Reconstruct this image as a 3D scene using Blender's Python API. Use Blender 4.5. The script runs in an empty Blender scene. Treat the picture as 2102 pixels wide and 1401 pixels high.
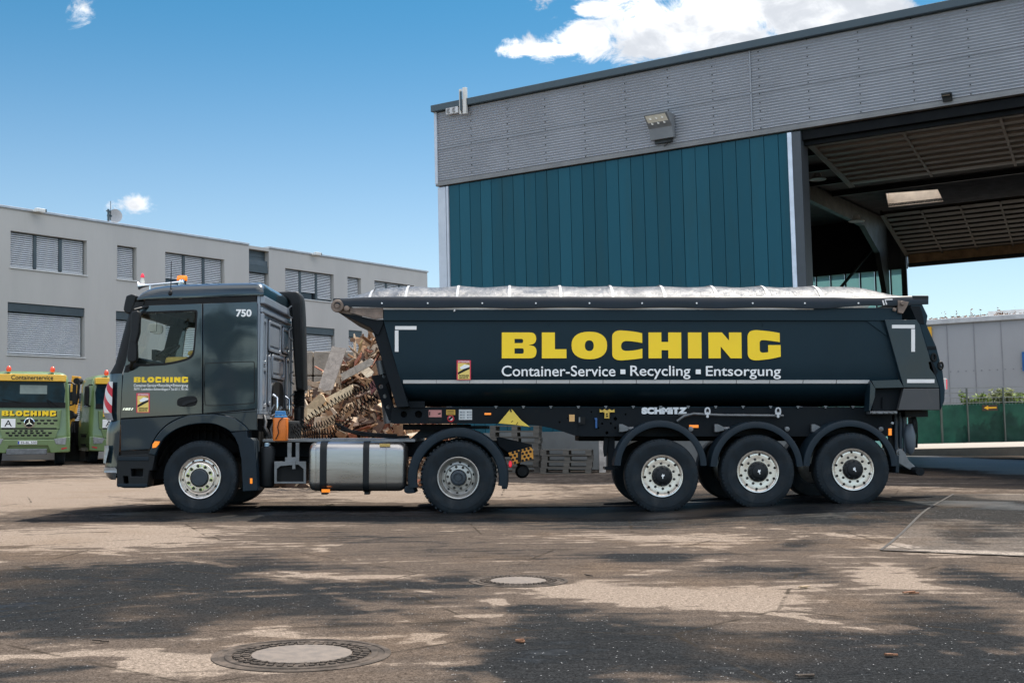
import bpy, math, random
from math import sin, cos, tan, pi, sqrt, atan2, radians, floor
from mathutils import Vector, Matrix, noise
R = random.Random(7)
S = bpy.context.scene
COL = S.collection

# ------------------------------------------------------------------ camera
F_PX, HZ, CX, CY, KM = 2500.0, 880.0, 1051.0, 700.5, 143.0
PITCH = math.atan((HZ - CY) / F_PX)
CAM_H = (1052 - HZ) / KM
CAM_D = (F_PX / KM + CAM_H * sin(PITCH)) / cos(PITCH)
CAM = Vector((0, -CAM_D, CAM_H))
ROLL = 0.0225
cd = bpy.data.cameras.new("camera")
cam = bpy.data.objects.new("camera", cd)
COL.objects.link(cam)
cam.location = CAM
cam.rotation_euler = (pi / 2 + PITCH, 0, 0)
cd.sensor_width = 36
cd.lens = F_PX / 2102 * 36
cd.clip_start = 0.1
cd.clip_end = 3000
S.camera = cam

# ------------------------------------------------------------------ sun, sky, exposure
SUN = Vector((0.28, 0.53, 1.0)).normalized()          # direction towards the sun
sl = bpy.data.lights.new("sun", 'SUN')
sl.energy = 3.5
sl.angle = radians(0.5)
sl.color = (1.0, 0.93, 0.82)
so = bpy.data.objects.new("sun", sl)
COL.objects.link(so)
so.rotation_euler = (-SUN).to_track_quat('-Z', 'Y').to_euler()
so.location = (10, 20, 40)
S.view_settings.view_transform = 'Standard'
S.view_settings.look = 'None'
S.view_settings.exposure = 1.08
S.view_settings.gamma = 1.0
S.view_settings.use_curve_mapping = False


class NT:
    """tiny node-tree helper"""
    def __init__(s, t):
        s.t = t
        t.nodes.clear()

    def n(s, ty, **kw):
        nd = s.t.nodes.new(ty)
        for k, v in kw.items():
            if k == 'ins':
                for a, b in v.items():
                    nd.inputs[a].default_value = b
            else:
                setattr(nd, k, v)
        return nd

    def l(s, a, b):
        s.t.links.new(a, b)

    def math(s, op, a, b=None, c=None, clamp=False):
        nd = s.n('ShaderNodeMath', operation=op, use_clamp=clamp)
        for i, x in enumerate((a, b, c)):
            if x is None:
                continue
            if isinstance(x, (int, float)):
                nd.inputs[i].default_value = x
            else:
                s.l(x, nd.inputs[i])
        return nd.outputs[0]

    def mix(s, fac, a, b, mode='MIX'):
        nd = s.n('ShaderNodeMix', data_type='RGBA', blend_type=mode)
        for i, x in ((0, fac), (6, a), (7, b)):
            if isinstance(x, (int, float)):
                nd.inputs[i].default_value = x
            elif isinstance(x, tuple):
                nd.inputs[i].default_value = (*x[:3], 1)
            else:
                s.l(x, nd.inputs[i])
        return nd.outputs[2]

    def noise(s, vec, scale, detail=4, rough=.55, dist=0):
        nd = s.n('ShaderNodeTexNoise')
        nd.inputs['Scale'].default_value = scale
        nd.inputs['Detail'].default_value = detail
        nd.inputs['Roughness'].default_value = rough
        nd.inputs['Distortion'].default_value = dist
        if vec is not None:
            s.l(vec, nd.inputs['Vector'])
        return nd.outputs['Fac']

    def ramp(s, fac, a, b, lo=0.0, hi=1.0, smooth=True):
        nd = s.n('ShaderNodeMapRange', interpolation_type='SMOOTHSTEP' if smooth else 'LINEAR')
        s.l(fac, nd.inputs[0])
        for i, x in zip((1, 2, 3, 4), (a, b, lo, hi)):
            nd.inputs[i].default_value = x
        return nd.outputs[0]


def ray(u, v):
    x, y = (u - CX) / F_PX, (CY - v) / F_PX
    return Vector((x, cos(PITCH) - y * sin(PITCH), sin(PITCH) + y * cos(PITCH)))


def bp(u, v, Y):
    d = ray(u, v)
    return CAM + d * ((Y - CAM.y) / d.y)


def bpz(u, v, z):
    d = ray(u, v)
    return CAM + d * ((z - CAM.z) / d.z)


def bpx(u, v, X):
    d = ray(u, v)
    return CAM + d * ((X - CAM.x) / d.x)


# world: physical sky, a cumulus bank low in the north, drawn on directions
w = bpy.data.worlds.new("World")
S.world = w
w.use_nodes = True
T = NT(w.node_tree)
sky = T.n('ShaderNodeTexSky', sky_type='NISHITA', sun_disc=False)
sky.sun_elevation = math.asin(SUN.z)
sky.sun_rotation = math.atan2(SUN.x, SUN.y)
sky.altitude = 300
sky.air_density = 1.0
sky.dust_density = 0.35
sky.ozone_density = 2.2
tc = T.n('ShaderNodeTexCoord')
sep = T.n('ShaderNodeSeparateXYZ')
T.l(tc.outputs['Generated'], sep.inputs[0])
ysafe = T.math('MAXIMUM', sep.outputs[1], 0.02)
ca = T.math('DIVIDE', sep.outputs[0], ysafe)
cb = T.math('DIVIDE', sep.outputs[2], ysafe)
elev = T.ramp(sep.outputs[2], 0.10, 0.37)
front0 = T.ramp(sep.outputs[1], -0.15, 0.30)
front0 = T.math('MULTIPLY', front0, T.ramp(sep.outputs[2], .40, .62, 1, 0))
tint = T.mix(elev, (0.50, 0.515, 0.50), (0.14, 0.37, 0.42))
tint = T.mix(front0, (0.95, 1.0, 1.0), tint)
skyc = T.mix(1.0, sky.outputs[0], tint, 'MULTIPLY')
cv = T.n('ShaderNodeCombineXYZ')
T.l(ca, cv.inputs[0])
T.l(T.math('MULTIPLY', cb, 1.5), cv.inputs[1])


def ell(u, v, ru, rv, s=1.0):
    d = ray(u, v)
    a0, b0 = d.x / d.y, d.z / d.y
    xa = T.math('DIVIDE', T.math('SUBTRACT', ca, a0), ru / F_PX)
    xb = T.math('DIVIDE', T.math('SUBTRACT', cb, b0), rv / F_PX)
    r = T.math('SQRT', T.math('ADD', T.math('MULTIPLY', xa, xa), T.math('MULTIPLY', xb, xb)))
    return T.math('MULTIPLY', T.math('SUBTRACT', 1.0, r), s)


m = None
for e in ((1130, 103, 110, 22), (1205, 80, 95, 50), (1330, 60, 130, 78), (1480, 45, 200, 90), (1640, 30, 170, 62),
          (1780, 12, 120, 42), (1420, -60, 420, 90), (1225, 20, 60, 24), (1090, 108, 50, 10), (168, 22, 26, 30, .30), (250, 424, 30, 12, .3), (1100, 95, 60, 24, .35), (1060, 85, 26, 8, .3), (280, 422, 44, 22, .48)):
    x = ell(*e)
    m = x if m is None else T.math('MAXIMUM', m, x)
n1 = T.noise(cv.outputs[0], 26, 10, .68, .5)
n2 = T.noise(cv.outputs[0], 9, 5, .55, .2)
den = T.math('ADD', m, T.math('MULTIPLY', T.math('SUBTRACT', n1, .5), 2.1))
cmask = T.ramp(den, -0.03, 0.42)
front = T.ramp(sep.outputs[1], 0.02, 0.1)
cmask = T.math('MULTIPLY', cmask, front)
shade = T.ramp(T.math('ADD', n2, T.math('MULTIPLY', n1, .35)), .56, .80)
cloudc = T.mix(shade, (5.4, 5.45, 5.5), (2.9, 3.05, 3.3))
fin = T.mix(cmask, skyc, cloudc)
# unseen bright clouds added behind the camera and overhead to lift the shade
cz = T.math('MAXIMUM', sep.outputs[2], 0.05)
cv2 = T.n('ShaderNodeCombineXYZ')
T.l(T.math('DIVIDE', sep.outputs[0], cz), cv2.inputs[0])
T.l(T.math('DIVIDE', sep.outputs[1], cz), cv2.inputs[1])
n3 = T.noise(cv2.outputs[0], 1.1, 7, .6, .3)
cm2 = T.math('MULTIPLY', T.ramp(n3, .40, .56), T.ramp(sep.outputs[2], .24, .42))
cm2 = T.math('MULTIPLY', cm2, T.ramp(sep.outputs[1], .45, .05))
fin = T.mix(cm2, fin, T.mix(T.ramp(n3, .5, .8), (9.0, 9.0, 9.0), (6.0, 6.2, 6.6)))
bg = T.n('ShaderNodeBackground')
bg.inputs['Strength'].default_value = 0.12
T.l(fin, bg.inputs['Color'])
wo = T.n('ShaderNodeOutputWorld')
T.l(bg.outputs[0], wo.inputs[0])


# ------------------------------------------------------------------ materials
MATS = {}


def mat(name, col, rough=.5, metal=0., var=.12, scale=2.5, bump=0., bscale=60., coat=0., spec=.5,
        dirt=None, dscale=1.5, damt=.5, stretch=(1, 1, 1), emit=None, wav=0., trans=0.):
    if name in MATS:
        return MATS[name]
    mt = bpy.data.materials.new(name)
    MATS[name] = mt
    mt.use_nodes = True
    T = NT(mt.node_tree)
    b = T.n('ShaderNodeBsdfPrincipled')
    o = T.n('ShaderNodeOutputMaterial')
    T.l(b.outputs[0], o.inputs[0])
    tc = T.n('ShaderNodeTexCoord')
    mp = T.n('ShaderNodeMapping')
    mp.inputs['Scale'].default_value = stretch
    T.l(tc.outputs['Object'], mp.inputs[0])
    vec = mp.outputs[0]
    n = T.noise(vec, scale, 6, .6)
    lo = tuple(c * (1 - var) for c in col)
    hi = tuple(min(1, c * (1 + var)) for c in col)
    c = T.mix(T.ramp(n, .3, .7), lo, hi)
    if dirt:
        dn = T.noise(vec, dscale, 8, .68, .4)
        c = T.mix(T.ramp(dn, .68 - .35 * damt, .78, 0, damt), c, dirt)
    T.l(c, b.inputs['Base Color'])
    rn = T.ramp(n, .25, .75, max(.02, rough * .85), min(1, rough * 1.15))
    T.l(rn, b.inputs['Roughness'])
    b.inputs['Metallic'].default_value = metal
    b.inputs['Specular IOR Level'].default_value = spec
    b.inputs['Coat Weight'].default_value = coat
    b.inputs['Coat Roughness'].default_value = .04
    if coat:
        b.inputs['Coat IOR'].default_value = 1.62
    if bump or wav:
        bm = T.n('ShaderNodeBump')
        bm.inputs['Strength'].default_value = 1.0
        if wav:
            bn = T.noise(vec, bscale, 1, .4)
            bm.inputs['Distance'].default_value = wav
        else:
            bn = T.noise(vec, bscale, 5, .6)
            bm.inputs['Distance'].default_value = bump
        T.l(bn, bm.inputs['Height'])
        T.l(bm.outputs[0], b.inputs['Normal'])
        if coat:
            T.l(bm.outputs[0], b.inputs['Coat Normal'])
    if trans:
        b.inputs['Transmission Weight'].default_value = trans
    if emit:
        b.inputs['Emission Color'].default_value = (*emit[:3], 1)
        b.inputs['Emission Strength'].default_value = emit[3]
    return mt


def glass(name, tint, refl=.12, clear=.8):
    mt = bpy.data.materials.new(name)
    MATS[name] = mt
    mt.use_nodes = True
    T = NT(mt.node_tree)
    o = T.n('ShaderNodeOutputMaterial')
    t = T.n('ShaderNodeBsdfTransparent')
    t.inputs[0].default_value = (*tint, 1)
    g = T.n('ShaderNodeBsdfGlossy')
    g.inputs['Roughness'].default_value = .02
    lw = T.n('ShaderNodeLayerWeight')
    lw.inputs['Blend'].default_value = .35
    fac = T.math('ADD', T.math('MULTIPLY', lw.outputs['Fresnel'], .16), refl * .02, clamp=True)
    ms = T.n('ShaderNodeMixShader')
    T.l(fac, ms.inputs[0])
    T.l(t.outputs[0], ms.inputs[1])
    T.l(g.outputs[0], ms.inputs[2])
    T.l(ms.outputs[0], o.inputs[0])
    return mt


# ------------------------------------------------------------------ mesh building
class MB:
    def __init__(s):
        s.v, s.f = [], []

    def add(s, vs, fs):
        o = len(s.v)
        s.v += [tuple(x) for x in vs]
        s.f += [tuple(i + o for i in f) for f in fs]
        return s

    def box(s, a, b, fn=None):
        x0, y0, z0 = a
        x1, y1, z1 = b
        vs = [(x, y, z) for z in (z0, z1) for y in (y0, y1) for x in (x0, x1)]
        if fn:
            vs = [fn(*p) for p in vs]
        return s.add(vs, [(0, 2, 3, 1), (4, 5, 7, 6), (0, 1, 5, 4), (2, 6, 7, 3), (0, 4, 6, 2), (1, 3, 7, 5)])

    def obox(s, c, size, M):
        c = Vector(c)
        h = [x / 2 for x in size]
        vs = [c + M @ Vector((sx * h[0], sy * h[1], sz * h[2])) for sz in (-1, 1) for sy in (-1, 1) for sx in (-1, 1)]
        return s.add(vs, [(0, 2, 3, 1), (4, 5, 7, 6), (0, 1, 5, 4), (2, 6, 7, 3), (0, 4, 6, 2), (1, 3, 7, 5)])

    def prism(s, pts3a, pts3b):
        n = len(pts3a)
        fs = [tuple(range(n))[::-1], tuple(range(n, 2 * n))]
        fs += [(i, (i + 1) % n, n + (i + 1) % n, n + i) for i in range(n)]
        return s.add(list(pts3a) + list(pts3b), fs)

    def grid(s, rows, closeu=False, flip=False):
        nr, nc = len(rows), len(rows[0])
        fs = []
        for i in range(nr - 1):
            for j in range(nc if closeu else nc - 1):
                k = (j + 1) % nc
                q = (i * nc + j, i * nc + k, (i + 1) * nc + k, (i + 1) * nc + j)
                fs.append(q[::-1] if flip else q)
        return s.add([p for r in rows for p in r], fs)

    def tube(s, path, r, n=8, closed=False, rad=None):
        P = [Vector(p) for p in path]
        N = len(P)
        rows = []
        prev = None
        for i, p in enumerate(P):
            t = (P[(i + 1) % N] - P[i - 1]) if closed else (P[min(i + 1, N - 1)] - P[max(i - 1, 0)])
            t.normalize()
            if prev is None:
                a = Vector((0, 0, 1)) if abs(t.z) < .9 else Vector((1, 0, 0))
                a = (a - t * a.dot(t)).normalized()
            else:
                a = (prev - t * prev.dot(t))
                a = a.normalized() if a.length > 1e-6 else prev
            prev = a
            b = t.cross(a)
            rr = rad[i] if rad else r
            rows.append([p + (a * cos(2 * pi * k / n) + b * sin(2 * pi * k / n)) * rr for k in range(n)])
        if closed:
            rows.append(rows[0])
            return s.grid(rows, True)
        s.grid(rows, True)
        o = len(s.v) - N * n
        s.f.append(tuple(o + k for k in range(n))[::-1])
        s.f.append(tuple(o + (N - 1) * n + k for k in range(n)))
        return s

    def cyl(s, a, b, r, n=16):
        return s.tube([a, b], r, n)

    def lathe(s, prof, n=48, c=(0, 0, 0), axis='Y', a0=0, a1=2 * pi):
        """prof: list of (radius, offset along axis)"""
        full = abs(a1 - a0 - 2 * pi) < 1e-6
        m = n if full else n + 1
        rows = []
        for r, y in prof:
            row = []
            for k in range(m):
                t = a0 + (a1 - a0) * k / n
                if axis == 'Y':
                    p = (c[0] + r * cos(t), c[1] + y, c[2] + r * sin(t))
                elif axis == 'Z':
                    p = (c[0] + r * cos(t), c[1] + r * sin(t), c[2] + y)
                else:
                    p = (c[0] + y, c[1] + r * cos(t), c[2] + r * sin(t))
                row.append(p)
            rows.append(row)
        return s.grid(rows, full)

    def plate(s, outlines, o, ex, ey, thick, bevel=0., pull=0.):
        """2-D outlines (first outer, rest holes) in frame o, ex, ey; extruded symmetric +- thick/2"""
        o, ex, ey = Vector(o), Vector(ex), Vector(ey)
        ez = ex.cross(ey)
        cu = bpy.data.curves.new("tmp", 'CURVE')
        cu.dimensions = '2D'
        cu.fill_mode = 'BOTH'
        cu.extrude = max(0, thick / 2 - bevel)
        cu.bevel_depth = bevel
        cu.bevel_resolution = 1
        cu.offset = -bevel
        for ol in outlines:
            sp = cu.splines.new('POLY')
            sp.points.add(len(ol) - 1)
            for q, p in zip(sp.points, ol):
                q.co = (p[0], p[1], 0, 1)
            sp.use_cyclic_u = True
        return s._curve(cu, o, ex, ey, ez)

    def _curve(s, cu, o, ex, ey, ez, fit=None):
        ob = bpy.data.objects.new("tmp", cu)
        COL.objects.link(ob)
        dg = bpy.context.evaluated_depsgraph_get()
        dg.update()
        me = bpy.data.meshes.new_from_object(ob.evaluated_get(dg))
        co = [v.co.copy() for v in me.vertices]
        if fit and co:
            x0, x1 = min(c.x for c in co), max(c.x for c in co)
            y0, y1 = min(c.y for c in co), max(c.y for c in co)
            fx0, fx1, fy0, fy1 = fit
            for c in co:
                c.x = fx0 + (c.x - x0) / (x1 - x0) * (fx1 - fx0)
                c.y = fy0 + (c.y - y0) / (y1 - y0) * (fy1 - fy0)
        s.add([o + ex * c.x + ey * c.y + ez * c.z for c in co], [tuple(p.vertices) for p in me.polygons])
        bpy.data.objects.remove(ob)
        bpy.data.meshes.remove(me)
        bpy.data.curves.remove(cu)
        return s

    def text(s, body, o, ex, ey, fit, thick=.004, bold=0., shear=0.):
        cu = bpy.data.curves.new("tmp", 'FONT')
        cu.body = body
        cu.extrude = thick / 2
        cu.offset = bold
        cu.shear = shear
        cu.resolution_u = 4
        o, ex, ey = Vector(o), Vector(ex), Vector(ey)
        return s._curve(cu, o, ex, ey, ex.cross(ey), fit)


WP = {}


def empty(name, loc):
    o = bpy.data.objects.new(name, None)
    COL.objects.link(o)
    o.location = loc
    o.empty_display_size = .3
    WP[o.name] = Vector(loc)
    return o


def build(name, mb, mt, parent=None, smooth=None, bevel=None, loc=None, recenter=False, segs=2):
    me = bpy.data.meshes.new(name)
    vs = mb.v
    if recenter:
        xs, ys, zs = zip(*vs)
        loc = Vector(((min(xs) + max(xs)) / 2, (min(ys) + max(ys)) / 2, min(zs)))
        vs = [(a - loc.x, b - loc.y, c - loc.z) for a, b, c in vs]
    me.from_pydata(vs, [], mb.f)
    me.validate()
    me.update()
    if mt:
        me.materials.append(mt)
    o = bpy.data.objects.new(name, me)
    COL.objects.link(o)
    if smooth is not None:
        me.polygons.foreach_set('use_smooth', [True] * len(me.polygons))
        try:
            me.set_sharp_from_angle(angle=radians(smooth))
        except Exception:
            pass
    wl = Vector(loc) if loc is not None else Vector((0, 0, 0))
    if parent:
        o.parent = parent
        o.location = wl - WP[parent.name]
    else:
        o.location = wl
    WP[o.name] = wl
    if bevel:
        bv = o.modifiers.new('bevel', 'BEVEL')
        bv.width = bevel
        bv.segments = segs
        bv.limit_method = 'ANGLE'
        bv.angle_limit = radians(40)
        bv.harden_normals = False
    return o


def tag(o, label=None, cat=None, group=None, kind=None):
    if label:
        o['label'] = label
    if cat:
        o['category'] = cat
    if group:
        o['group'] = group
    if kind:
        o['kind'] = kind
    return o


def copy_tree(o, parent=None):
    c = o.copy()
    COL.objects.link(c)
    if parent:
        c.parent = parent
    for ch in list(o.children):
        copy_tree(ch, c)
    return c


def soft(pts, it=3):
    """Chaikin smoothing; points (x, y) stay sharp, points (x, y, 1) are rounded"""
    P = [(p[0], p[1], len(p) > 2) for p in pts]
    for _ in range(it):
        Q = []
        n = len(P)
        for i in range(n):
            p, q = P[i], P[(i + 1) % n]
            if not p[2]:
                Q.append(p)
            else:
                Q.append((p[0] * .75 + q[0] * .25, p[1] * .75 + q[1] * .25, True))
            if q[2]:
                Q.append((p[0] * .25 + q[0] * .75, p[1] * .25 + q[1] * .75, True))
        P = Q
    return [(p[0], p[1]) for p in P]


def rrect(x0, y0, x1, y1, r, n=4):
    out = []
    for cx, cy, a in ((x1 - r, y1 - r, 0), (x0 + r, y1 - r, 1), (x0 + r, y0 + r, 2), (x1 - r, y0 + r, 3)):
        for k in range(n + 1):
            t = (a + k / n) * pi / 2
            out.append((cx + r * cos(t), cy + r * sin(t)))
    return out


EX, EY_, EZ = Vector((1, 0, 0)), Vector((0, 1, 0)), Vector((0, 0, 1))


def P2(pts, Y=0.):
    """photo pixels -> (x, z) on the plane Y"""
    out = []
    for p in pts:
        q = bp(p[0], p[1], Y)
        out.append((q.x, q.z) + ((1,) if len(p) > 2 else ()))
    return out


def side(mb, pts, Y, thick, bevel=.0, holes=(), sm=3):
    """plate parallel to the lorry's side: outer face at Y, thickness backwards"""
    ol = [soft(P2(pts, Y), sm)] + [soft(P2(h, Y), sm) for h in holes]
    return mb.plate(ol, (0, Y + thick / 2, 0), EX, EZ, thick, bevel)


def rect(mb, u0, v0, u1, v1, Y, thick, bevel=0.):
    return side(mb, [(u0, v1), (u1, v1), (u1, v0), (u0, v0)], Y, thick, bevel, sm=0)


def stext(mb, body, u0, v0, u1, v1, Y, bold=0., thick=.004, shear=0.):
    a, b = bp(u0, v1, Y), bp(u1, v0, Y)
    return mb.text(body, (0, Y, 0), EX, EZ, (a.x, b.x, a.z, b.z), thick, bold, shear)


def sstep(x, a, b):
    t = max(0, min(1, (x - a) / (b - a)))
    return t * t * (3 - 2 * t)


def zg(x, y):
    """height of the yard: rises a little towards the right rear"""
    return .14 * sstep(x, 1.0, 5.2) * sstep(y, -5.5, -1.0)


# heavy display capitals, drawn on a 1880 x 185 field
def sup(x0, y0, x1, y1, e=2.6, n=28):
    cx, cy, a, b = (x0 + x1) / 2, (y0 + y1) / 2, (x1 - x0) / 2, (y1 - y0) / 2
    out = []
    for k in range(n):
        t = 2 * pi * k / n
        c, s_ = cos(t), sin(t)
        out.append((cx + a * abs(c) ** (2 / e) * (1 if c > 0 else -1), cy + b * abs(s_) ** (2 / e) * (1 if s_ > 0 else -1)))
    return out


GLYPH = [
    [soft([(98, 137), (255, 137), (318, 137, 1), (334, 180, 1), (318, 216, 1), (270, 222, 1), (322, 228, 1), (336, 268, 1),
           (318, 311, 1), (255, 311), (98, 311)]),
     soft([(184, 180), (222, 180), (242, 180, 1), (242, 209, 1), (222, 209), (184, 209)]),
     soft([(184, 244), (226, 244), (246, 244, 1), (246, 280, 1), (226, 280), (184, 280)])],
    [[(368, 137), (456, 137), (456, 250), (534, 250), (534, 311), (368, 311)]],
    [sup(568, 132, 808, 317, 2.35), sup(658, 190, 718, 262, 2.3)],
    [soft([(1045, 142), (1045, 208), (985, 197, 1), (905, 192, 1), (900, 262, 1), (985, 260, 1), (1045, 246), (1045, 310),
           (990, 318, 1), (842, 330, 1), (842, 225, 1), (842, 118, 1), (990, 130, 1)])],
    [[(1087, 137), (1174, 137), (1174, 201), (1220, 201), (1220, 137), (1308, 137), (1308, 311), (1220, 311), (1220, 256),
      (1174, 256), (1174, 311), (1087, 311)]],
    [[(1353, 137), (1444, 137), (1444, 311), (1353, 311)]],
    [[(1491, 137), (1583, 137), (1630, 192), (1630, 137), (1714, 137), (1714, 311), (1640, 311), (1573, 231), (1573, 311), (1491, 311)]],
    [soft([(1972, 141), (1972, 202), (1905, 192, 1), (1836, 186, 1), (1836, 228, 1), (1836, 276, 1), (1893, 270), (1893, 222),
           (1977, 222), (1977, 300), (1900, 318, 1), (1755, 330, 1), (1755, 225, 1), (1755, 116, 1), (1900, 128, 1)])],
]


def wordmark(mb, o, ex, ey, x0, x1, z0, z1, thick=.004):
    """the yellow company name"""
    sx, sz = (x1 - x0) / (1979 - 98), (z1 - z0) / (311 - 137)
    for g in GLYPH:
        mb.plate([[(x0 + (p[0] - 98) * sx, z0 + (311 - p[1]) * sz) for p in ol] for ol in g], o, ex, ey, thick)
    return mb


# ================================================================== GROUND
def dense(a, b, st):
    n = int(round((b - a) / st))
    return [a + (b - a) * i / n for i in range(n + 1)]


gx = [-400, -200, -100, -60, -40, -30, -24, -20, -17, -14.5, -12.5, -11] + dense(-10, 10, .16) + [11, 12.5, 14.5, 17, 20, 24, 30, 40, 60, 100, 200, 400]
gy = [-400, -200, -100, -60, -40, -30, -24, -20, -17, -15] + dense(-13.6, 8, .16) + [8.4, 9, 10, 11, 12, 13, 14.5, 16, 18, 20, 23, 26, 30, 35, 42, 60, 100, 200, 600]

# damp and oily stains, plus painted shade under the lorry: photo position, half sizes in pixels, strength; turned into metres on the yard once
STAINS_SHADE = [(130, 1205, 330, 62, .62), (470, 1165, 260, 22, .5), (640, 1215, 330, 34, .48), (960, 1185, 160, 22, .45), (300, 1292, 240, 24, .4),
          (60, 1250, 200, 40, .45), (1230, 1290, 270, 42, .6), (1140, 1243, 130, 14, .5), (1600, 1315, 380, 34, .55), (1980, 1300, 170, 110, .62),
          (2070, 1200, 90, 55, .6), (2080, 1062, 110, 30, .75), (1985, 1105, 70, 12, .5), (1880, 1122, 60, 9, -.3), (2050, 1137, 150, 5, -.4), (1890, 1075, 30, 40, -.3), (1180, 1362, 300, 58, .62), (1800, 1380, 380, 42, .65), (1000, 1335, 130, 36, .45), (1600, 1114, 100, 16, .6),
          (1610, 1176, 180, 13, .55), (1330, 1146, 140, 11, .5), (60, 1392, 130, 24, .4), (900, 1054, 520, 20, 1.0), (1500, 1048, 400, 26, 1.25), (350, 1054, 260, 14, .7), (300, 1058, 240, 10, .4),  # wet strip under the lorry, strengthened to paint its shadow darker
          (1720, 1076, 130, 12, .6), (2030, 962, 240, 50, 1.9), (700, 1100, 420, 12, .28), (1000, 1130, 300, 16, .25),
          (350, 1120, 200, 9, .25), (1990, 1085, 110, 26, .4), (1930, 1052, 130, 12, .4), (820, 1290, 200, 26, .35), (560, 1260, 220, 26, .45),
          (1420, 1140, 200, 9, .3), (760, 1225, 150, 20, .35), (150, 1380, 60, 14, .3), (1450, 1385, 160, 20, .4),
          # dry, dusty places
          (620, 1300, 230, 14, -.35), (330, 1365, 240, 26, -.4), (1480, 1222, 330, 26, -.36), (1830, 1185, 130, 26, -.36), (250, 1105, 300, 22, -.45),
          (780, 1180, 150, 12, -.4), (660, 1180, 160, 9, -.3), (120, 1010, 300, 40, -.5), (900, 1010, 260, 24, -.4), (1060, 1192, 90, 12, -.3),
          (1500, 1275, 200, 12, -.3), (880, 1258, 160, 16, -.25), (1010, 1268, 90, 14, -.35), (880, 1345, 90, 20, -.3), (1400, 1100, 400, 12, -.35),
          (480, 1075, 500, 12, -.2), (1050, 1390, 70, 12, -.3)]
ST = []
for u, v, ru, rv, k in STAINS_SHADE:
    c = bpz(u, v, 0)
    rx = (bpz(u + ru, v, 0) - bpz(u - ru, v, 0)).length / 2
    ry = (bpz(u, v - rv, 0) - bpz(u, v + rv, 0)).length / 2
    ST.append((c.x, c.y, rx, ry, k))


def wet_shade_at(x, y):
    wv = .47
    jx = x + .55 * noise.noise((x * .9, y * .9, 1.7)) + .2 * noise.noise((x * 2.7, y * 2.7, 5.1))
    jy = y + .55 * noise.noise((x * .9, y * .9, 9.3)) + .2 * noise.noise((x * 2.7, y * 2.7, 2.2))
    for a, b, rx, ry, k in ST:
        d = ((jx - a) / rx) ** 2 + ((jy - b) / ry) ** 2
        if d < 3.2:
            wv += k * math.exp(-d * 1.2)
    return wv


def ground_mesh(xs, ys, name):
    vs = [(x, y, zg(x, y)) for y in ys for x in xs]
    nx = len(xs)
    fs = [(j * nx + i, j * nx + i + 1, (j + 1) * nx + i + 1, (j + 1) * nx + i) for j in range(len(ys) - 1) for i in range(nx - 1)]
    me = bpy.data.meshes.new(name)
    me.from_pydata(vs, [], fs)
    at = me.attributes.new('damp', 'FLOAT', 'POINT')  # carries damp stains and the shade painted under the lorry
    at.data.foreach_set('value', [wet_shade_at(v[0], v[1]) for v in vs])
    me.polygons.foreach_set('use_smooth', [True] * len(me.polygons))
    return me


TRACKS = [((1000, 1200), (1500, 1228), (1900, 1290), .10, -.30), ((1000, 1212), (1500, 1243), (1880, 1310), .08, -.26), ((1100, 1260), (1500, 1262), (1840, 1300), .05, .2),
          ((0, 1100), (260, 1125), (530, 1170), .10, -.28), ((0, 1118), (300, 1140), (640, 1176), .07, -.26), ((600, 1172), (800, 1180), (1010, 1215), .09, -.26),
          ((900, 1090), (1300, 1080), (1800, 1110), .12, -.22), ((1300, 1180), (1550, 1130), (1700, 1085), .12, -.2), ((200, 1010), (600, 1030), (1000, 1022), .14, .18)]


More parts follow.
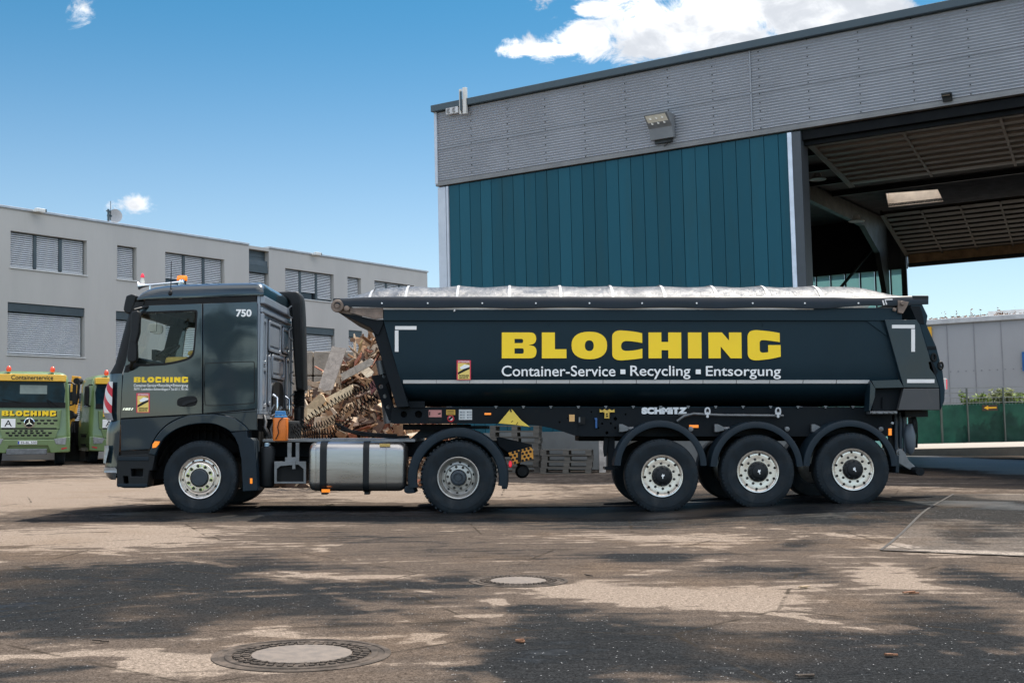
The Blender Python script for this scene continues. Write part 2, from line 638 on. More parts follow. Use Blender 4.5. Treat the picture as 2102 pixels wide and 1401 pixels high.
def ground_mat(name, dry, damp, dark, base=.0, fine=1.0):
    mt = bpy.data.materials.new(name)
    mt.use_nodes = True
    T = NT(mt.node_tree)
    b = T.n('ShaderNodeBsdfPrincipled')
    o = T.n('ShaderNodeOutputMaterial')
    T.l(b.outputs[0], o.inputs[0])
    tc = T.n('ShaderNodeTexCoord')
    P = tc.outputs['Object']
    mp = T.n('ShaderNodeMapping')
    mp.inputs['Scale'].default_value = (.35, 1.0, 1)
    mp.inputs['Rotation'].default_value = (0, 0, radians(-6))
    T.l(P, mp.inputs[0])
    at = T.n('ShaderNodeAttribute', attribute_name='damp')
    nA = T.noise(mp.outputs[0], .9, 8, .62, .9)
    nB = T.noise(P, 3.2, 8, .68, .5)
    nC = T.noise(P, 28, 5, .65)
    nD = T.noise(P, 75, 3, .75)
    nF = T.noise(P, 240, 2, .6)
    mp3 = T.n('ShaderNodeMapping')
    mp3.inputs['Scale'].default_value = (.10, 2.4, 1)
    mp3.inputs['Rotation'].default_value = (0, 0, radians(4))
    T.l(P, mp3.inputs[0])
    nS = T.noise(mp3.outputs[0], 1.6, 8, .7, 1.4)
    # swept tyre arcs: rings of a noise-warped wave
    wv = T.n('ShaderNodeTexWave', wave_type='RINGS', rings_direction='SPHERICAL', wave_profile='SIN')
    wv.inputs['Scale'].default_value = 1.1
    wv.inputs['Distortion'].default_value = 5
    wv.inputs['Detail'].default_value = 4
    wv.inputs['Detail Scale'].default_value = .6
    mp2 = T.n('ShaderNodeMapping')
    mp2.inputs['Location'].default_value = (-4, 26, 0)
    T.l(P, mp2.inputs[0])
    T.l(mp2.outputs[0], wv.inputs['Vector'])
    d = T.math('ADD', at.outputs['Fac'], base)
    d = T.math('ADD', d, T.math('MULTIPLY', T.math('SUBTRACT', nA, .5), 1.05))
    d = T.math('ADD', d, T.math('MULTIPLY', T.math('SUBTRACT', nB, .5), .85))
    d = T.math('ADD', d, T.math('MULTIPLY', T.math('SUBTRACT', nC, .5), .40))
    d = T.math('ADD', d, T.math('MULTIPLY', T.math('SUBTRACT', wv.outputs['Fac'], .5), .12))
    d = T.math('ADD', d, T.math('MULTIPLY', T.math('SUBTRACT', nS, .5), .55))
    # swept tyre tracks: thin arcs, paler or darker, broken up by noise
    sx = T.n('ShaderNodeSeparateXYZ')
    T.l(T.mix(.10, P, T.n('ShaderNodeTexNoise', ins={'Scale': 1.1, 'Detail': 3.0}).outputs['Color'], 'ADD'), sx.inputs[0])
    brk = T.ramp(T.noise(P, 1.7, 6, .65), .40, .62)
    for p0_, p1_, p2_, wd_, am_ in TRACKS:
        a_, b_, c_ = (bpz(*q_, 0) for q_ in (p0_, p1_, p2_))
        D_ = 2 * (a_.x * (b_.y - c_.y) + b_.x * (c_.y - a_.y) + c_.x * (a_.y - b_.y))
        A_, B_, C_ = (v_.x ** 2 + v_.y ** 2 for v_ in (a_, b_, c_))
        ux = (A_ * (b_.y - c_.y) + B_ * (c_.y - a_.y) + C_ * (a_.y - b_.y)) / D_
        uy = (A_ * (c_.x - b_.x) + B_ * (a_.x - c_.x) + C_ * (b_.x - a_.x)) / D_
        rr_ = sqrt((a_.x - ux) ** 2 + (a_.y - uy) ** 2)
        ex_, ey_ = T.math('SUBTRACT', sx.outputs[0], ux), T.math('SUBTRACT', sx.outputs[1], uy)
        ds_ = T.math('SQRT', T.math('ADD', T.math('MULTIPLY', ex_, ex_), T.math('MULTIPLY', ey_, ey_)))
        ds_ = T.math('ABSOLUTE', T.math('SUBTRACT', ds_, rr_))
        d = T.math('ADD', d, T.math('MULTIPLY', T.math('MULTIPLY', T.ramp(ds_, wd_ * .4, wd_, 1, 0), brk), am_))
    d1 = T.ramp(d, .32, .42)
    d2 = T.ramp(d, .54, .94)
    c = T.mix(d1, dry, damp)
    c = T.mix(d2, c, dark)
    c = T.mix(T.ramp(d, 1.15, 1.5), c, (.0075, .0085, .0095))  # near-black for the wettest spots and the painted shade under the lorry
    # rust-brown tint in places, aggregate grain everywhere
    nE = T.noise(P, .55, 4, .6)
    c = T.mix(T.ramp(nE, .48, .72, 0, .3), c, (.125, .085, .055))
    gr = T.math('MULTIPLY', T.ramp(nD, .28, .72, .45, 1.55), T.ramp(nF, .3, .7, .7, 1.3))
    gv = T.n('ShaderNodeCombineColor')
    for i in range(3):
        T.l(gr, gv.inputs[i])
    c = T.mix(1.0, c, gv.outputs[0], 'MULTIPLY')
    mid = T.ramp(nC, .25, .75, .62, 1.38)
    gv2 = T.n('ShaderNodeCombineColor')
    for i in range(3):
        T.l(mid, gv2.inputs[i])
    c = T.mix(1.0, c, gv2.outputs[0], 'MULTIPLY')
    # sun glints off wet grains, painted as pale chips in the colour
    vo = T.n('ShaderNodeTexVoronoi')
    vo.inputs['Scale'].default_value = 33
    T.l(P, vo.inputs['Vector'])
    chip = T.math('MULTIPLY', T.ramp(vo.outputs['Distance'], .07, .18, 1, 0), T.ramp(T.noise(P, 14, 4), .51, .60))
    chip = T.math('MULTIPLY', chip, T.ramp(d, .5, .8, .0, 1))
    c = T.mix(chip, c, (.42, .42, .42))
    # hairline cracks
    vc = T.n('ShaderNodeTexVoronoi', feature='DISTANCE_TO_EDGE')
    vc.inputs['Scale'].default_value = .38
    T.l(T.mix(.12, P, T.n('ShaderNodeTexNoise', ins={'Scale': 3.0, 'Detail': 6.0}).outputs['Color'], 'ADD'), vc.inputs['Vector'])
    ck = T.math('MULTIPLY', T.ramp(vc.outputs['Distance'], .002, .008, .75, 0), T.ramp(nB, .40, .55))
    c = T.mix(ck, c, (.03, .025, .02))
    T.l(c, b.inputs['Base Color'])
    r = T.ramp(d, .35, 1.1, .95, .48)
    T.l(r, b.inputs['Roughness'])
    T.l(T.ramp(d, 1.25, 1.8, 0.0, .25), b.inputs['Specular IOR Level'])
    bm = T.n('ShaderNodeBump')
    bm.inputs['Strength'].default_value = .8
    bm.inputs['Distance'].default_value = .006 * fine
    hh = T.math('ADD', T.math('MULTIPLY', nD, .6), T.math('MULTIPLY', nC, .9))
    hh = T.math('ADD', hh, T.math('MULTIPLY', nB, 1.2))
    T.l(hh, bm.inputs['Height'])
    T.l(bm.outputs[0], b.inputs['Normal'])
    return mt


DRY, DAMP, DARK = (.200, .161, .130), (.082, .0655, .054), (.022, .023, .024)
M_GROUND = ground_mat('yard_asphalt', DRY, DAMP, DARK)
M_SLAB = ground_mat('slab_concrete', (.24, .205, .175), (.105, .09, .078), (.032, .031, .030), base=.03)
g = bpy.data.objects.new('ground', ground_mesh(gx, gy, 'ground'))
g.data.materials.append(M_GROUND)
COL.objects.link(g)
tag(g, 'dusty asphalt yard with dark damp patches in front of the lorry', 'ground', kind='structure')

# concrete slab set into the yard at the right
A, Bq, Cq, Dq = bpz(1808, 1130, 0), bpz(2330, 1152, 0), bpz(2400, 1016, .1), bpz(1957, 1016, .13)
N = 40
vs = []
for j in range(N + 1):
    for i in range(N + 1):
        s, t = i / N, j / N
        p = (A * (1 - s) + Bq * s) * (1 - t) + (Dq * (1 - s) + Cq * s) * t
        vs.append((p.x, p.y, zg(p.x, p.y) + .008))
fs = [(j * (N + 1) + i, j * (N + 1) + i + 1, (j + 1) * (N + 1) + i + 1, (j + 1) * (N + 1) + i) for j in range(N) for i in range(N)]
me = bpy.data.meshes.new('concrete_slab')
me.from_pydata(vs, [], fs)
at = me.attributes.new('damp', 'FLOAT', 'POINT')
at.data.foreach_set('value', [wet_shade_at(v[0], v[1]) for v in vs])
me.materials.append(M_SLAB)
o = bpy.data.objects.new('concrete_slab', me)
COL.objects.link(o)
tag(o, 'paler concrete slab let into the asphalt at the right edge', 'pavement', kind='structure')
# worn joint along the slab edges
jm = MB()
for a, b in ((A, Bq), (A, Dq)):
    dr = (b - a).normalized()
    nn = Vector((-dr.y, dr.x, 0)) * .016
    rows = []
    for k in range(41):
        p = a.lerp(b, k / 40)
        jit = .012 * noise.noise((p.x * 3, p.y * 3, 0))
        rows.append([(p.x + nn.x * q + jit, p.y + nn.y * q + jit, zg(p.x, p.y) + .013) for q in (-1, 1)])
    jm.grid(rows)
o = build('slab_joint', jm, mat('joint_tar', (.035, .03, .026), .9, var=.4, scale=6))
tag(o, 'narrow dark joint round the concrete slab', 'pavement joint', kind='structure')


# ================================================================== FRAMES FOR BUILDINGS (all share the small lens roll)
def rollv(p):
    p = Vector(p) - CAM
    c, s = cos(-ROLL), sin(-ROLL)
    # matches the photograph: tops lean left, i.e. a turn about the view axis
    x, z = p.x * c + p.z * s, -p.x * s + p.z * c
    return Vector((x, p.y, z)) + CAM


class Frame:
    def __init__(s, org, ang):
        o = rollv(org)
        s.o = o
        s.d = rollv(Vector(org) + Vector((cos(ang), sin(ang), 0))) - o
        s.n = rollv(Vector(org) + Vector((-sin(ang), cos(ang), 0))) - o
        s.u = rollv(Vector(org) + Vector((0, 0, 1))) - o

    def w(s, a, l, h):
        return s.o + s.d * a + s.n * l + s.u * h

    def px(s, u, v, l=0.):
        d = ray(u, v)
        t = (s.o + s.n * l - CAM).dot(s.n) / d.dot(s.n)
        p = CAM + d * t - s.o
        return p.dot(s.d), p.dot(s.u)

    def box(s, mb, a, b):
        return mb.box(a, b, s.w)

    def plate(s, mb, outlines, l, thick, bevel=0.):
        """outer face at depth l, body behind it"""
        return mb.plate(outlines, s.w(0, l + thick / 2, 0), s.d, s.u, thick, bevel)


# ================================================================== HALL
H = Frame((-2.16, 19.9, 0), -.578)
s0, hr = H.px(894, 219)
s0 = 0.0
hr = 11.3
hb = 8.8
sp = H.px(1622, 420)[0]
SR = 27.0
HD = 22.5
M_CLAD = mat('grey_cladding', (.42, .44, .475), .42, metal=.35, var=.05, scale=.6, dirt=(.30, .27, .24), dscale=.35, damt=.18)
M_TRIM = mat('dark_trim', (.045, .07, .085), .45, var=.08)
M_PALE = mat('pale_steel', (.52, .56, .62), .4, metal=.1, var=.06, dirt=(.3, .27, .24), damt=.2)
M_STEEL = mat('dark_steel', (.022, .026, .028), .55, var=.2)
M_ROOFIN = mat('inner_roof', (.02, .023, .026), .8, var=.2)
M_CONC = mat('hall_concrete', (.15, .155, .15), .85, var=.15, scale=1.2, bump=.004, bscale=30, dirt=(.15, .14, .12), damt=.4)
hall = empty('industrial_hall', H.w(0, 0, 0))
tag(hall, 'large industrial hall with grey corrugated band, teal wall and open gate behind the lorry', 'hall')

# corrugated band
mb = MB()
rows = []
NW = 29
for k in range(NW * 8 + 1):
    h = hb + .12 + (hr - .18 - hb - .12) * k / (NW * 8)
    l = .022 * cos(2 * pi * k / 8)
    rows.append([H.w(a, l, h) for a in (.06, 5, 10, 15, 20, SR)])
mb.grid(rows)
build('corrugated_band', mb, M_CLAD, hall, smooth=60)
mb = MB()
H.box(mb, (.03, .05, hb), (SR, .30, hr - .1))
build('band_backing', mb, M_STEEL, hall)
mb = MB()
hs = hb + .12 + (hr - hb - .3) * .46
H.box(mb, (.06, -.030, hs), (SR, -.018, hs + .05))
sj = H.px(1541, 200)[0]
H.box(mb, (sj, -.030, hb + .12), (sj + .04, -.019, hr - .2))
build('lap_joint', mb, mat('lap_joint_grey', (.27, .28, .30), .5, metal=.3), hall)  # joint strips in their own darker grey
mb = MB()
for i in range(1, 20):
    a = i * 1.33
    for k in range(NW):
        if k % 3 == i % 2:
            h = hb + .12 + (hr - hb - .3) * (k + .5) / NW
            H.box(mb, (a, -.037, h), (a + .028, -.0225, h + .028))
build('cladding_screw', mb, M_STEEL, hall)['kind'] = 'stuff'
mb = MB()
H.box(mb, (-.09, -.16, hr - .18), (SR, .35, hr + .03))
build('roof_fascia', mb, M_TRIM, hall, bevel=.015)
mb = MB()
H.box(mb, (-.02, -.06, hb - .02), (SR, .24, hb + .03))
H.box(mb, (0, -.04, hb + .032), (SR, .03, hb + .115))
build('drip_rail', mb, mat('rail_grey', (.20, .20, .20), .5, metal=.1, var=.15, scale=1.5), hall, bevel=.008)
mb = MB()
H.box(mb, (-.05, -.05, hb + .05), (.055, .30, hr - .17))
build('corner_trim', mb, M_PALE, hall, bevel=.01)
mb = MB()
H.box(mb, (.02, -.01, 0), (.32, .30, hb - .06))
H.box(mb, (.35, -.03, 0), (.43, .06, hb - .06))
build('corner_post', mb, M_PALE, hall, bevel=.01)

# teal standing-seam wall: every panel tinted a little differently
mt = mat('teal_panel', (.012, .105, .145), .30, var=.08, scale=.5, stretch=(1, 1, .15), spec=.4)
T = NT(mt.node_tree)
b = T.n('ShaderNodeBsdfPrincipled')
oo = T.n('ShaderNodeOutputMaterial')
T.l(b.outputs[0], oo.inputs[0])
ge = T.n('ShaderNodeNewGeometry')
rp = ge.outputs['Random Per Island']
c = T.mix(rp, (.004, .064, .094), (.009, .088, .128))
tc = T.n('ShaderNodeTexCoord')
mp = T.n('ShaderNodeMapping')
mp.inputs['Scale'].default_value = (1, 1, .12)
T.l(tc.outputs['Object'], mp.inputs[0])
nn = T.noise(mp.outputs[0], 2.2, 6, .6)
c = T.mix(T.ramp(nn, .45, .75, 0, .4), c, (.016, .058, .066))
T.l(c, b.inputs['Base Color'])
b.inputs['Roughness'].default_value = .35
b.inputs['Specular IOR Level'].default_value = .2
M_TEAL = mt
mb = MB()
a = .44
pw = .395
while a < sp - .05:
    e = min(a + pw, sp)
    H.box(mb, (a, .012 + .008 * R.random(), 1.1), (e - .017, .12, hb - .055))
    H.box(mb, (e - .016, .045, 1.1), (e - .001, .1, hb - .055))
    a += pw
build('teal_wall', mb, M_TEAL, hall)
mb = MB()
H.box(mb, (.44, -.02, 0), (sp, .3, 1.095))
build('plinth', mb, M_CONC, hall, bevel=.01)
mb = MB()
H.box(mb, (.44, .13, 1.1), (sp, .30, hb - .06))
build('wall_backing', mb, M_STEEL, hall)
# opening post: pale edge strip and dark jamb
mb = MB()
H.box(mb, (sp + .004, -.05, 0), (sp + .12, .35, hb - .07))
build('gate_edge', mb, mat('gate_edge_white', (.66, .74, .84), .35), hall, bevel=.008)
mb = MB()
H.box(mb, (sp + .123, -.03, 0), (sp + .36, .50, hb - .07))
build('gate_jamb', mb, mat('jamb_grey', (.05, .06, .07), .5), hall, bevel=.01)
mb = MB()
H.box(mb, (sp + .37, .06, hb - .30), (SR, .30, hb - .06))
H.box(mb, (sp + .37, .20, hb - .42), (SR, .34, hb - .305))
build('gate_lintel', mb, mat('lintel_black', (.006, .007, .008), .7, spec=.15), hall, bevel=.01)
# roof sheet with a skylight hole, left gable, back wall
roof_h = 9.95
sk = [H.px(1820, 392, 0), H.px(1935, 388, 0)]


def roofpt(u, v, h):
    d = ray(u, v)
    t = (H.o + H.u * h - CAM).dot(H.u) / d.dot(H.u)
    p = CAM + d * t - H.o
    return p.dot(H.d), p.dot(H.n)


q = [roofpt(*p, roof_h) for p in ((1824, 424), (1936, 412), (1925, 388), (1818, 396))]
ol = [[(.3, .3), (SR, .3), (SR, HD + 1.2), (.3, HD + 1.2)], q]
mb = MB()
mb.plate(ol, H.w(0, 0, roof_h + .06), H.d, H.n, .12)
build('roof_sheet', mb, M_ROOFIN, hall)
mb = MB()
for i in range(4):
    p, r_ = q[i], q[(i + 1) % 4]
    mb.add([H.w(*p, roof_h - .02), H.w(*r_, roof_h - .02), H.w(*r_, roof_h + .55), H.w(*p, roof_h + .55)], [(0, 1, 2, 3)])
build('skylight_shaft', mb, mat('skylight_white', (.75, .68, .6), .8), hall)
mb = MB()
mb.add([H.w(*p, roof_h + .56) for p in q], [(0, 1, 2, 3)])
mt = bpy.data.materials.new('skylight_dome')
mt.use_nodes = True
T = NT(mt.node_tree)
tb = T.n('ShaderNodeBsdfTranslucent')
tb.inputs[0].default_value = (.5, .46, .42, 1)
oo = T.n('ShaderNodeOutputMaterial')
T.l(tb.outputs[0], oo.inputs[0])
build('skylight_dome', mb, mt, hall)
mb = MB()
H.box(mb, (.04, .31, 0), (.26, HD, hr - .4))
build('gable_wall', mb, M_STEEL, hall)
mb = MB()
H.box(mb, (SR - .25, .36, 0), (SR - .02, HD, hr - .4))
build('gable_wall', mb, M_STEEL, hall)
mb = MB()
for k in range(7):
    H.box(mb, (sp + 14.9 + k * .395 * .9, .012, 1.1), (sp + 14.9 + (k + .95) * .395 * .9, .2, hb - .07))
H.box(mb, (sp + 14.7, -.03, 0), (sp + 14.895, .35, hb - .32))
build('far_front_panel', mb, M_TEAL, hall)
# back wall: dark upper part, translucent teal-white panels below, opening at the right
HBK = HD
sb = H.px(1862, 560, HBK)[0]
hpan = H.px(1740, 566, HBK)[1]
hop = H.px(1900, 540, HBK)[1]
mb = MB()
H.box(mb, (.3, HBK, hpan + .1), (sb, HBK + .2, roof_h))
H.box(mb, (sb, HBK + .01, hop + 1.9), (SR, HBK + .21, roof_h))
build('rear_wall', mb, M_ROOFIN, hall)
mt = bpy.data.materials.new('translucent_panel')
mt.use_nodes = True
T = NT(mt.node_tree)
tb = T.n('ShaderNodeBsdfTranslucent')
tb.inputs[0].default_value = (.42, .62, .62, 1)
df = T.n('ShaderNodeBsdfPrincipled')
df.inputs['Base Color'].default_value = (.35, .5, .5, 1)
ms = T.n('ShaderNodeMixShader')
ms.inputs[0].default_value = .35
T.l(tb.outputs[0], ms.inputs[1])
T.l(df.outputs[0], ms.inputs[2])
oo = T.n('ShaderNodeOutputMaterial')
T.l(ms.outputs[0], oo.inputs[0])
mb = MB()
mb2 = MB()
k = 0
a = .3
while a < sb - .3:
    H.box(mb, (a + .05, HBK + .05, 0), (a + .62, HBK + .055, hpan + .098))
    H.box(mb2, (a - .02, HBK + .02, 0), (a + .045, HBK + .12, hpan + .097))
    a += .66
build('light_panel', mb, mt, hall)
H.box(mb2, (sb - .22, HBK - .1, 0), (sb, HBK - .002, hop + 1.5))
build('panel_rib', mb2, M_STEEL, hall)
# portal frames: column at the back wall, haunch, rafter towards the front
for k, (uc, vb) in enumerate(((1816, 560), (2330, 560))):
    sc_ = H.px(uc, vb, HD - .6)[0]
    prof = [(HD - .35, 0), (HD - .35, roof_h - .1), (.5, roof_h - .1), (.5, roof_h - .5), (7.0, roof_h - .6), (HD - 3.6, roof_h - .8), (HD - 1.6, roof_h - 1.7),
            (HD - .85, roof_h - 3.2), (HD - .85, 0)]
    mb = MB()
    mb.prism([H.w(sc_ - .11, l, h) for l, h in prof], [H.w(sc_ + .11, l, h) for l, h in prof])
    build('portal_frame', mb, mat('frame_green', (.012, .015, .0145), .5), hall)
# purlins and braces under the roof, a bracing rod
mb = MB()
for l in (2.5, 5, 7.5, 10, 12.5, 15):
    H.box(mb, (.3, l, roof_h - .2), (SR, l + .12, roof_h - .02))
build('purlin', mb, M_STEEL, hall)
mb = MB()
pa, pb = H.px(1728, 584, HD - .5), H.px(1792, 510, HD - .5)
mb.cyl(H.w(pa[0] - .6, HD - .5, pa[1] - .7), H.w(pb[0], HD - .5, pb[1]), .07, 8)
build('brace_rod', mb, M_STEEL, hall)
for (u, v, l) in ((1678, 364, 7), (1758, 450, 11)):
    mb = MB()
    a, h = H.px(u, v, l)
    mb.lathe([(0, .14), (.1, .14), (.14, 0), (.28, -.06), (.27, -.08), (0, -.05)], 16, H.w(a, l, h), 'Z')
    build('hall_lamp', mb, mat('lamp_shade_white', (.6, .6, .58), .5), hall, smooth=40)
# gate leaves folded under the roof
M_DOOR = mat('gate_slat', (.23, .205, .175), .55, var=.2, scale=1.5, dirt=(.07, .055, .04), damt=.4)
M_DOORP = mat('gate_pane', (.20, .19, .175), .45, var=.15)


def gate_leaf(P0, P1, dirl, L, nsl, nst, name, mats):
    """slatted leaf: P0 (front edge) to P1 (rear edge) in (l, h); runs along d from sA to sB(linear)"""
    fr, pn = MB(), MB()
    (l0, h0, a0), (l1, h1, a1) = P0, P1
    vec = Vector((l1 - l0, h1 - h0)).normalized()
    nor = Vector((-vec.y, vec.x))

    def W(a, t, q):
        l, h = l0 + (l1 - l0) * t + nor.x * q, h0 + (h1 - h0) * t + nor.y * q
        return H.w(a0 + (a1 - a0) * t + a, l, h)
    for i in range(nsl):
        t0, t1 = i / nsl, (i + 1) / nsl
        m_ = t0 + (t1 - t0) * .42
        fr.box((0, t0, -.07), (L, m_, .05), W)
        pn.box((.02, m_, -.015), (L - .02, t1, .02), W)
    st = L / nst
    for j in range(nst + 1):
        fr.box((j * st, 0, -.095), (j * st + .07, 1, -.072), W)
    fr.box((-.1, 0, -.10), (-.002, 1, .1), W)
    return fr, pn


p0 = H.px(1660, 292, .55)
p1 = roofpt(1750, 378, p0[1] - .1)
fr, pn = gate_leaf((.6, p0[1], p0[0] + .05), (p1[1], p0[1] - .1, p1[0]), 1, 14, 9, 6, 'gate', None)
d1 = build('gate_leaf', fr, M_DOOR, hall, bevel=None)
build('pane', pn, M_DOORP, d1)
pb = H.px(1866, 541, HD - .15)
pt = roofpt(1812, 437, 9.1)
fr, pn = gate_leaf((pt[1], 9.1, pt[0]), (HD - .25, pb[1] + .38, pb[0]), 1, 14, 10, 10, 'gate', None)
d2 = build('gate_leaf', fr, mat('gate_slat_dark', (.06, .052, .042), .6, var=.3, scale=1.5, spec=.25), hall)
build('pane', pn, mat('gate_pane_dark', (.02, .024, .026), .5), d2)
mb = MB()
H.box(mb, (pb[0], HD - .3, pb[1]), (SR, HD - .12, pb[1] + .375))
for k in range(8):
    H.box(mb, (pb[0] + .9 * k * 1.55 + .8, HD - .33, pb[1]), (pb[0] + .9 * k * 1.55 + .87, HD - .302, pb[1] + .37))
build('gate_bottom_board', mb, mat('lit_board_ochre', (.50, .32, .18), .6, var=.25, dirt=(.2, .13, .07), damt=.4), hall)  # warm light on the bottom board is put into its ochre colour
mb = MB()
H.box(mb, (pb[0], HD - .32, pb[1] - .16), (SR, HD - .1, pb[1] - .004))
build('gate_seal', mb, M_STEEL, hall)


# lamps and boxes on the hall
def flood(u0, v0, u1, v1, label, big=True):
    a0, h1 = H.px(u0, v0)
    a1, h0 = H.px(u1, v1)
    e = empty('floodlight', H.w((a0 + a1) / 2, -.1, h0))
    tag(e, label, 'floodlight')
    D = .55 if big else .22
    hm = h0 + (h1 - h0) * .46
    mb = MB()
    D2 = D * .35
    prof = [(-.06, h1), (-.06, h0 + .02), (-D2, h0), (-D2 - .05, hm), (-D, h1 - .04), (-D, h1)]
    mb.prism([H.w(a0, l, h) for l, h in prof], [H.w(a1, l, h) for l, h in prof])
    build('housing', mb, mat('lamp_grey', (.20, .21, .22), .5) if big else M_STEEL, e, bevel=.012)
    l0, l1 = -D2 - .056, -D - .006
    mb = MB()
    q = .05 if big else .03
    mb.add([H.w(a0 + q, l0, hm + .03), H.w(a1 - q, l0, hm + .03), H.w(a1 - q, l1, h1 - .07), H.w(a0 + q, l1, h1 - .07)], [(0, 1, 2, 3)])
    build('lens', mb, mat('lamp_lens', (.95, .90, .78), .25, var=.06, scale=4, spec=.6), e)
    if big:
        mb = MB()
        for i in range(3):
            for j in range(2):
                f, t = .2 + .3 * i, .3 + .4 * j
                p = Vector(H.w(a0 + q + (a1 - a0 - 2 * q) * f, l0 + (l1 - l0) * t - .01, hm + .03 + (h1 - .09 - hm) * t))
                mb.lathe([(0, -.006), (.035, -.006), (.035, .01)], 10, p)
        build('lamp_bulb', mb, mat('bulb', (.9, .85, .75), .3), e)
        mb = MB()
        H.box(mb, (a0 + .1, -.10, h0 - .09), (a1 - .1, -.03, h0 + .015))
        mb.tube([H.w(a1 - .15, -.2, h0), H.w(a1 - .2, -.12, h0 - .14), H.w(a1 - .35, -.06, h0 - .18)], .012, 6)
        build('bracket', mb, M_STEEL, e)


flood(1339, 243, 1388, 284, 'large grey floodlight with pale lens on the middle of the corrugated band')
flood(1936, 195, 1957, 209, 'small black floodlight on the corrugated band above the open gate', False)
a0, h0 = H.px(921, 238)
a1, h1 = H.px(946, 219)
e = empty('junction_box', H.w(a0, 0, h0))
tag(e, 'pale metal box with two round sockets at the left end of the corrugated band', 'junction box')
mb = MB()
H.box(mb, (a0, -.16, h0), (a1, -.045, h1))
build('box_body', mb, mat('box_pale', (.6, .6, .6), .45), e, bevel=.012)
for f in (.28, .72):
    mb = MB()
    c = H.w(a0 + (a1 - a0) * f, -.165, (h0 + h1) / 2)
    mb.lathe([(.085, .02), (.085, -.01), (.05, -.02), (.04, 0), (0, 0)], 14, c)
    build('socket', mb, mat('socket_grey', (.3, .3, .3), .5), e, smooth=40)
a0, h0 = H.px(955, 230)
e = empty('antenna', H.w(a0, -.2, h0))
tag(e, 'flat white panel antenna on a dark pole above the hall roof corner', 'antenna')
mb = MB()
ht = H.px(958, 184)[1]
mb.cyl(H.w(a0, -.22, h0), H.w(a0, -.22, ht - .1), .035, 8)
H.box(mb, (a0 - .02, -.22, h0 + .1), (a0 + .02, -.03, h0 + .15))
build('pole', mb, M_TRIM, e)
mb = MB()
H.box(mb, (a0 - .10, -.18, ht - .78), (a0 - .035, -.1, ht))
H.box(mb, (a0 + .04, -.20, ht - .80), (a0 + .17, -.1, ht + .02))
build('panel', mb, mat('antenna_white', (.68, .66, .62), .5), e, bevel=.01)

# ================================================================== OFFICE BLOCK
O = Frame((-18.9, 30.0, 0), .9808)
hroof = O.px(0, 420)[1]
for_u = lambda u, v: O.px(u, v)[0]
sE = for_u(877, 560)
sL = for_u(-160, 480)
M_REND = mat('office_render', (.46, .445, .42), .9, var=.05, scale=.7, bump=.004, bscale=9, dirt=(.36, .34, .31), dscale=.5, damt=.28, stretch=(1, 1, .25))
M_FRAME = mat('window_frame', (.055, .075, .085), .45)
M_SLAT = mat('blind_slat', (.62, .63, .64), .5, metal=.0, var=.04)
M_COPE = mat('coping', (.42, .44, .46), .4, metal=.4)
M_SILL = mat('sill', (.62, .62, .60), .5)
M_PANE = mat('window_pane', (.015, .02, .025), .06, var=0, spec=.6)
office = empty('office_building', O.w(sE / 2, 0, 0))
tag(office, 'grey rendered flat-roofed office block with lowered silver blinds', 'building')
TU = O.px(181, 494.5)[1]
BU = O.px(181, 565)[1]
TL = O.px(176, 632.5)[1]
BL = O.px(172, 733)[1]
TG = BL - (BU - TL) - .1
BG = TG - (TL - BL)
WU = [(21, 178, 3), (240.5, 280.5, 1), (339.5, 461, 3), (586, 685.5, 3), (713.6, 741.5, 1), (769, 850, 3), (-120, -70, 3)]
WLo = [(16, 174, 1), (238, 279, 1), (340, 461, 1), (586, 686, 1), (714.6, 742.3, 1), (769, 850, 1), (-120, -70, 1)]
holes, wins = [], []
for lst, hb_, ht_, row in ((WU, BU, TU, 0), (WLo, BL, TL, 1), (WLo, BG, TG, 2)):
    for (u0, u1, n) in lst:
        a0, a1 = for_u(u0, 600), for_u(u1, 600)
        wins.append((a0, a1, hb_, ht_, n, row))
        holes.append([(a0, hb_), (a1, hb_), (a1, ht_), (a0, ht_)])
r0, r1 = for_u(511, 540), for_u(552, 540)
holes.append([(r0, .1), (r1, .1), (r1, hroof - .25), (r0, hroof - .25)])
mb = MB()
O.plate(mb, [[(sL, 0), (sE, 0), (sE, hroof - .1), (sL, hroof - .1)]] + holes, 0, .3)
build('facade', mb, M_REND, office)
mb = MB()
O.box(mb, (sL, .62, 0), (sE - .1, 12, hroof - .2))
O.box(mb, (sE - .31, .302, 0), (sE - .003, 12, hroof - .1))
build('building_core', mb, M_REND, office)
mb = MB()
O.box(mb, (sL, -.06, hroof - .098), (r0 - .01, .4, hroof))
O.box(mb, (r0 + .02, .20, hroof - .2), (r1 - .02, .5, hroof - .08))
O.box(mb, (r1 + .01, -.06, hroof - .098), (sE + .05, .4, hroof))
build('roof_coping', mb, M_COPE, office, bevel=.012)
# recess with dark panels and a blind
mb = MB()
rb = O.px(530, 546, .3)[1]
O.box(mb, (r0 + .004, .28, rb + .25), (r1 - .004, .34, hroof - .2))
O.box(mb, (r0 + .004, .10, rb), (r1 - .004, .32, rb + .246))
for k in (.33, .66):
    O.box(mb, (r0 + .01, .26, rb + .25 + (hroof - rb - .45) * k), (r1 - .01, .279, rb + .27 + (hroof - rb - .45) * k))
build('recess_panel', mb, mat('panel_slate', (.075, .10, .115), .5), office)


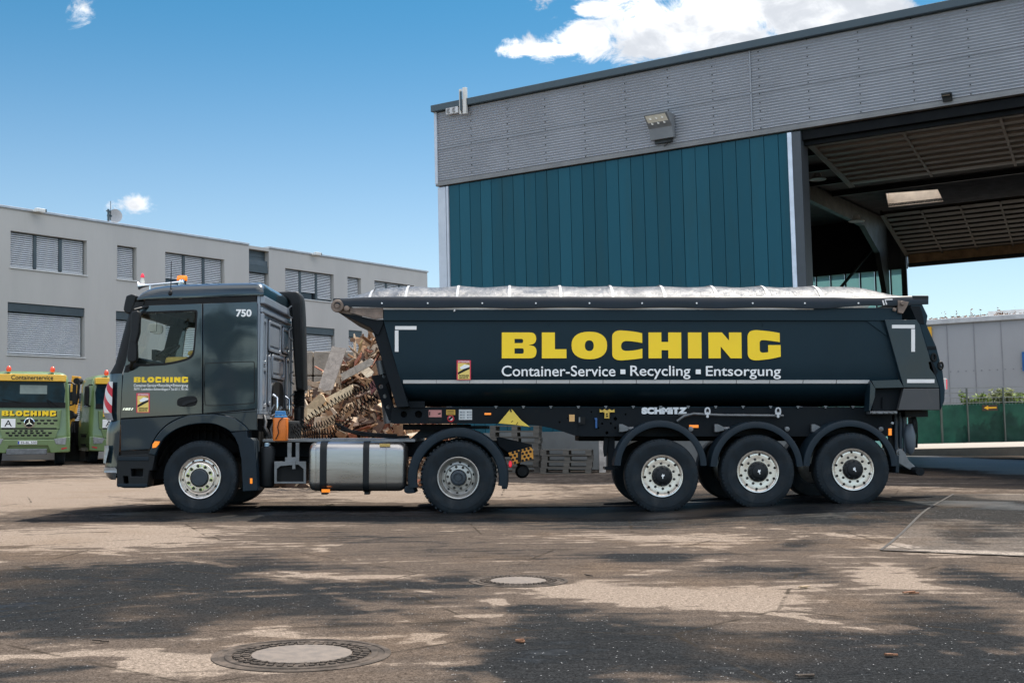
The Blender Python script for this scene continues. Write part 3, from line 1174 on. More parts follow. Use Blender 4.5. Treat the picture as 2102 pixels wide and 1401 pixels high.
def window(a0, a1, hb_, ht_, n, row, par, l0=.16, raised=None):
    fr, bl, si = MB(), MB(), MB()
    head = .0 if row == 0 else .34
    if head:
        O.box(fr, (a0 + .004, .05, ht_ - head), (a1 - .004, .30, ht_ - .004))
    w_ = (a1 - a0) / n
    fw = .07
    for (x0, x1, z0, z1) in [(a0 + .004, a1 - .004, hb_ + .004, hb_ + fw), (a0 + .004, a1 - .004, ht_ - head - fw, ht_ - head - .004)]:
        O.box(fr, (x0, l0 + .06, z0), (x1, l0 + .15, z1))
    for k in range(n + 1):
        x = a0 + w_ * k
        x0, x1 = (x - .07, x + .07) if 0 < k < n else ((x + .004, x + .06) if k == 0 else (x - .06, x - .004))
        O.box(fr, (x0, l0 - .03 if 0 < k < n else l0 + .06, hb_ + fw + .002), (x1, l0 + .15, ht_ - head - fw - .002))
    f = build('window', fr, M_FRAME, par)
    pm = MB()
    O.box(pm, (a0 + .01, l0 + .11, hb_ + .01), (a1 - .01, l0 + .125, ht_ - head - .01))
    build('pane', pm, M_PANE, f)
    for k in range(n):
        x0, x1 = a0 + w_ * k + .085, a0 + w_ * (k + 1) - .085
        lo = hb_ + .1
        if raised:
            lo = hb_ + .1 + raised[k] * (ht_ - hb_)
        z = ht_ - head - .05
        while z > lo:
            bl.add([O.w(x0, l0 + .03, z), O.w(x1, l0 + .03, z), O.w(x1, l0 - .018, z - .060), O.w(x0, l0 - .018, z - .060)], [(0, 1, 2, 3)])
            z -= .082
        O.box(bl, (x0, l0, z - .03), (x1, l0 + .03, z + .01))
        ng = max(2, int(round((x1 - x0) / 1.1)) + 1)
        for g_ in range(ng):
            xg = x0 + (x1 - x0) * (.12 + .76 * g_ / (ng - 1))
            O.box(fr, (xg, l0 - .03, lo), (xg + .016, l0 - .018, ht_ - head - .04))
    build('blind', bl, M_SLAT, f)
    if row < 3:
        O.box(si, (a0 - .03, -.05, hb_ - .05), (a1 + .03, .2, hb_ - .002))
        build('sill', si, M_SILL, f)


RAISE = {(0, 2): (.16, .06, 0), (0, 3): (.10, .22, .06)}
cnt = {0: 0, 1: 0, 2: 0}
for (a0, a1, hb_, ht_, n, row) in wins:
    window(a0, a1, hb_, ht_, n, row, office, raised=RAISE.get((row, cnt[row])))
    cnt[row] += 1
window(r0 + .02, r1 - .02, rb - 1.9, rb - .01, 1, 3, office, l0=.2)
window(r0 + .02, r1 - .02, BL, TL + .2, 1, 3, office, l0=.2)
# things on the office: two cameras, dish with a mast
for (u, v, lab, dirn) in ((68, 432, 'small white security camera under the office roof above the large upper window', 1),
                          (640, 521, 'small white security camera under the office roof right of the dark recess', -1)):
    a, h = O.px(u, v)
    e = empty('security_camera', O.w(a, -.1, h))
    tag(e, lab, 'security camera')
    mb = MB()
    O.box(mb, (a - .09, -.38, h - .09), (a + .30, -.2, h + .06))
    build('camera_body', mb, mat('cam_white', (.75, .75, .72), .4), e, bevel=.02)
    mb = MB()
    O.box(mb, (a - .05, -.2, h - .06), (a + .05, -.001, h + .01))
    build('bracket', mb, mat('cam_white', ()), e)
    mb = MB()
    O.box(mb, (a + .302, -.36, h - .07), (a + .36, -.22, h + .05))
    build('lens', mb, M_STEEL, e)
l_d = 1.5
a, h = O.px(236.5, 443, l_d)
e = empty('satellite_dish', O.w(a, l_d, hroof))
tag(e, 'round grey satellite dish on a mast on the office roof', 'satellite dish')
mb = MB()
c = O.w(a, l_d, h)
rad = .30
rows = []
axis = (CAM - c).normalized()
axis = (axis + Vector((.15, 0, .1))).normalized()
e1 = axis.cross(EZ).normalized()
e2 = e1.cross(axis)
for i in range(7):
    r_ = rad * i / 6
    rows.append([c - axis * (.08 * (1 - (i / 6) ** 2)) + (e1 * cos(t * pi / 16) + e2 * sin(t * pi / 16)) * max(r_, .001) for t in range(32)])
mb.grid(rows, True)
build('reflector', mb, mat('dish_grey', (.36, .37, .39), .5), e, smooth=60)
mb = MB()
am = O.px(225.5, 440, l_d)[0]
mb.cyl(O.w(am, l_d + .1, hroof - .25), O.w(am, l_d + .1, h + .27), .05, 8)
O.box(mb, (am - .1, l_d + .03, h + .16), (am + .1, l_d + .13, h + .21))
O.box(mb, (am, l_d + .12, h - .04), (a, l_d + .2, h + .04))
mb.cyl(O.w(am + .12, l_d + .1, h - .2), O.w(am + .12, l_d + .1, O.px(230, 412, l_d)[1]), .014, 6)
build('mast', mb, M_TRIM, e)

# ================================================================== FAR GREY WAREHOUSE, FENCE, LEDGE, SHRUBS
W_ = Frame((15, 58, 0), -.578)
M_WH = mat('warehouse_grey', (.34, .34, .35), .5, var=.04, scale=.4)
wl0 = W_.px(1770, 700)[0]
wl1 = W_.px(2300, 700)[0]
wr = W_.px(1985, 654)[1]
wh = empty('warehouse', W_.w(wl0, 0, 0))
tag(wh, 'pale grey panelled warehouse with planted roof behind the green fence', 'warehouse')
mb = MB()
W_.box(mb, (wl0, 0, -.5), (wl1, 14, wr))
build('wall', mb, M_WH, wh)
mb = MB()
for u in (1944, 1999, 2055, 2110):
    a = W_.px(u, 700)[0]
    W_.box(mb, (a, -.03, -.5), (a + .035, -.003, wr - .1))
hz_ = W_.px(1990, 762)[1]
for k in range(60):
    a = W_.px(1950, 762)[0] + k * .42
    W_.box(mb, (a, -.02, hz_), (a + .07, -.004, hz_ + .07))
build('panel_joint', mb, mat('joint_grey', (.25, .25, .265), .6), wh)
mb = MB()
W_.box(mb, (wl0 - .1, -.18, wr - .22), (wl1, .2, wr + .08))
build('roof_edge', mb, mat('edge_grey', (.5, .5, .5), .5), wh, bevel=.03)
mb = MB()
ac = W_.px(2012, 640)[0]
W_.box(mb, (ac, 2.0, wr + .1), (wl1, 3.5, wr + .5))
build('roof_parapet', mb, mat('parapet_white', (.75, .74, .7), .6), wh)
for (u0, v0, u1, v1, c, lab) in ((1903, 671, 1914.5, 708, (.80, .42, .02), 'plain yellow-orange sign on the warehouse wall just behind the tipper'),
                                  (2098, 722, 2128, 760, (.02, .12, .35), 'blue sign at the far right of the warehouse wall')):
    a0, h1 = W_.px(u0, v0)
    a1, h0 = W_.px(u1, v1)
    mb = MB()
    W_.box(mb, (a0 - (1.2 if u0 < 1950 else 0), -.12, h0), (a1, -.04, h1))
    o = build('wall_sign', mb, mat('sign_' + str(u0), c, .5), recenter=True)
    tag(o, lab, 'sign')

# leaf clumps (used for shrubs, roof planting and trees)
LEAFM = {}


def leafmat(name, c, var=.45, tl=.35):
    mt = bpy.data.materials.new(name)
    mt.use_nodes = True
    T = NT(mt.node_tree)
    ge = T.n('ShaderNodeNewGeometry')
    col = T.mix(ge.outputs['Random Per Island'], tuple(x * (1 - var) for x in c), tuple(x * (1 + var) for x in c))
    d = T.n('ShaderNodeBsdfPrincipled')
    d.inputs['Roughness'].default_value = .55
    T.l(col, d.inputs['Base Color'])
    t = T.n('ShaderNodeBsdfTranslucent')
    T.l(col, t.inputs[0])
    ms = T.n('ShaderNodeMixShader')
    ms.inputs[0].default_value = tl
    T.l(d.outputs[0], ms.inputs[1])
    T.l(t.outputs[0], ms.inputs[2])
    o = T.n('ShaderNodeOutputMaterial')
    T.l(ms.outputs[0], o.inputs[0])
    return mt


def leaves(mb, centres, n, size, spread):
    for _ in range(n):
        c = R.choice(centres)
        d = Vector((R.gauss(0, 1), R.gauss(0, 1), R.gauss(0, .8)))
        d = d.normalized() * (R.random() ** .5) * spread * R.uniform(.6, 1.2)
        p = Vector(c) + d
        a = Vector((R.uniform(-1, 1), R.uniform(-1, 1), R.uniform(-.6, .8))).normalized()
        b_ = a.cross(Vector((R.uniform(-1, 1), R.uniform(-1, 1), R.uniform(-1, 1)))).normalized()
        s_ = size * R.uniform(.6, 1.4)
        mb.add([p - a * s_, p + b_ * s_ * .45, p + a * s_, p - b_ * s_ * .45], [(0, 1, 2, 3)])


mb = MB()
for k in range(520):
    a = W_.px(1900, 650)[0] + R.random() * 26
    l = .1 + R.random() * 1.2
    h = wr + .05
    p = W_.w(a, l, h)
    leaves(mb, [p + Vector((0, 0, .12 * R.random()))], 3, .09, .16)
    if R.random() < .08:
        for q in range(5):
            leaves(mb, [p + Vector((0, 0, .12 * q))], 1, .07, .05)
o = build('roof_planting', mb, leafmat('sedum', (.16, .085, .05), .8, .2), wh)
o['kind'] = 'stuff'

# raised ledge (kerb and path) in front of the fence
LB = Frame((6, 31.5, 0), 0)
la, lh = LB.px(1860, 921, 0)
la2, lh0 = LB.px(1860, 932, 0)
mb = MB()
LB.box(mb, (la - 6, 0, -.6), (la + 30, 11.4, lh))
o = build('raised_path', mb, mat('path_concrete', (.34, .30, .26), .9, var=.12, bump=.004, bscale=20), bevel=.03, recenter=True)
tag(o, 'narrow raised concrete path with kerb at the foot of the fence', 'path', kind='structure')
FB = Frame((6, 42.0, 0), 0)
f0 = FB.px(1840, 916)[0]
f1 = FB.px(2180, 916)[0]
fb = FB.px(1930, 917)[1]
ft = FB.px(1930, 830.5)[1]
fw_ = FB.px(1930, 798)[1]
fence = empty('mesh_fence', FB.w(f0, 0, fb))
tag(fence, 'green screened wire mesh fence on steel posts at the right', 'fence')
mb = MB()
rows = []
NF = 150
for j in range(13):
    t = j / 12
    row = []
    for i in range(NF + 1):
        a = f0 + (f1 - f0) * i / NF
        sag = .05 * noise.noise((a * .9, t * 6, 3)) + .035 * noise.noise((a * 3, t * 13, 8))
        row.append(FB.w(a, .04 + sag, fb + .05 + (ft - fb - .05) * t + .03 * noise.noise((a * .8, 0, 5))))
    rows.append(row)
mb.grid(rows)
mt = bpy.data.materials.new('screen_green')
mt.use_nodes = True
T = NT(mt.node_tree)
d_ = T.n('ShaderNodeBsdfPrincipled')
tc = T.n('ShaderNodeTexCoord')
n_ = T.noise(tc.outputs['Object'], 1.4, 6, .65)
c = T.mix(T.ramp(n_, .3, .7), (.006, .045, .034), (.014, .078, .055))
T.l(c, d_.inputs['Base Color'])
d_.inputs['Roughness'].default_value = .7
t_ = T.n('ShaderNodeBsdfTranslucent')
T.l(c, t_.inputs[0])
ms = T.n('ShaderNodeMixShader')
ms.inputs[0].default_value = .35
T.l(d_.outputs[0], ms.inputs[1])
T.l(t_.outputs[0], ms.inputs[2])
o = T.n('ShaderNodeOutputMaterial')
T.l(ms.outputs[0], o.inputs[0])
build('privacy_screen', mb, mt, fence, smooth=80)
mb = MB()
FB.box(mb, (f0, .0, fb - .25), (f1, .16, fb + .13))
build('base_board', mb, mat('board_brown', (.16, .13, .10), .8), fence)
for u in (1930, 1985, 2060, 2140):
    a = FB.px(u, 870)[0]
    mb = MB()
    big = u in (1930,)
    FB.box(mb, (a, -.12, fb - .1), (a + (.09 if big else .06), -.02, fw_ if u != 1930 else ft + .05))
    build('post', mb, mat('post_steel', (.10, .12, .11), .5, metal=.2), fence)
mb = MB()
for k in range(4):
    h = ft + (fw_ - ft) * (k + .2) / 3.2
    FB.box(mb, (f0, -.01, h), (f1, .01, h + .035))
n = int((f1 - f0) / .16)
for i in range(n):
    a = f0 + i * .16
    FB.box(mb, (a, -.012, ft - .05), (a + .012, -.002, ft + .3))
build('wire_mesh', mb, mat('wire', (.25, .27, .27), .5, metal=.5), fence)
# arrow sign on the fence
a0, h0 = FB.px(2013, 843)
a1, h1 = FB.px(2044, 830)
e = empty('arrow_sign', FB.w(a0, -.2, h0))
tag(e, 'small brown sign with a yellow arrow pointing left on the green fence', 'sign')
mb = MB()
FB.box(mb, (a0, -.22, h0), (a1, -.18, h1))
build('board', mb, mat('sign_brown', (.05, .03, .018), .6), e)
mb = MB()
w_, hh = a1 - a0, h1 - h0
ar = [(.10, .5), (.38, .85), (.38, .64), (.92, .64), (.92, .36), (.38, .36), (.38, .15)]
FB.plate(mb, [[(a0 + x * w_, h0 + y * hh) for x, y in ar]], -.235, .012)
build('arrow', mb, mat('arrow_yellow', (.85, .45, .02), .5), e)
# shrubs behind the fence
for i, (u0, u1, vt, lab) in enumerate(((1975, 2032, 806, 'low leafy shrub behind the fence left of the arrow sign'),
                                       (2032, 2075, 794, 'tallest pale-flowering shrub behind the fence right of the arrow sign'),
                                       (2075, 2125, 804, 'leafy shrub behind the fence at the right edge'))):
    l = .9
    a0, ht_ = FB.px(u0, vt, l)
    a1, _ = FB.px(u1, vt, l)
    e = empty('shrub', FB.w((a0 + a1) / 2, l, fb))
    tag(e, lab, 'shrub')
    st, lf = MB(), MB()
    cs = []
    for k in range(11):
        b0 = FB.w((a0 + a1) / 2 + R.uniform(-.4, .4), l + R.uniform(-.1, .2), fb)
        top = FB.w(a0 + (a1 - a0) * (k + .5) / 11, l + R.uniform(-.2, .3), fb + (ht_ - fb) * R.uniform(.72, 1.0))
        mid = b0.lerp(top, .6) + Vector((R.uniform(-.1, .1), 0, 0))
        st.tube([b0, mid, top], .02, 5, rad=[.03, .02, .006])
        for q in range(16):
            cs.append(b0.lerp(top, .45 + .55 * R.random()))
    leaves(lf, cs, 1700, .12, .30)
    build('stem', st, mat('stem_brown', (.12, .085, .05), .8), e)
    build('foliage', lf, leafmat('shrub_leaf_%d' % i, (.15, .21, .05) if i != 1 else (.24, .27, .12), .6), e)

# ================================================================== CONCRETE BLOCKS, WOOD HEAP, PALLETS, MANHOLES
M_BLOCK = mat('rough_block', (.28, .235, .19), .95, var=.22, scale=2.2, bump=.03, bscale=7, dirt=(.2, .16, .12), damt=.3)
YB = 14.0
xl = bp(642.5, 740, YB).x
z1 = bp(650, 720, YB).z
bh = z1 / 5
bw = .052 * (YB + CAM_D) * 1000 / F_PX * 1.0
for col in range(3):
    for row in range(5):
        x0 = xl - bw + col * bw
        mb = MB()
        mb.box((x0 + .015, YB, row * bh + .008), (x0 + bw - .015, YB + .75, (row + 1) * bh - .008))
        o = build('concrete_block', mb, M_BLOCK, bevel=.035, recenter=True)
        if row == 4:
            lb = ['rough concrete block at the top of the wall, partly behind the black air duct', 'rough concrete block at the top of the wall, right of the vertical joint',
                  'top concrete block of the wall hidden behind the upright board'][col]
            tag(o, lb, 'concrete block', 'stacked concrete blocks')
        else:
            tag(o, 'rough concrete block low in the stack behind the wood heap', 'concrete block', 'stacked concrete blocks')

# heap
HC = Vector((bp(800, 860, 10.5).x, 10.5, 0))
HTOP = bp(790, 690, 10.5).z


def heap_z(x, y):
    dx = (x - HC.x)
    r = sqrt((dx / (3.3 if dx < 0 else 1.9)) ** 2 + ((y - HC.y) / 3.0) ** 2)
    return max(0, HTOP * (1 - r ** 1.15) * (1 + .12 * noise.noise((x * .9, y * .9, 3))))


mb = MB()
rows = []
for j in range(41):
    y = HC.y - 3.1 + 6.2 * j / 40
    rows.append([(HC.x - 3.6 + 9 * i / 60, y, heap_z(HC.x - 3.6 + 9 * i / 60, y) - .05) for i in range(61)])
mb.grid(rows)
core_mb = mb
mb = MB()
WOODC = [(.50, .32, .18), (.62, .46, .31), (.34, .19, .10), (.20, .11, .06), (.64, .52, .39), (.10, .055, .035), (.40, .29, .20), (.28, .10, .055)]


def woodmat(name, base, lo=.55):
    mt = bpy.data.materials.new(name)
    mt.use_nodes = True
    T = NT(mt.node_tree)
    b = T.n('ShaderNodeBsdfPrincipled')
    o = T.n('ShaderNodeOutputMaterial')
    T.l(b.outputs[0], o.inputs[0])
    ge = T.n('ShaderNodeNewGeometry')
    rp = ge.outputs['Random Per Island']
    cr = T.n('ShaderNodeValToRGB')
    T.l(rp, cr.inputs[0])
    cr.color_ramp.interpolation = 'CONSTANT'
    el = cr.color_ramp.elements
    cols = base
    el[0].color = (*cols[0], 1)
    el[1].position = 1 / len(cols)
    el[1].color = (*cols[1], 1)
    for i in range(2, len(cols)):
        e_ = el.new(i / len(cols))
        e_.color = (*cols[i], 1)
    tc = T.n('ShaderNodeTexCoord')
    n_ = T.noise(tc.outputs['Object'], 7, 7, .7, 1.2)
    g_ = T.ramp(n_, .25, .75, lo, 1.15)
    gv = T.n('ShaderNodeCombineColor')
    for i in range(3):
        T.l(g_, gv.inputs[i])
    T.l(T.mix(1.0, cr.outputs[0], gv.outputs[0], 'MULTIPLY'), b.inputs['Base Color'])
    b.inputs['Roughness'].default_value = .85
    return mt


M_WOOD = woodmat('scrap_wood', WOODC)


def splinter(mb, c, L, w_, t_, M):
    """a broken plank: box with skewed, ragged ends"""
    c = Vector(c)
    k1, k2, k3 = R.uniform(-.25, .25), R.uniform(-.25, .25), R.uniform(.4, 1)
    prof = [(-L / 2, -w_ / 2), (-L / 2 + abs(k1) * w_, 0), (-L / 2 + k2 * w_ * .5, w_ / 2), (L / 2 - k1 * w_, w_ / 2 * k3), (L / 2 + k2 * w_, 0), (L / 2 - abs(k2) * w_, -w_ / 2)]
    a = [c + M @ Vector((x, y, -t_ / 2)) for x, y in prof]
    b_ = [c + M @ Vector((x, y, t_ / 2)) for x, y in prof]
    mb.prism(a, b_)


def heap_piece(mb, x, y, L, w_, t_, lift=.0):
    z = heap_z(x, y)
    ex = (heap_z(x + .2, y) - heap_z(x - .2, y)) / .4
    ey = (heap_z(x, y + .2) - heap_z(x, y - .2)) / .4
    nrm = Vector((-ex, -ey, 1)).normalized()
    q = EZ.rotation_difference(nrm).to_matrix()
    M = q @ Matrix.Rotation(R.uniform(0, 2 * pi), 3, 'Z') @ Matrix.Rotation(R.gauss(0, .45), 3, 'Y') @ Matrix.Rotation(R.gauss(0, .7), 3, 'X')
    splinter(mb, (x, y, z + lift), L, w_, t_, M)


for _ in range(2900):
    x = HC.x - 3.5 + 5.2 * R.random()
    y = HC.y - 3.1 + 3.7 * R.random()
    if heap_z(x, y) < .02 and (R.random() < .85 or x > HC.x + 1.2):
        continue
    if R.random() < .38:
        heap_piece(mb, x, y, R.uniform(.2, .6), R.uniform(.02, .09), R.uniform(.008, .03), .05)
    else:
        heap_piece(mb, x, y, R.uniform(.45, 1.5), R.choice((.05, .07, .10, .14, .22)) * R.uniform(.8, 1.2), R.uniform(.012, .03), .05)
o = build('wood_heap', mb, M_WOOD, recenter=True)
build('heap_core', core_mb, mat('heap_gap_shade', (.055, .038, .026), .95, var=.4, scale=6, bump=.02, bscale=12), o)  # core coloured dark to stand for shade in gaps between pieces
tag(o, 'heap of splintered scrap wood between the cab and the tipper', 'wood heap', kind='stuff')
# the pieces that stand out


def board(u0, v0, u1, v1, wd, Y, lab, c, twist=.3, th=.025):
    a, b_ = bp(u0, v0, Y), bp(u1, v1, Y - .5)
    d = (b_ - a)
    L = d.length
    d.normalize()
    yv = Vector((0, -1, .5))
    yv = (yv - d * yv.dot(d)).normalized()
    M = Matrix((d, yv.cross(d), yv)).transposed() @ Matrix.Rotation(twist, 3, 'X')
    mb = MB()
    splinter(mb, (a + b_) / 2, L, wd, th, M)
    o = build('scrap_board', mb, woodmat('board_' + lab[:14], [tuple(x * .72 for x in c), tuple(x * .9 for x in c)]), recenter=True)
    tag(o, lab, 'board', 'boards lying on the wood heap')


board(697, 712, 668, 800, .34, 8.9, 'wide grey-brown board standing upright on the left of the wood heap', (.42, .35, .29), .15)
board(630, 850, 722, 796, .34, 7.6, 'long pale plank sloping up to the right across the left of the heap', (.66, .50, .31), -.2)
board(622, 860, 664, 810, .30, 7.8, 'short broad pale board at the lower left end of the heap', (.60, .44, .27), .1)
board(735, 745, 762, 770, .2, 8.4, 'short cream board high on the heap beside a reddish one', (.66, .56, .42), .2)
board(728, 748, 742, 725, .16, 8.5, 'small reddish-brown board near the top of the heap', (.42, .14, .07), .1)
board(738, 720, 742, 700, .12, 8.6, 'small yellow board standing near the top of the heap', (.58, .42, .2), .1)
board(700, 775, 765, 740, .16, 8.2, 'narrow grey plank leaning across the middle of the heap', (.46, .40, .33), .3)
board(660, 870, 690, 855, .28, 7.2, 'brown board low on the heap behind the coiled hoses', (.45, .30, .17), .2)
board(760, 800, 785, 770, .22, 7.9, 'maroon board beside the tipping bracket', (.20, .07, .07), .2)
board(590, 890, 620, 882, .3, 7.0, 'tan board at the very foot of the heap by the cab', (.46, .30, .17), .4)


# pallets
def pallet_proto():
    e = empty('wooden_pallet', (0, 0, 0))
    M_P = mat('pallet_wood', (.115, .105, .09), .9, var=.3, scale=4, stretch=(.4, 3, 3))
    L, D = 1.22, .8
    mb = MB()
    for k in range(5):
        y = -D / 2 + k * (D - .12) / 4
        mb.box((-L / 2, y, .122), (L / 2, y + .12, .144))
    build('deck_board', mb, M_P, e)
    mb = MB()
    for k in range(3):
        y = -D / 2 + k * (D - .1) / 2
        mb.box((-L / 2, y, 0), (L / 2, y + .1, .022))
    build('runner', mb, M_P, e)
    mb = MB()
    for i in range(3):
        for k in range(3):
            x = -L / 2 + i * (L - .14) / 2
            y = -D / 2 + k * (D - .1) / 2
            mb.box((x, y, .0225), (x + .14, y + .1, .1))
    for i in range(3):
        x = -L / 2 + i * (L - .14) / 2
        mb.box((x, -D / 2, .1003), (x + .14, D / 2, .1215))
    build('block', mb, M_P, e)
    return e


pal = pallet_proto()
first = True
LEVEL = ['lowest', 'second lowest', 'third from the bottom', 'fourth from the bottom', 'fifth from the bottom', 'sixth from the bottom', 'seventh from the bottom', 'topmost']


def stack(u, v, Y, n, name, rz):
    global first
    c = bp(u, v, Y)
    base = zg(c.x, c.y)
    for k in range(n):
        o = pal if first else copy_tree(pal)
        first = False
        o.location = (c.x + R.uniform(-.03, .03), c.y + R.uniform(-.03, .03), base + k * .1447 * 1.12)
        o.scale = (1.12, 1.12, 1.12)
        o.rotation_euler = (0, 0, rz + R.uniform(-.03, .03))
        lv = LEVEL[k] if k < n - 1 else 'topmost'
        tag(o, 'grey weathered pallet, %s of the %s' % (lv, name), 'pallet', 'stacked wooden pallets')


stack(1165, 966, 15.6, 4, 'low stack standing right of the axle', -.12)
stack(1060, 962, 16.6, 8, 'high stack standing behind the yellow wedge', -.12)
# pale timber post beside the pallets
p = bp(1237, 966, 15.4)
mb = MB()
mb.box((p.x - .09, p.y, 0), (p.x + .09, p.y + .16, bp(1237, 880, 15.4).z))
o = build('timber_post', mb, mat('post_timber', (.46, .42, .38), .9, var=.3, scale=5), bevel=.012, recenter=True)
tag(o, 'pale timber post standing right of the low pallet stack', 'post')


# manholes
def manhole(u, v, rad, lab):
    c = bpz(u, v, 0)
    e = empty('manhole_cover', (c.x, c.y, 0))
    tag(e, lab, 'manhole cover')
    M_IRON = mat('cast_iron', (.05, .041, .034), .85, metal=.0, spec=.1, var=.5, scale=9, bump=.004, bscale=60, dirt=(.16, .125, .10), dscale=6, damt=.8)
    mb = MB()
    mb.lathe([(rad, -.02), (rad, .005), (rad * .93, .007), (rad * .92, .002), (rad * .86, .002), (rad * .85, .008), (rad * .78, .008), (rad * .775, .002)], 64, (c.x, c.y, 0), 'Z')
    build('frame_ring', mb, M_IRON, e, smooth=30)
    mb = MB()
    mb.lathe([(rad * .765, .001), (rad * .76, .005), (rad * .585, .005), (rad * .57, .001)], 64, (c.x, c.y, 0), 'Z')
    for ring, n_, rr in ((0, 40, .72), (1, 34, .62)):
        for k in range(n_):
            t = 2 * pi * (k + .5 * ring) / n_
            M = Matrix.Rotation(t, 3, 'Z')
            mb.obox((c.x + rad * rr * cos(t), c.y + rad * rr * sin(t), .006), (rad * .07, rad * .055, .012), M)
    for k in range(8):
        t = 2 * pi * (k + .3) / 8
        mb.obox((c.x + rad * .67 * cos(t), c.y + rad * .67 * sin(t), .0065), (rad * .2, rad * .025, .012), Matrix.Rotation(t, 3, 'Z'))
    build('cover_rim', mb, M_IRON, e, smooth=30)
    mb = MB()
    mb.lathe([(rad * .56, .001), (rad * .56, .008), (rad * .53, .010), (0.001, .010)], 64, (c.x, c.y, 0), 'Z')
    build('concrete_fill', mb, mat('fill_concrete', (.135, .110, .091), .9, var=.25, scale=14, bump=.003, bscale=60, dirt=(.13, .10, .08), dscale=4, damt=.45), e, smooth=30)


manhole(620, 1343, (bpz(800, 1343, 0).x - bpz(436, 1343, 0).x) / 2, 'large round manhole cover with concrete centre in the left foreground')
manhole(1064, 1192, (bpz(1166, 1192, 0).x - bpz(962, 1192, 0).x) / 2, 'smaller-looking round manhole cover in front of the trailer')
# litter
LIT = [(210, 1318, .16, .03, 'thin dark bark strip at the lower left of the yard'), (1655, 1207, .16, .06, 'small tan wood scrap left of the other one on the dusty strip'),
       (1868, 1219, .22, .06, 'reddish wood scrap lying near the concrete slab'), (1822, 1347, .14, .05, 'reddish-brown wood scrap in the lower right foreground'),
       (1064, 1318, .09, .05, 'small red-brown chip in the middle foreground'), (1640, 1391, .22, .025, 'thin stick lying at the bottom edge'),
       (1206, 1183, .14, .02, 'short dark twig right of the farther manhole cover'), (672, 1037, .5, .06, 'pale curved wood strip under the fuel tank')]
for u, v, L, wd, lab in LIT:
    c = bpz(u, v, 0)
    mb = MB()
    L *= .6
    wd *= .7
    for k in range(2):
        M = Matrix.Rotation(R.uniform(-.5, .5), 3, 'Z') @ Matrix.Rotation(R.uniform(-.12, .12), 3, 'Y')
        splinter(mb, c + Vector((R.uniform(-.3, .3) * L, R.uniform(-.25, .25) * L * .5, .010 + .006 * k)), L * R.uniform(.5, 1), wd * R.uniform(.5, 1), .008, M)
    cc = (.58, .42, .26) if 'pale' in lab or 'tan' in lab else ((.30, .13, .06) if 'red' in lab else (.10, .07, .05))
    o = build('wood_scrap', mb, woodmat('litter_%d' % u, [cc, tuple(x * .8 for x in cc)]), recenter=True)
    tag(o, lab, 'wood scrap', 'wood scraps on the yard')


# ================================================================== LORRY MATERIALS
PAINT = (.005, .017, .025)
M_PAINT = mat('anthracite_paint', PAINT, .35, var=.05, coat=.85, wav=.022, bscale=.9, spec=.25, dirt=(.05, .042, .034), dscale=.7, damt=.10)
M_PAINT2 = mat('anthracite_panel', (.008, .020, .029), .42, var=.06, coat=.25, spec=.3, wav=.02, bscale=1.1, dirt=(.05, .042, .035), dscale=1.2, damt=.16)
M_REAR_LIT = mat('cab_rear_sunlit', (.22, .25, .29), .38, var=.06, coat=.4, dirt=(.2, .17, .14), dscale=2.5, damt=.2)  # cab paint lightened to stand for sunlight on the rear wall
M_PLAST = mat('black_plastic', (.0045, .006, .0075), .52, var=.25, scale=5, dirt=(.04, .036, .032), dscale=3, damt=.3, spec=.35)
M_GUARD = mat('mudguard_plastic', (.006, .014, .022), .5, var=.2, scale=3, spec=.28, dirt=(.04, .036, .03), dscale=2.4, damt=.35)
M_DARK = mat('under_dark', (.004, .0045, .005), .8, spec=.15, var=.3)
M_CHAS = mat('chassis_paint', (.003, .006, .009), .6, var=.25, scale=3, spec=.2, dirt=(.03, .025, .02), dscale=2.2, damt=.25)
M_TYRE = mat('tyre_rubber', (.010, .0155, .0205), .75, spec=.25, var=.35, scale=7, bump=.002, bscale=120, dirt=(.062, .06, .057), dscale=2.8, damt=.5)
M_ALU = mat('rim_aluminium', (.74, .68, .62), .30, metal=.95, var=.12, scale=6, dirt=(.26, .19, .14), dscale=7, damt=.42)
M_ALUD = mat('rim_steel', (.46, .44, .41), .38, metal=.75, var=.2, scale=6, dirt=(.16, .13, .11), dscale=5, damt=.5)
M_HUB = mat('hub_cap', (.022, .032, .042), .45, var=.2, scale=8, dirt=(.16, .13, .10), dscale=6, damt=.35)
M_NUT = mat('wheel_nut', (.05, .045, .04), .5, metal=.4, var=.3, scale=20)
M_IND = mat('nut_indicator', (.62, .72, .30), .5, var=.1)
M_TANK = mat('brushed_tank', (.37, .355, .34), .30, metal=.95, var=.12, scale=2.2, stretch=(.5, 1, 5), dirt=(.25, .20, .16), dscale=1.6, damt=.30)
M_CHROME = mat('chrome', (.8, .8, .8), .12, metal=1, var=.03)
M_STEELB = mat('bare_steel', (.17, .175, .18), .45, metal=.6, var=.2, scale=8, dirt=(.16, .12, .09), dscale=5, damt=.4)
M_RUST = mat('rusty_steel', (.20, .15, .12), .75, var=.35, scale=7, dirt=(.16, .07, .03), dscale=5, damt=.5)
M_YEL = mat('letter_yellow', (1.0, .66, .008), .40, var=.03)
M_WHITE = mat('marking_white', (.78, .76, .74), .5, var=.05, dirt=(.5, .45, .4), dscale=3, damt=.15)
M_TXT = mat('letter_white', (.86, .86, .85), .5, var=.02)
M_RED = mat('marking_red', (.50, .012, .022), .45, var=.05)
M_BLK = mat('print_black', (.004, .0045, .005), .6, var=0, spec=.3)
M_AMB = mat('amber_lens', (.85, .24, .01), .2, var=.05, spec=.8, emit=(1, .25, .01, .25))
M_REDL = mat('red_lens', (.65, .012, .04), .2, var=.05, spec=.8, emit=(1, .01, .05, .2))
M_CLEAR = mat('clear_lens', (.26, .27, .28), .2, metal=.1, var=.2, scale=14)
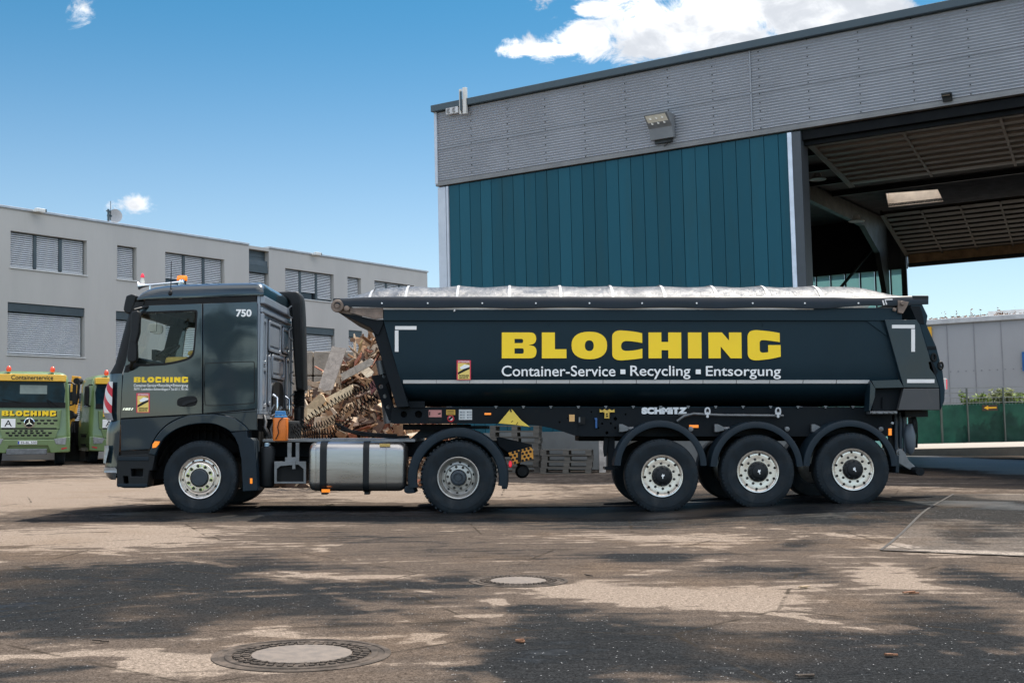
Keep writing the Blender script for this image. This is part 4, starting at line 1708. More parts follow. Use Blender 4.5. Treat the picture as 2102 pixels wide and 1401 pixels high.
M_WEDGE = mat('wedge_yellow', (.72, .52, .07), .5, var=.1, scale=3, dirt=(.25, .17, .05), dscale=3, damt=.4)
M_STK = mat('sticker_yellow', (.80, .60, .16), .5, var=.05)
M_GLASS = glass('cab_glass', (.93, .97, .95), .1)
M_DARKGL = glass('windscreen_glass', (.85, .90, .90), .1)
W = 2.5


def striped(name, ca, cb, fx, fz, fy=0., off=0.):
    mt = bpy.data.materials.new(name)
    mt.use_nodes = True
    T = NT(mt.node_tree)
    tc = T.n('ShaderNodeTexCoord')
    sp_ = T.n('ShaderNodeSeparateXYZ')
    T.l(tc.outputs['Object'], sp_.inputs[0])
    s_ = T.math('ADD', T.math('MULTIPLY', sp_.outputs[0], fx), T.math('MULTIPLY', sp_.outputs[2], fz))
    s_ = T.math('ADD', s_, T.math('MULTIPLY', sp_.outputs[1], fy))
    fr = T.math('FRACT', T.math('ADD', s_, off + 50))
    k = T.math('GREATER_THAN', fr, .5)
    b = T.n('ShaderNodeBsdfPrincipled')
    T.l(T.mix(k, ca, cb), b.inputs['Base Color'])
    b.inputs['Roughness'].default_value = .4
    o = T.n('ShaderNodeOutputMaterial')
    T.l(b.outputs[0], o.inputs[0])
    return mt


# ------------------------------------------------------------------ wheels
def tyre_prof(r, w_, ri):
    """(radius, y): outer face at y=0, going inwards"""
    return [(ri, .045), (ri + .012, .022), (ri + .03, .014), (ri + .10, .004), (ri + .15, 0), (r - .115, .002), (r - .108, .008), (r - .10, .002), (r - .055, .008),
            (r - .028, .016), (r - .010, .030), (r, .052), (r + .001, w_ * .26), (r - .012, w_ * .262), (r - .012, w_ * .29), (r + .002, w_ * .292), (r + .003, w_ * .48),
            (r - .012, w_ * .482), (r - .012, w_ * .52), (r + .003, w_ * .522), (r + .002, w_ * .70), (r - .012, w_ * .702), (r - .012, w_ * .73), (r + .001, w_ * .732),
            (r, w_ - .05), (r - .03, w_ - .014), (r - .12, w_), (ri + .03, w_ - .01), (ri, w_ - .04)]


def make_wheel(parent, c, kind, r=.527, w_=.315, far=False, rot=0.):
    """c: world centre of the outer face"""
    sg = -1 if far else 1
    ri = .298

    def L(mb, prof, n=64):
        return mb.lathe([(a, sg * y) for a, y in prof], n)
    mb = MB()
    L(mb, tyre_prof(r, w_, ri), 72)
    if kind == 'drive':
        for k in range(46):
            t = 2 * pi * k / 46
            for yy, tw in ((.045, .5), (w_ * .38, -.4), (w_ * .62, .4)):
                M = Matrix.Rotation(-t, 3, 'Y') @ Matrix.Rotation(tw, 3, 'X')
                mb.obox((cos(t) * (r + .002), sg * (yy + .02), sin(t) * (r + .002)), (.026, .085 if yy > .05 else .07, .036), M)
    else:
        for k in range(60):
            t = 2 * pi * k / 60
            M = Matrix.Rotation(-t, 3, 'Y')
            mb.obox((cos(t) * (r - .017), sg * .034, sin(t) * (r - .017)), (.022, .03, .018), M)
    wh_ = build('wheel', mb, M_TYRE, parent, smooth=35, loc=c)
    if far:
        mb = MB()
        L(mb, [(ri, .06), (.20, .12), (.001, .12)], 24)
        build('rim', mb, M_ALUD, wh_, smooth=40, loc=c)
        return wh_
    rim, hub, nut, ind, hole = MB(), MB(), MB(), MB(), MB()
    if kind == 'trailer':
        L(rim, [(.300, .045), (.304, .012), (.298, .004), (.284, .006), (.278, .026), (.270, .030), (.258, .018), (.235, .016), (.20, .020), (.150, .020), (.142, .034), (.10, .04)])
        L(hub, [(.138, .05), (.136, -.015), (.122, -.04), (.098, -.046), (.094, -.062), (.072, -.070), (.001, -.072)])
        for k in range(10):
            t = 2 * pi * (k + .5) / 10
            p = (.118 * cos(t), -.034 * sg, .118 * sin(t))
            hub.lathe([(0.001, -.014 * sg), (.014, -.014 * sg), (.014, .01 * sg)], 8, p)
        hole_r, hole_n, nut_r, nut_n, hs = .247, 10, .180, 10, .0185
        yh, yn = .0165, .02
    elif kind == 'steer':
        L(rim, [(.300, .045), (.305, .010), (.298, .002), (.285, .006), (.275, .04), (.262, .052), (.245, .050), (.222, .030), (.215, .008), (.205, .002), (.135, .000), (.125, .02), (.10, .03)])
        L(hub, [(.118, .05), (.118, -.018), (.110, -.026), (.001, -.028)])
        hole_r, hole_n, nut_r, nut_n, hs = .245, 10, .170, 10, .019
        yh, yn = .0495, .000
    else:
        L(rim, [(.300, .045), (.304, .008), (.296, .000), (.284, .004), (.276, .06), (.264, .085), (.258, .13), (.244, .155), (.222, .165), (.195, .160), (.18, .125), (.12, .12)])
        L(hub, [(.112, .14), (.112, .02), (.100, -.004), (.085, -.010), (.07, -.010), (.062, -.002), (.05, -.002), (.046, -.012), (.001, -.014)])
        hole_r, hole_n, nut_r, nut_n, hs = .225, 10, .158, 10, .019
        yh, yn = .163, .122
    for k in range(hole_n):
        t = 2 * pi * (k + rot) / hole_n
        hole.lathe([(.001, sg * -.002), (hs, sg * -.002), (hs * 1.1, sg * .01)], 12, (hole_r * cos(t), sg * yh, hole_r * sin(t)))
    for k in range(nut_n):
        t = 2 * pi * (k + rot + .5) / nut_n
        p = (nut_r * cos(t), sg * yn, nut_r * sin(t))
        nut.lathe([(.001, -sg * .024), (.011, -sg * .023), (.0145, -sg * .012), (.019, -sg * .010), (.021, sg * .01)], 10, p)
        if kind == 'steer':
            q = t + (.1 if k % 2 else -.1)
            ol = sup(-.019, -.019, .019, .019, 2, 14)
            tp = Vector((cos(t), 0, sin(t)))
            dv = Vector((-sin(t), 0, cos(t))) * (1 if k % 2 else -1)
            ind = MB()
            ind.lathe([(.024, -sg * .016), (.024, -sg * .002), (.0145, -sg * .002)], 12, p)
            a = Vector(p) + dv * .018 - Vector((0, sg * .010, 0))
            b_ = Vector(p) + dv * .05 - Vector((0, sg * .010, 0))
            ind.prism([a + tp * .02, a - tp * .02, b_], [x + Vector((0, .004, 0)) for x in (a + tp * .02, a - tp * .02, b_)])
            build('nut_indicator', ind, M_IND, wh_, smooth=40, loc=c)
    rm = M_ALU if kind in ('trailer', 'steer') else M_ALUD
    build('rim', rim, rm, wh_, smooth=28, loc=c)
    build('hub', hub, M_PLAST if kind == 'trailer' else M_HUB, wh_, smooth=35, loc=c)
    build('wheel_nut_ring', nut, M_NUT, wh_, smooth=40, loc=c)
    build('rim_hole_ring', hole, M_DARK, wh_, smooth=40, loc=c)
    if kind == 'trailer':
        mb = MB()
        e = [(-.010, -.036), (.004, -.03), (.002, -.012), (.022, .002), (.03, .026), (.012, .018), (.004, .036), (-.014, .012), (-.022, .008), (-.008, -.004)]
        a_ = rot * 1.3
        e = [(x * cos(a_) - y * sin(a_), x * sin(a_) + y * cos(a_)) for x, y in e]
        mb.plate([e], (0, sg * -.074, 0), EX, EZ, .003)
        build('hub_emblem', mb, M_TXT, wh_, loc=c)
    return wh_


def ccen(u, v, Y=0.):
    return bp(u, v, Y)


def lamp(mbname, u0, v0, u1, v1, Y, mt, parent, d=.03):
    mb = MB()
    rect(mb, u0, v0, u1, v1, Y, d, .004)
    return build(mbname, mb, mt, parent)


def strip(mb, pts, w_, Y, thick=.003):
    """thin line along pixel polyline on plane Y"""
    P = [bp(u, v, Y) for u, v in pts]
    n = len(P)
    a, b_ = [], []
    for i in range(n):
        d = (P[min(i + 1, n - 1)] - P[max(i - 1, 0)]).normalized()
        nn = Vector((-d.z, 0, d.x)) * w_ / 2
        a.append(P[i] + nn)
        b_.append(P[i] - nn)
    mb.grid([[x, y] for x, y in zip(a, b_)])
    mb.grid([[x + Vector((0, thick, 0)), y + Vector((0, thick, 0))] for x, y in zip(a, b_)])


def sticker(u0, v0, u1, v1, Y, parent):
    """red-framed yellow blind-spot warning"""
    fu, fv = lambda t: u0 + (u1 - u0) * t, lambda t: v0 + (v1 - v0) * t
    mb = MB()
    rect(mb, u0, v0, u1, v1, Y, .003)
    s_ = build('warning_sticker', mb, mat('sticker_red', (.62, .035, .07), .5), parent)
    mb = MB()
    rect(mb, fu(.08), fv(.14), fu(.92), fv(.96), Y - .002, .002)
    build('yellow_field', mb, M_STK, s_)
    mb = MB()
    stext(mb, 'ATTENTION', fu(.1), fv(.03), fu(.9), fv(.11), Y - .003, .02, .002)
    side(mb, [(fu(.22), fv(.36)), (fu(.55), fv(.22)), (fu(.9), fv(.26)), (fu(.9), fv(.34)), (fu(.6), fv(.42)), (fu(.3), fv(.46))], Y - .0045, .002, sm=0)
    build('white_print', mb, M_TXT, s_)
    mb = MB()
    side(mb, [(fu(.09), fv(.62)), (fu(.6), fv(.40)), (fu(.91), fv(.33)), (fu(.91), fv(.44)), (fu(.09), fv(.73))], Y - .0035, .002, sm=0)
    side(mb, [(fu(.62), fv(.17)), (fu(.9), fv(.17)), (fu(.9), fv(.22))], Y - .0035, .002, sm=0)
    stext(mb, 'ANGLES', fu(.14), fv(.735), fu(.86), fv(.815), Y - .0035, .03, .002)
    stext(mb, 'MORTS', fu(.18), fv(.85), fu(.82), fv(.925), Y - .0035, .03, .002)
    build('black_print', mb, M_BLK, s_)


# ================================================================== TRACTOR UNIT
trk = empty('tractor_unit', (bp(600, 1000, 1.25).x, 1.25, 0))
tag(trk, 'dark anthracite two-axle tractor unit with amber beacon, coupled to the tipper trailer', 'lorry')

WIN = [(276, 742, 1), (276, 746, 1), (300, 746.5), (336, 745), (366, 740, 1), (394, 731, 1), (397, 710), (401.5, 652), (402, 639.5, 1), (392, 639.5), (305, 643),
       (291, 643, 1), (287, 660), (281, 705)]
WINO = [(270, 748, 1), (270, 751, 1), (300, 751.5), (338, 749.5), (369, 744, 1), (398, 734, 1), (400.5, 711), (405, 652), (406, 635.5, 1), (394, 635.5), (303, 639),
        (286, 639, 1), (281, 660), (275, 705)]
DOOR = [(247, 858), (250, 805), (253, 765), (263, 715), (273, 674), (285, 640), (293, 627), (415, 622.8), (415, 848.6)]
mb = MB()
side(mb, DOOR, 0, .05, .006, [WIN], sm=2)
door = build('door', mb, M_PAINT, trk, smooth=40)
mb = MB()
side(mb, WINO, -.004, .02, .003, [WIN], sm=2)
build('window_seal', mb, M_BLK, door, smooth=40)
mb = MB()
side(mb, [(q[0] + (1.5 if q[0] < 340 else -1.5), *q[1:]) for q in WIN], .02, .006, sm=2)
build('side_window', mb, M_GLASS, door)
mb = MB()
strip(mb, [(322, 640), (322, 655), (321, 680), (308, 681)], .008, .026, .004)
build('vent_frame', mb, M_BLK, door)
mb = MB()
side(mb, [(362.5, 824, 1), (366, 816, 1), (392, 811.5, 1), (404, 814, 1), (406, 826, 1), (398, 834, 1), (364, 834.5, 1)], -.004, .02, .003)
hd = build('handle', mb, M_BLK, door, smooth=40)
mb = MB()
side(mb, [(372, 830.5, 1), (380, 822, 1), (403, 819, 1), (404, 824, 1), (385, 828, 1), (378, 833, 1)], -.022, .02, .004)
build('handle_grip', mb, M_PLAST, hd, smooth=40)
mb = MB()
a_, b_ = bp(275, 784.2, 0), bp(386.5, 773.5, 0)
wordmark(mb, (0, -.004, 0), EX, EZ, a_.x, b_.x, a_.z, b_.z, .003)
build('company_name', mb, M_YEL, door)
mb = MB()
stext(mb, 'Container-Service', 274.5, 787.5, 320.5, 793.5, -.004, .01, .003)
stext(mb, 'Recycling', 325.5, 787.5, 350.5, 795, -.004, .01, .003)
stext(mb, 'Entsorgung', 355, 787.5, 386, 795, -.004, .01, .003)
for u in (321.8, 351.6):
    rect(mb, u, 789, u + 2, 791.5, -.004, .003)
stext(mb, '70771 Leinfelden-Echterdingen', 274.5, 796, 345.5, 802, -.004, .01, .003)
stext(mb, 'Tel 0711 791141', 350, 796, 386, 801, -.004, .01, .003)
rect(mb, 346.6, 797.5, 348.4, 799.5, -.004, .003)
build('address_lettering', mb, M_TXT, door)
mb = MB()
stext(mb, '1851', 251.5, 836.5, 274, 841.5, -.006, .05, .006, .3)
build('model_number', mb, M_CHROME, door)
sticker(280, 806.5, 307, 846.5, -.0035, door)
# sleeper side
mb = MB()
side(mb, [(417.2, 848.2), (417.2, 622.6), (526, 619), (528.5, 623), (528.5, 838.5)], 0, .05, .006, sm=0)
slp = build('sleeper_panel', mb, M_PAINT, trk, smooth=40)
mb = MB()
hp = soft([(419.5, 829, 1), (419.5, 746, 1), (424, 745, 1), (516, 741.5, 1), (521.5, 742, 1), (522.5, 748, 1), (522.5, 824, 1), (521, 827.5, 1), (425, 833, 1)], 3)
strip(mb, hp + hp[:2], .011, -.0025)
build('locker_gap', mb, M_BLK, slp)
mb = MB()
stext(mb, '750', 484.5, 634.5, 516.5, 650, -.004, .035, .003)
build('fleet_number', mb, M_TXT, slp)
mb = MB()
rect(mb, 414, 618, 418.5, 849, .056, .03)
side(mb, [(297, 616), (526, 607.5), (526, 620.5), (296, 628.5)], .012, .06, sm=0)
side(mb, [(249, 862), (410, 852), (527, 843), (527, 835), (410, 845), (249, 855)], .056, .03, sm=0)
build('door_gap', mb, M_BLK, trk)
# far side of the cab
Xs = lambda u: bp(u, 800, 0).x
Zs = lambda v: bp(400, v, 0).z
mb = MB()
ol = [soft(P2(DOOR[:-2] + [(528, 619), (528, 838)], 0), 2), soft(P2(WIN, 0), 2)]
mb.plate(ol, (0, W - .03, 0), EX, EZ, .05, .005)
fs_ = build('far_side', mb, M_PAINT, trk, smooth=40)
mb = MB()
mb.plate([soft(P2(WIN, 0), 2)], (0, W - .03, 0), EX, EZ, .006)
build('far_window', mb, M_GLASS, fs_)


def corner_loft(mb, levels, yc, t1=90, ns=8, frontface=True, yin=0.):
    rows = []
    for v, uf, us in levels:
        s_, f_ = bp(us, v, 0), bp(uf, v, .25)
        z = s_.z
        row = []
        for k in range(ns + 1):
            t = radians(t1) * k / ns
            row.append((s_.x + (f_.x - s_.x) * sin(t), yin + yc * (1 - cos(t)), z))
        if frontface:
            for k in range(ns, -1, -1):
                t = radians(t1) * k / ns
                row.append((s_.x + (f_.x - s_.x) * sin(t), W - yin - yc * (1 - cos(t)), z))
        rows.append(row)
    mb.grid(rows, flip=False)


mb = MB()
UP = [(619, 276, 296), (640, 267, 288), (690, 254, 274), (745, 240, 257), (766, 228, 251)]
rows = []
for far in (0, 1):
    rows = []
    for v, uf, us in UP:
        s_, f_ = bp(us, v, 0), bp(uf, v, .25)
        row = []
        for k in range(7):
            t = radians(75) * k / 6
            y = .22 * (1 - cos(t))
            row.append((s_.x + (f_.x - s_.x) * sin(t), W - y if far else y, s_.z))
        rows.append(row)
    mb = MB()
    mb.grid(rows)
    build('pillar', mb, M_BLK, trk, smooth=50)
mb = MB()
rows = []
for v, uf, us in UP:
    s_, f_ = bp(us, v, 0), bp(uf, v, .25)
    rows.append([(s_.x + (f_.x - s_.x) * sin(radians(75)), .163, s_.z), (f_.x - .02, .5, s_.z), (f_.x - .04, W / 2, s_.z), (f_.x - .02, W - .5, s_.z),
                 (s_.x + (f_.x - s_.x) * sin(radians(75)), W - .163, s_.z)])
mb.grid(rows)
build('windscreen', mb, M_DARKGL, trk, smooth=60)
mb = MB()
corner_loft(mb, [(764, 227.5, 251.5), (768, 225, 251), (800, 225, 249.5), (845, 227, 247.5), (862, 228, 247)], .30)
build('front_panel', mb, M_PAINT, trk, smooth=50)
mb = MB()
corner_loft(mb, [(859, 231, 247), (863, 226, 247), (876, 218, 246), (890, 216, 246), (930, 215, 244), (955, 213, 240), (970, 213, 238), (979, 217, 238), (984, 226, 238)], .38)
rows = []
bump = build('bumper', mb, M_PAINT, trk, smooth=50)
mb = MB()
corner_loft(mb, [(914, 214.6, 223), (922, 214.2, 223.5), (936, 214.0, 220), (950, 214.2, 217)], .42, 90, 8, False, -.004)
build('headlight', mb, M_CLEAR, bump, smooth=60)
mb = MB()
corner_loft(mb, [(959, 211.8, 236), (963, 211.6, 240), (969, 211.6, 240), (969.5, 211.6, 238)], .36, 80, 8, False, -.005)
build('fog_lamp', mb, M_CLEAR, bump, smooth=60)
mb = MB()
corner_loft(mb, [(783, 224.5, 233), (797, 218.5, 232.5), (822, 214, 231.5), (847, 213, 230.5)], .34, 88, 8, False, -.03)
defl = build('corner_marker', mb, striped('red_white_stripes', (.62, .62, .62), (.50, .012, .03), 3.2, 4.0, -2.2, .25), trk, smooth=60)
mb = MB()
corner_loft(mb, [(847.3, 213, 230.5), (855, 216, 232), (862, 222, 234)], .34, 88, 8, False, -.03)
build('marker_base', mb, mat('grey_base', (.2, .21, .23), .5), defl, smooth=60)

# roof
ST_ = [(281, 613, 617), (285, 606.5, 616), (291, 600.5, 615), (299, 595.5, 614.5), (312, 591, 614), (332, 587.5, 613), (362, 585, 612), (420, 583, 610), (490, 581.5, 607.6),
       (524, 581, 606.3), (531, 582.5, 606), (538, 588, 606), (541, 596, 606)]
rows = []
for u, vt, vb in ST_:
    b0, t0 = bp(u, vb, 0), bp(u, vt, .35)
    h = t0.z - b0.z
    half = [(0, 0), (-.005, .28), (.012, .55), (.05, .75), (.13, .90), (.27, .98), (.5, 1.0), (W / 2, 1.02)]
    row = [(b0.x, y, b0.z + h * f) for y, f in half]
    row += [(b0.x, W - y, b0.z + h * f) for y, f in half[-2::-1]]
    rows.append(row)
mb = MB()
mb.grid(rows)
mb.f.append(tuple(range(len(rows[0])))[::-1])
k0 = (len(rows) - 1) * len(rows[0])
mb.f.append(tuple(k0 + i for i in range(len(rows[0]))))
build('roof', mb, M_PAINT, trk, smooth=45)
# rear wall with pressed fields
XR = bp(531, 760, 0).x
mb = MB()
mb.box((XR - .05, .03, Zs(850)), (XR, W - .03, Zs(600)))
mb.box((XR + .001, .03, Zs(622)), (XR + .07, W - .03, Zs(606)))
mb.box((XR + .001, .03, Zs(640)), (XR + .045, W - .03, Zs(630)))
mb.box((XR + .001, .03, Zs(850)), (XR + .05, .12, Zs(642)))
mb.box((XR + .001, W - .12, Zs(850)), (XR + .05, W - .03, Zs(642)))
rw = build('rear_wall', mb, M_REAR_LIT, trk, bevel=.012)


def yz(pts):
    return [(bpx(u, v, XR).y, bpx(u, v, XR).z) for u, v in pts]


mb, md = MB(), MB()
for (y0, y1, v0, v1) in ((.62, 1.55, 648, 714), (.9, 1.9, 718, 770), (.16, .42, 650, 745), (.18, .46, 752, 835), (1.72, 2.3, 650, 708), (.62, .80, 722, 830), (2.05, 2.32, 716, 835)):
    z0, z1 = Zs(v1), Zs(v0)
    ro, rn = rrect(y0, z0, y1, z1, .06), rrect(y0 + .05, z0 + .05, y1 - .05, z1 - .05, .04)
    mb.plate([ro, rn], (XR + .014, 0, 0), EY_, EZ, .026, .008)
    ro2 = rrect(y0 - .018, z0 - .018, y1 + .018, z1 + .018, .07)
    md.plate([ro2, ro], (XR + .0035, 0, 0), EY_, EZ, .005)
    mb.plate([rrect(y0 + .09, z0 + .09, y1 - .09, z1 - .09, .03)], (XR + .008, 0, 0), EY_, EZ, .014, .005)
build('pressed_field', mb, M_REAR_LIT, rw, smooth=40)
build('field_groove', md, M_BLK, rw)
mb = MB()
ar = soft([(.98, Zs(850)), (.98, Zs(800)), (1.02, Zs(776), 1), (1.75, Zs(776), 1), (1.85, Zs(800)), (1.85, Zs(850))], 3)
mb.plate([ar], (XR + .012, 0, 0), EY_, EZ, .02)
build('service_opening', mb, M_BLK, rw)
mb = MB()
for y in (.92, 1.93):
    mb.tube([(XR + .03, y, Zs(852)), (XR + .10, y, Zs(845)), (XR + .10, y, Zs(812)), (XR + .03, y, Zs(806))], .022, 8)
build('grab_handle', mb, M_CHROME, rw, smooth=60)
# interior
mb = MB()
mb.box((Xs(255), .06, Zs(800)), (Xs(527), W - .07, Zs(790)))
mb.box((Xs(404), .06, Zs(789)), (Xs(412), W - .07, Zs(617)))
mb.box((Xs(300), .06, Zs(632)), (Xs(404), W - .07, Zs(617)))
build('cab_lining', mb, M_DARK, trk)
mb = MB()
mb.prism([(Xs(250), .1, Zs(775)), (Xs(300), .1, Zs(775)), (Xs(296), .1, Zs(740)), (Xs(280), .1, Zs(733)), (Xs(250), .1, Zs(742))],
         [(Xs(250), W - .1, Zs(775)), (Xs(300), W - .1, Zs(775)), (Xs(296), W - .1, Zs(740)), (Xs(280), W - .1, Zs(733)), (Xs(250), W - .1, Zs(742))])
mb.box((Xs(295), .35, Zs(735)), (Xs(303), .85, Zs(714)))
build('dashboard', mb, M_PLAST, trk)
mb = MB()
cw = Vector((Xs(315), .62, Zs(718)))
ax = Vector((-.62, 0, 1)).normalized()
e1, e2 = EY_, ax.cross(EY_)
mb.tube([cw + (e1 * cos(t * pi / 14) + e2 * sin(t * pi / 14)) * .21 for t in range(28)], .017, 8, True)
mb.tube([cw + e1 * .2, cw - ax * .03, cw - e1 * .2], .013, 6)
mb.tube([cw - ax * .03, cw - ax * .35], .03, 8)
build('steering_wheel', mb, M_BLK, trk, smooth=60)
M_SEAT = mat('seat_tan', (.62, .38, .08), .85, var=.15)
for y, n_ in ((.35, 'seat'), (1.65, 'seat')):
    mb = MB()
    mb.box((Xs(322), y, Zs(790)), (Xs(374), y + .5, Zs(729)))
    mb.box((Xs(368), y + .02, Zs(728)), (Xs(384), y + .48, Zs(715)))
    build(n_, mb, M_SEAT, trk, bevel=.05)
mb = MB()
side(mb, [(306, 668, 1), (308, 664, 1), (330, 664, 1), (335, 672, 1), (333, 685, 1), (318, 686, 1), (307, 680, 1)], 1.9, .03, .005)
build('inner_mirror', mb, mat('mirror_back', (.55, .50, .42), .35), trk, smooth=40)
# sun visor, mirror
mb = MB()
pv = [(250, 635), (252, 622), (256, 606), (267, 602), (277, 605), (273, 624), (266, 642), (256, 642)]
mb.prism([(bp(u, v, 0).x, .06, bp(u, v, 0).z) for u, v in pv], [(bp(u, v, 0).x, W - .06, bp(u, v, 0).z) for u, v in pv])
build('sun_visor', mb, M_PLAST, trk, bevel=.018)
mb = MB()
side(mb, [(268, 644, 1), (272, 637.5, 1), (285.5, 636.5, 1), (285.5, 655), (284.5, 682), (279, 702), (280.5, 733, 1), (278, 742, 1), (266, 744, 1), (260, 738, 1), (260.5, 722),
          (267.5, 680)], -.26, .12, .02)
mir = build('mirror', mb, M_PLAST, trk, smooth=40)
mb = MB()
strip(mb, [(281, 704), (268, 700)], .012, -.263)
build('mirror_joint', mb, M_BLK, mir)
mb = MB()
a_, b_, c_ = bp(275, 636, -.2), bp(290, 632, -.1), bp(303, 629, .0)
mb.tube([a_, b_, c_], .022, 8)
mb.tube([bp(272, 742, -.2), bp(268, 752, -.1), bp(270, 757, .01)], .03, 8)
build('mirror_arm', mb, M_PLAST, mir, smooth=60)
mb = MB()
side(mb, [(258, 750), (275, 742), (281, 747), (276, 757), (262, 764), (254, 764)], -.008, .03, .004, sm=0)
build('mirror_foot', mb, M_BLK, trk)
# roof fittings
mb = MB()
pb_ = [bp(u, v, .55) for u, v in ((285, 587), (288, 586.8), (293, 586.3), (300, 585.6), (312, 584.6), (340, 581.5), (372, 578.5))]
mb.tube(pb_, .02, 14, rad=[.062, .048, .034, .024, .017, .014, .02])
for u, v in ((308, 585), (368, 579)):
    p = bp(u, v, .55)
    mb.cyl(p, p - Vector((0, 0, .085)), .012, 8)
    mb.cyl(p - Vector((0, 0, .085)), p - Vector((0, 0, .11)), .03, 10)
p = bp(372.5, 579, .5)
mb.lathe([(.001, -.03), (.04, -.02), (.05, .02), (.04, .06), (.001, .07)], 16, p)
build('air_horn', mb, M_CHROME, trk, smooth=50)
p = bp(373.5, 586, .9)
mb = MB()
mb.lathe([(.075, -.03), (.075, .0), (.062, .01), (.062, .075), (.001, .075)], 24, p, 'Z')
bc = build('beacon', mb, M_BLK, trk, smooth=40)
mb = MB()
mb.lathe([(.076, .078), (.080, .085), (.078, .135), (.068, .15), (.001, .152)], 24, p, 'Z')
build('amber_lens', mb, M_AMB, bc, smooth=40)
mb = MB()
p = bp(292, 584, .62)
mb.lathe([(.001, 0), (.03, 0), (.034, .05), (.022, .10), (.024, .11), (.001, .11)], 12, p, 'Z')
fg = build('roof_figure', mb, mat('figure_white', (.7, .68, .62), .5), trk, smooth=40)
mb = MB()
mb.lathe([(.028, .105), (.03, .125), (.02, .155), (.001, .175)], 12, p, 'Z')
build('red_cap', mb, M_REDL, fg, smooth=40)
p = bp(350.5, 602.5, .02)
mb = MB()
mb.lathe([(.001, -.04), (.028, -.032), (.042, 0), (.03, .03), (.012, .05), (.001, .05)], 16, p, 'Z')
mb.cyl(p + Vector((0, 0, .04)), p + Vector((0, 0, .30)), .007, 6)
mb.cyl(p + Vector((0, 0, .30)), p + Vector((0, 0, .47)), .004, 6)
build('aerial', mb, M_BLK, trk, smooth=60)

# lower cab
mb = MB()
side(mb, [(248, 924.5), (248, 860.5), (405, 851), (386, 852, 1), (366, 857, 1), (342, 870, 1), (323, 889, 1), (311, 910, 1), (308, 921)], .005, .05, .006, sm=2)
build('side_skirt', mb, M_PAINT2, trk, smooth=40)
mb = MB()
side(mb, [(409, 850.8), (416, 849.8), (527.5, 840), (527.5, 882), (511, 882), (505, 874, 1), (497, 868, 1), (484, 858, 1), (470, 853, 1), (447, 849.5, 1)], .005, .05, .006, sm=2)
build('rear_skirt', mb, M_PAINT2, trk, smooth=40)
mb = MB()
side(mb, [(304, 931), (309, 921), (312, 911, 1), (324, 890, 1), (343, 871, 1), (367, 858, 1), (387, 852.5, 1), (420, 849.5, 1), (447, 850.5, 1), (470, 854, 1), (484, 859, 1), (497, 869.5, 1),
          (504, 874.5, 1), (511, 883), (474, 886), (459, 876.5, 1), (437, 868.5, 1), (404, 868.5, 1), (371, 875.5, 1), (347, 889, 1), (331, 904, 1), (322, 925), (318, 934)],
     -.022, .08, .012, sm=2)
build('wheel_arch', mb, M_PAINT2, trk, smooth=40)
mb = MB()
side(mb, [(474, 887), (507, 883), (508, 897), (517, 899), (522, 905), (530, 1006), (498, 1008), (497, 975), (495, 943), (489, 914), (482, 898)], -.01, .34, .012, sm=0)
build('rear_mudguard', mb, M_GUARD, trk, smooth=40)
mb = MB()
side(mb, [(239, 934), (305, 931), (318, 934), (313, 965), (307, 966), (303, 998), (294, 1001), (254, 1001), (239, 997), (240, 965), (239, 962)], .0, .30, .012,
     [[(253, 977), (262, 977), (264, 992), (254, 993)], [(269, 962), (293, 962), (293, 977), (269, 977)]], sm=0)
stp = build('step', mb, M_PLAST, trk, smooth=40)
mb = MB()
rect(mb, 241, 937, 305, 945, -.012, .1, .008)
rect(mb, 241, 992, 302, 999, -.012, .1, .006)
build('tread_plate', mb, M_GUARD, stp)
mb = MB()
rect(mb, 265, 958, 296, 982, .2, .02)
rect(mb, 248, 924, 308, 936, .02, .1)
build('step_back', mb, M_BLK, stp)
mb = MB()
side(mb, [(313, 911), (318, 905), (328, 905.5), (326, 911), (320, 918), (312.5, 919)], -.03, .02, .004, sm=0)
build('marker_lamp', mb, M_AMB, trk)
lamp('marker_lamp', 513, 981, 518, 992, -.018, M_AMB, trk)
# wheel house, engine, chassis
mb = MB()
mb.box((Xs(318), .42, Zs(930)), (Xs(520), W - .42, Zs(858)))
mb.box((Xs(300), .33, Zs(985)), (Xs(335), W - .33, Zs(870)))
mb.lathe([(.66, .08), (.66, .40)], 24, bp(412, 975, 0), 'Y', radians(12), radians(168))
for k in range(7):
    x = Xs(365 + 14 * k)
    mb.box((x, .36, Zs(900)), (x + .03, .41, Zs(868)))
mb.box((Xs(245), .3, Zs(1000)), (Xs(300), W - .3, Zs(935)))
build('wheel_house', mb, M_DARK, trk)
mb = MB()
for y in (.78, W - .86):
    mb.box((Xs(300), y, Zs(940)), (Xs(1060), y + .08, Zs(906)))
for u in (560, 700, 850, 1000, 1050):
    mb.box((Xs(u), .86, Zs(935)), (Xs(u) + .09, W - .86, Zs(912)))
mb.box((Xs(540), .9, Zs(975)), (Xs(640), 1.6, Zs(905)))
build('chassis_frame', mb, M_CHAS, trk, bevel=.008)
mb = MB()
mb.box((Xs(533), .25, Zs(907)), (Xs(850), W - .25, Zs(901)))
build('deck_plate', mb, M_STEELB, trk, bevel=.006)
mb = MB()
mb.box((XR + .06, .75, Zs(905)), (Xs(574), 1.9, Zs(862)))
build('engine_block', mb, M_CHAS, trk, bevel=.04)
for i in range(15):
    u0 = R.uniform(540, 585)
    y = R.uniform(.25, 1.2)
    P = [bp(u0 + R.uniform(-8, 8), 905 - 14 * k + R.uniform(-5, 5), y + R.uniform(-.1, .1)) for k in range(R.randint(3, 6))]
    mb = MB()
    mb.tube(P, R.uniform(.012, .028), 7)
    build('hose', mb, R.choice([M_CHROME, M_STEELB, M_BLK, M_BLK, M_STEELB]), trk, smooth=60)
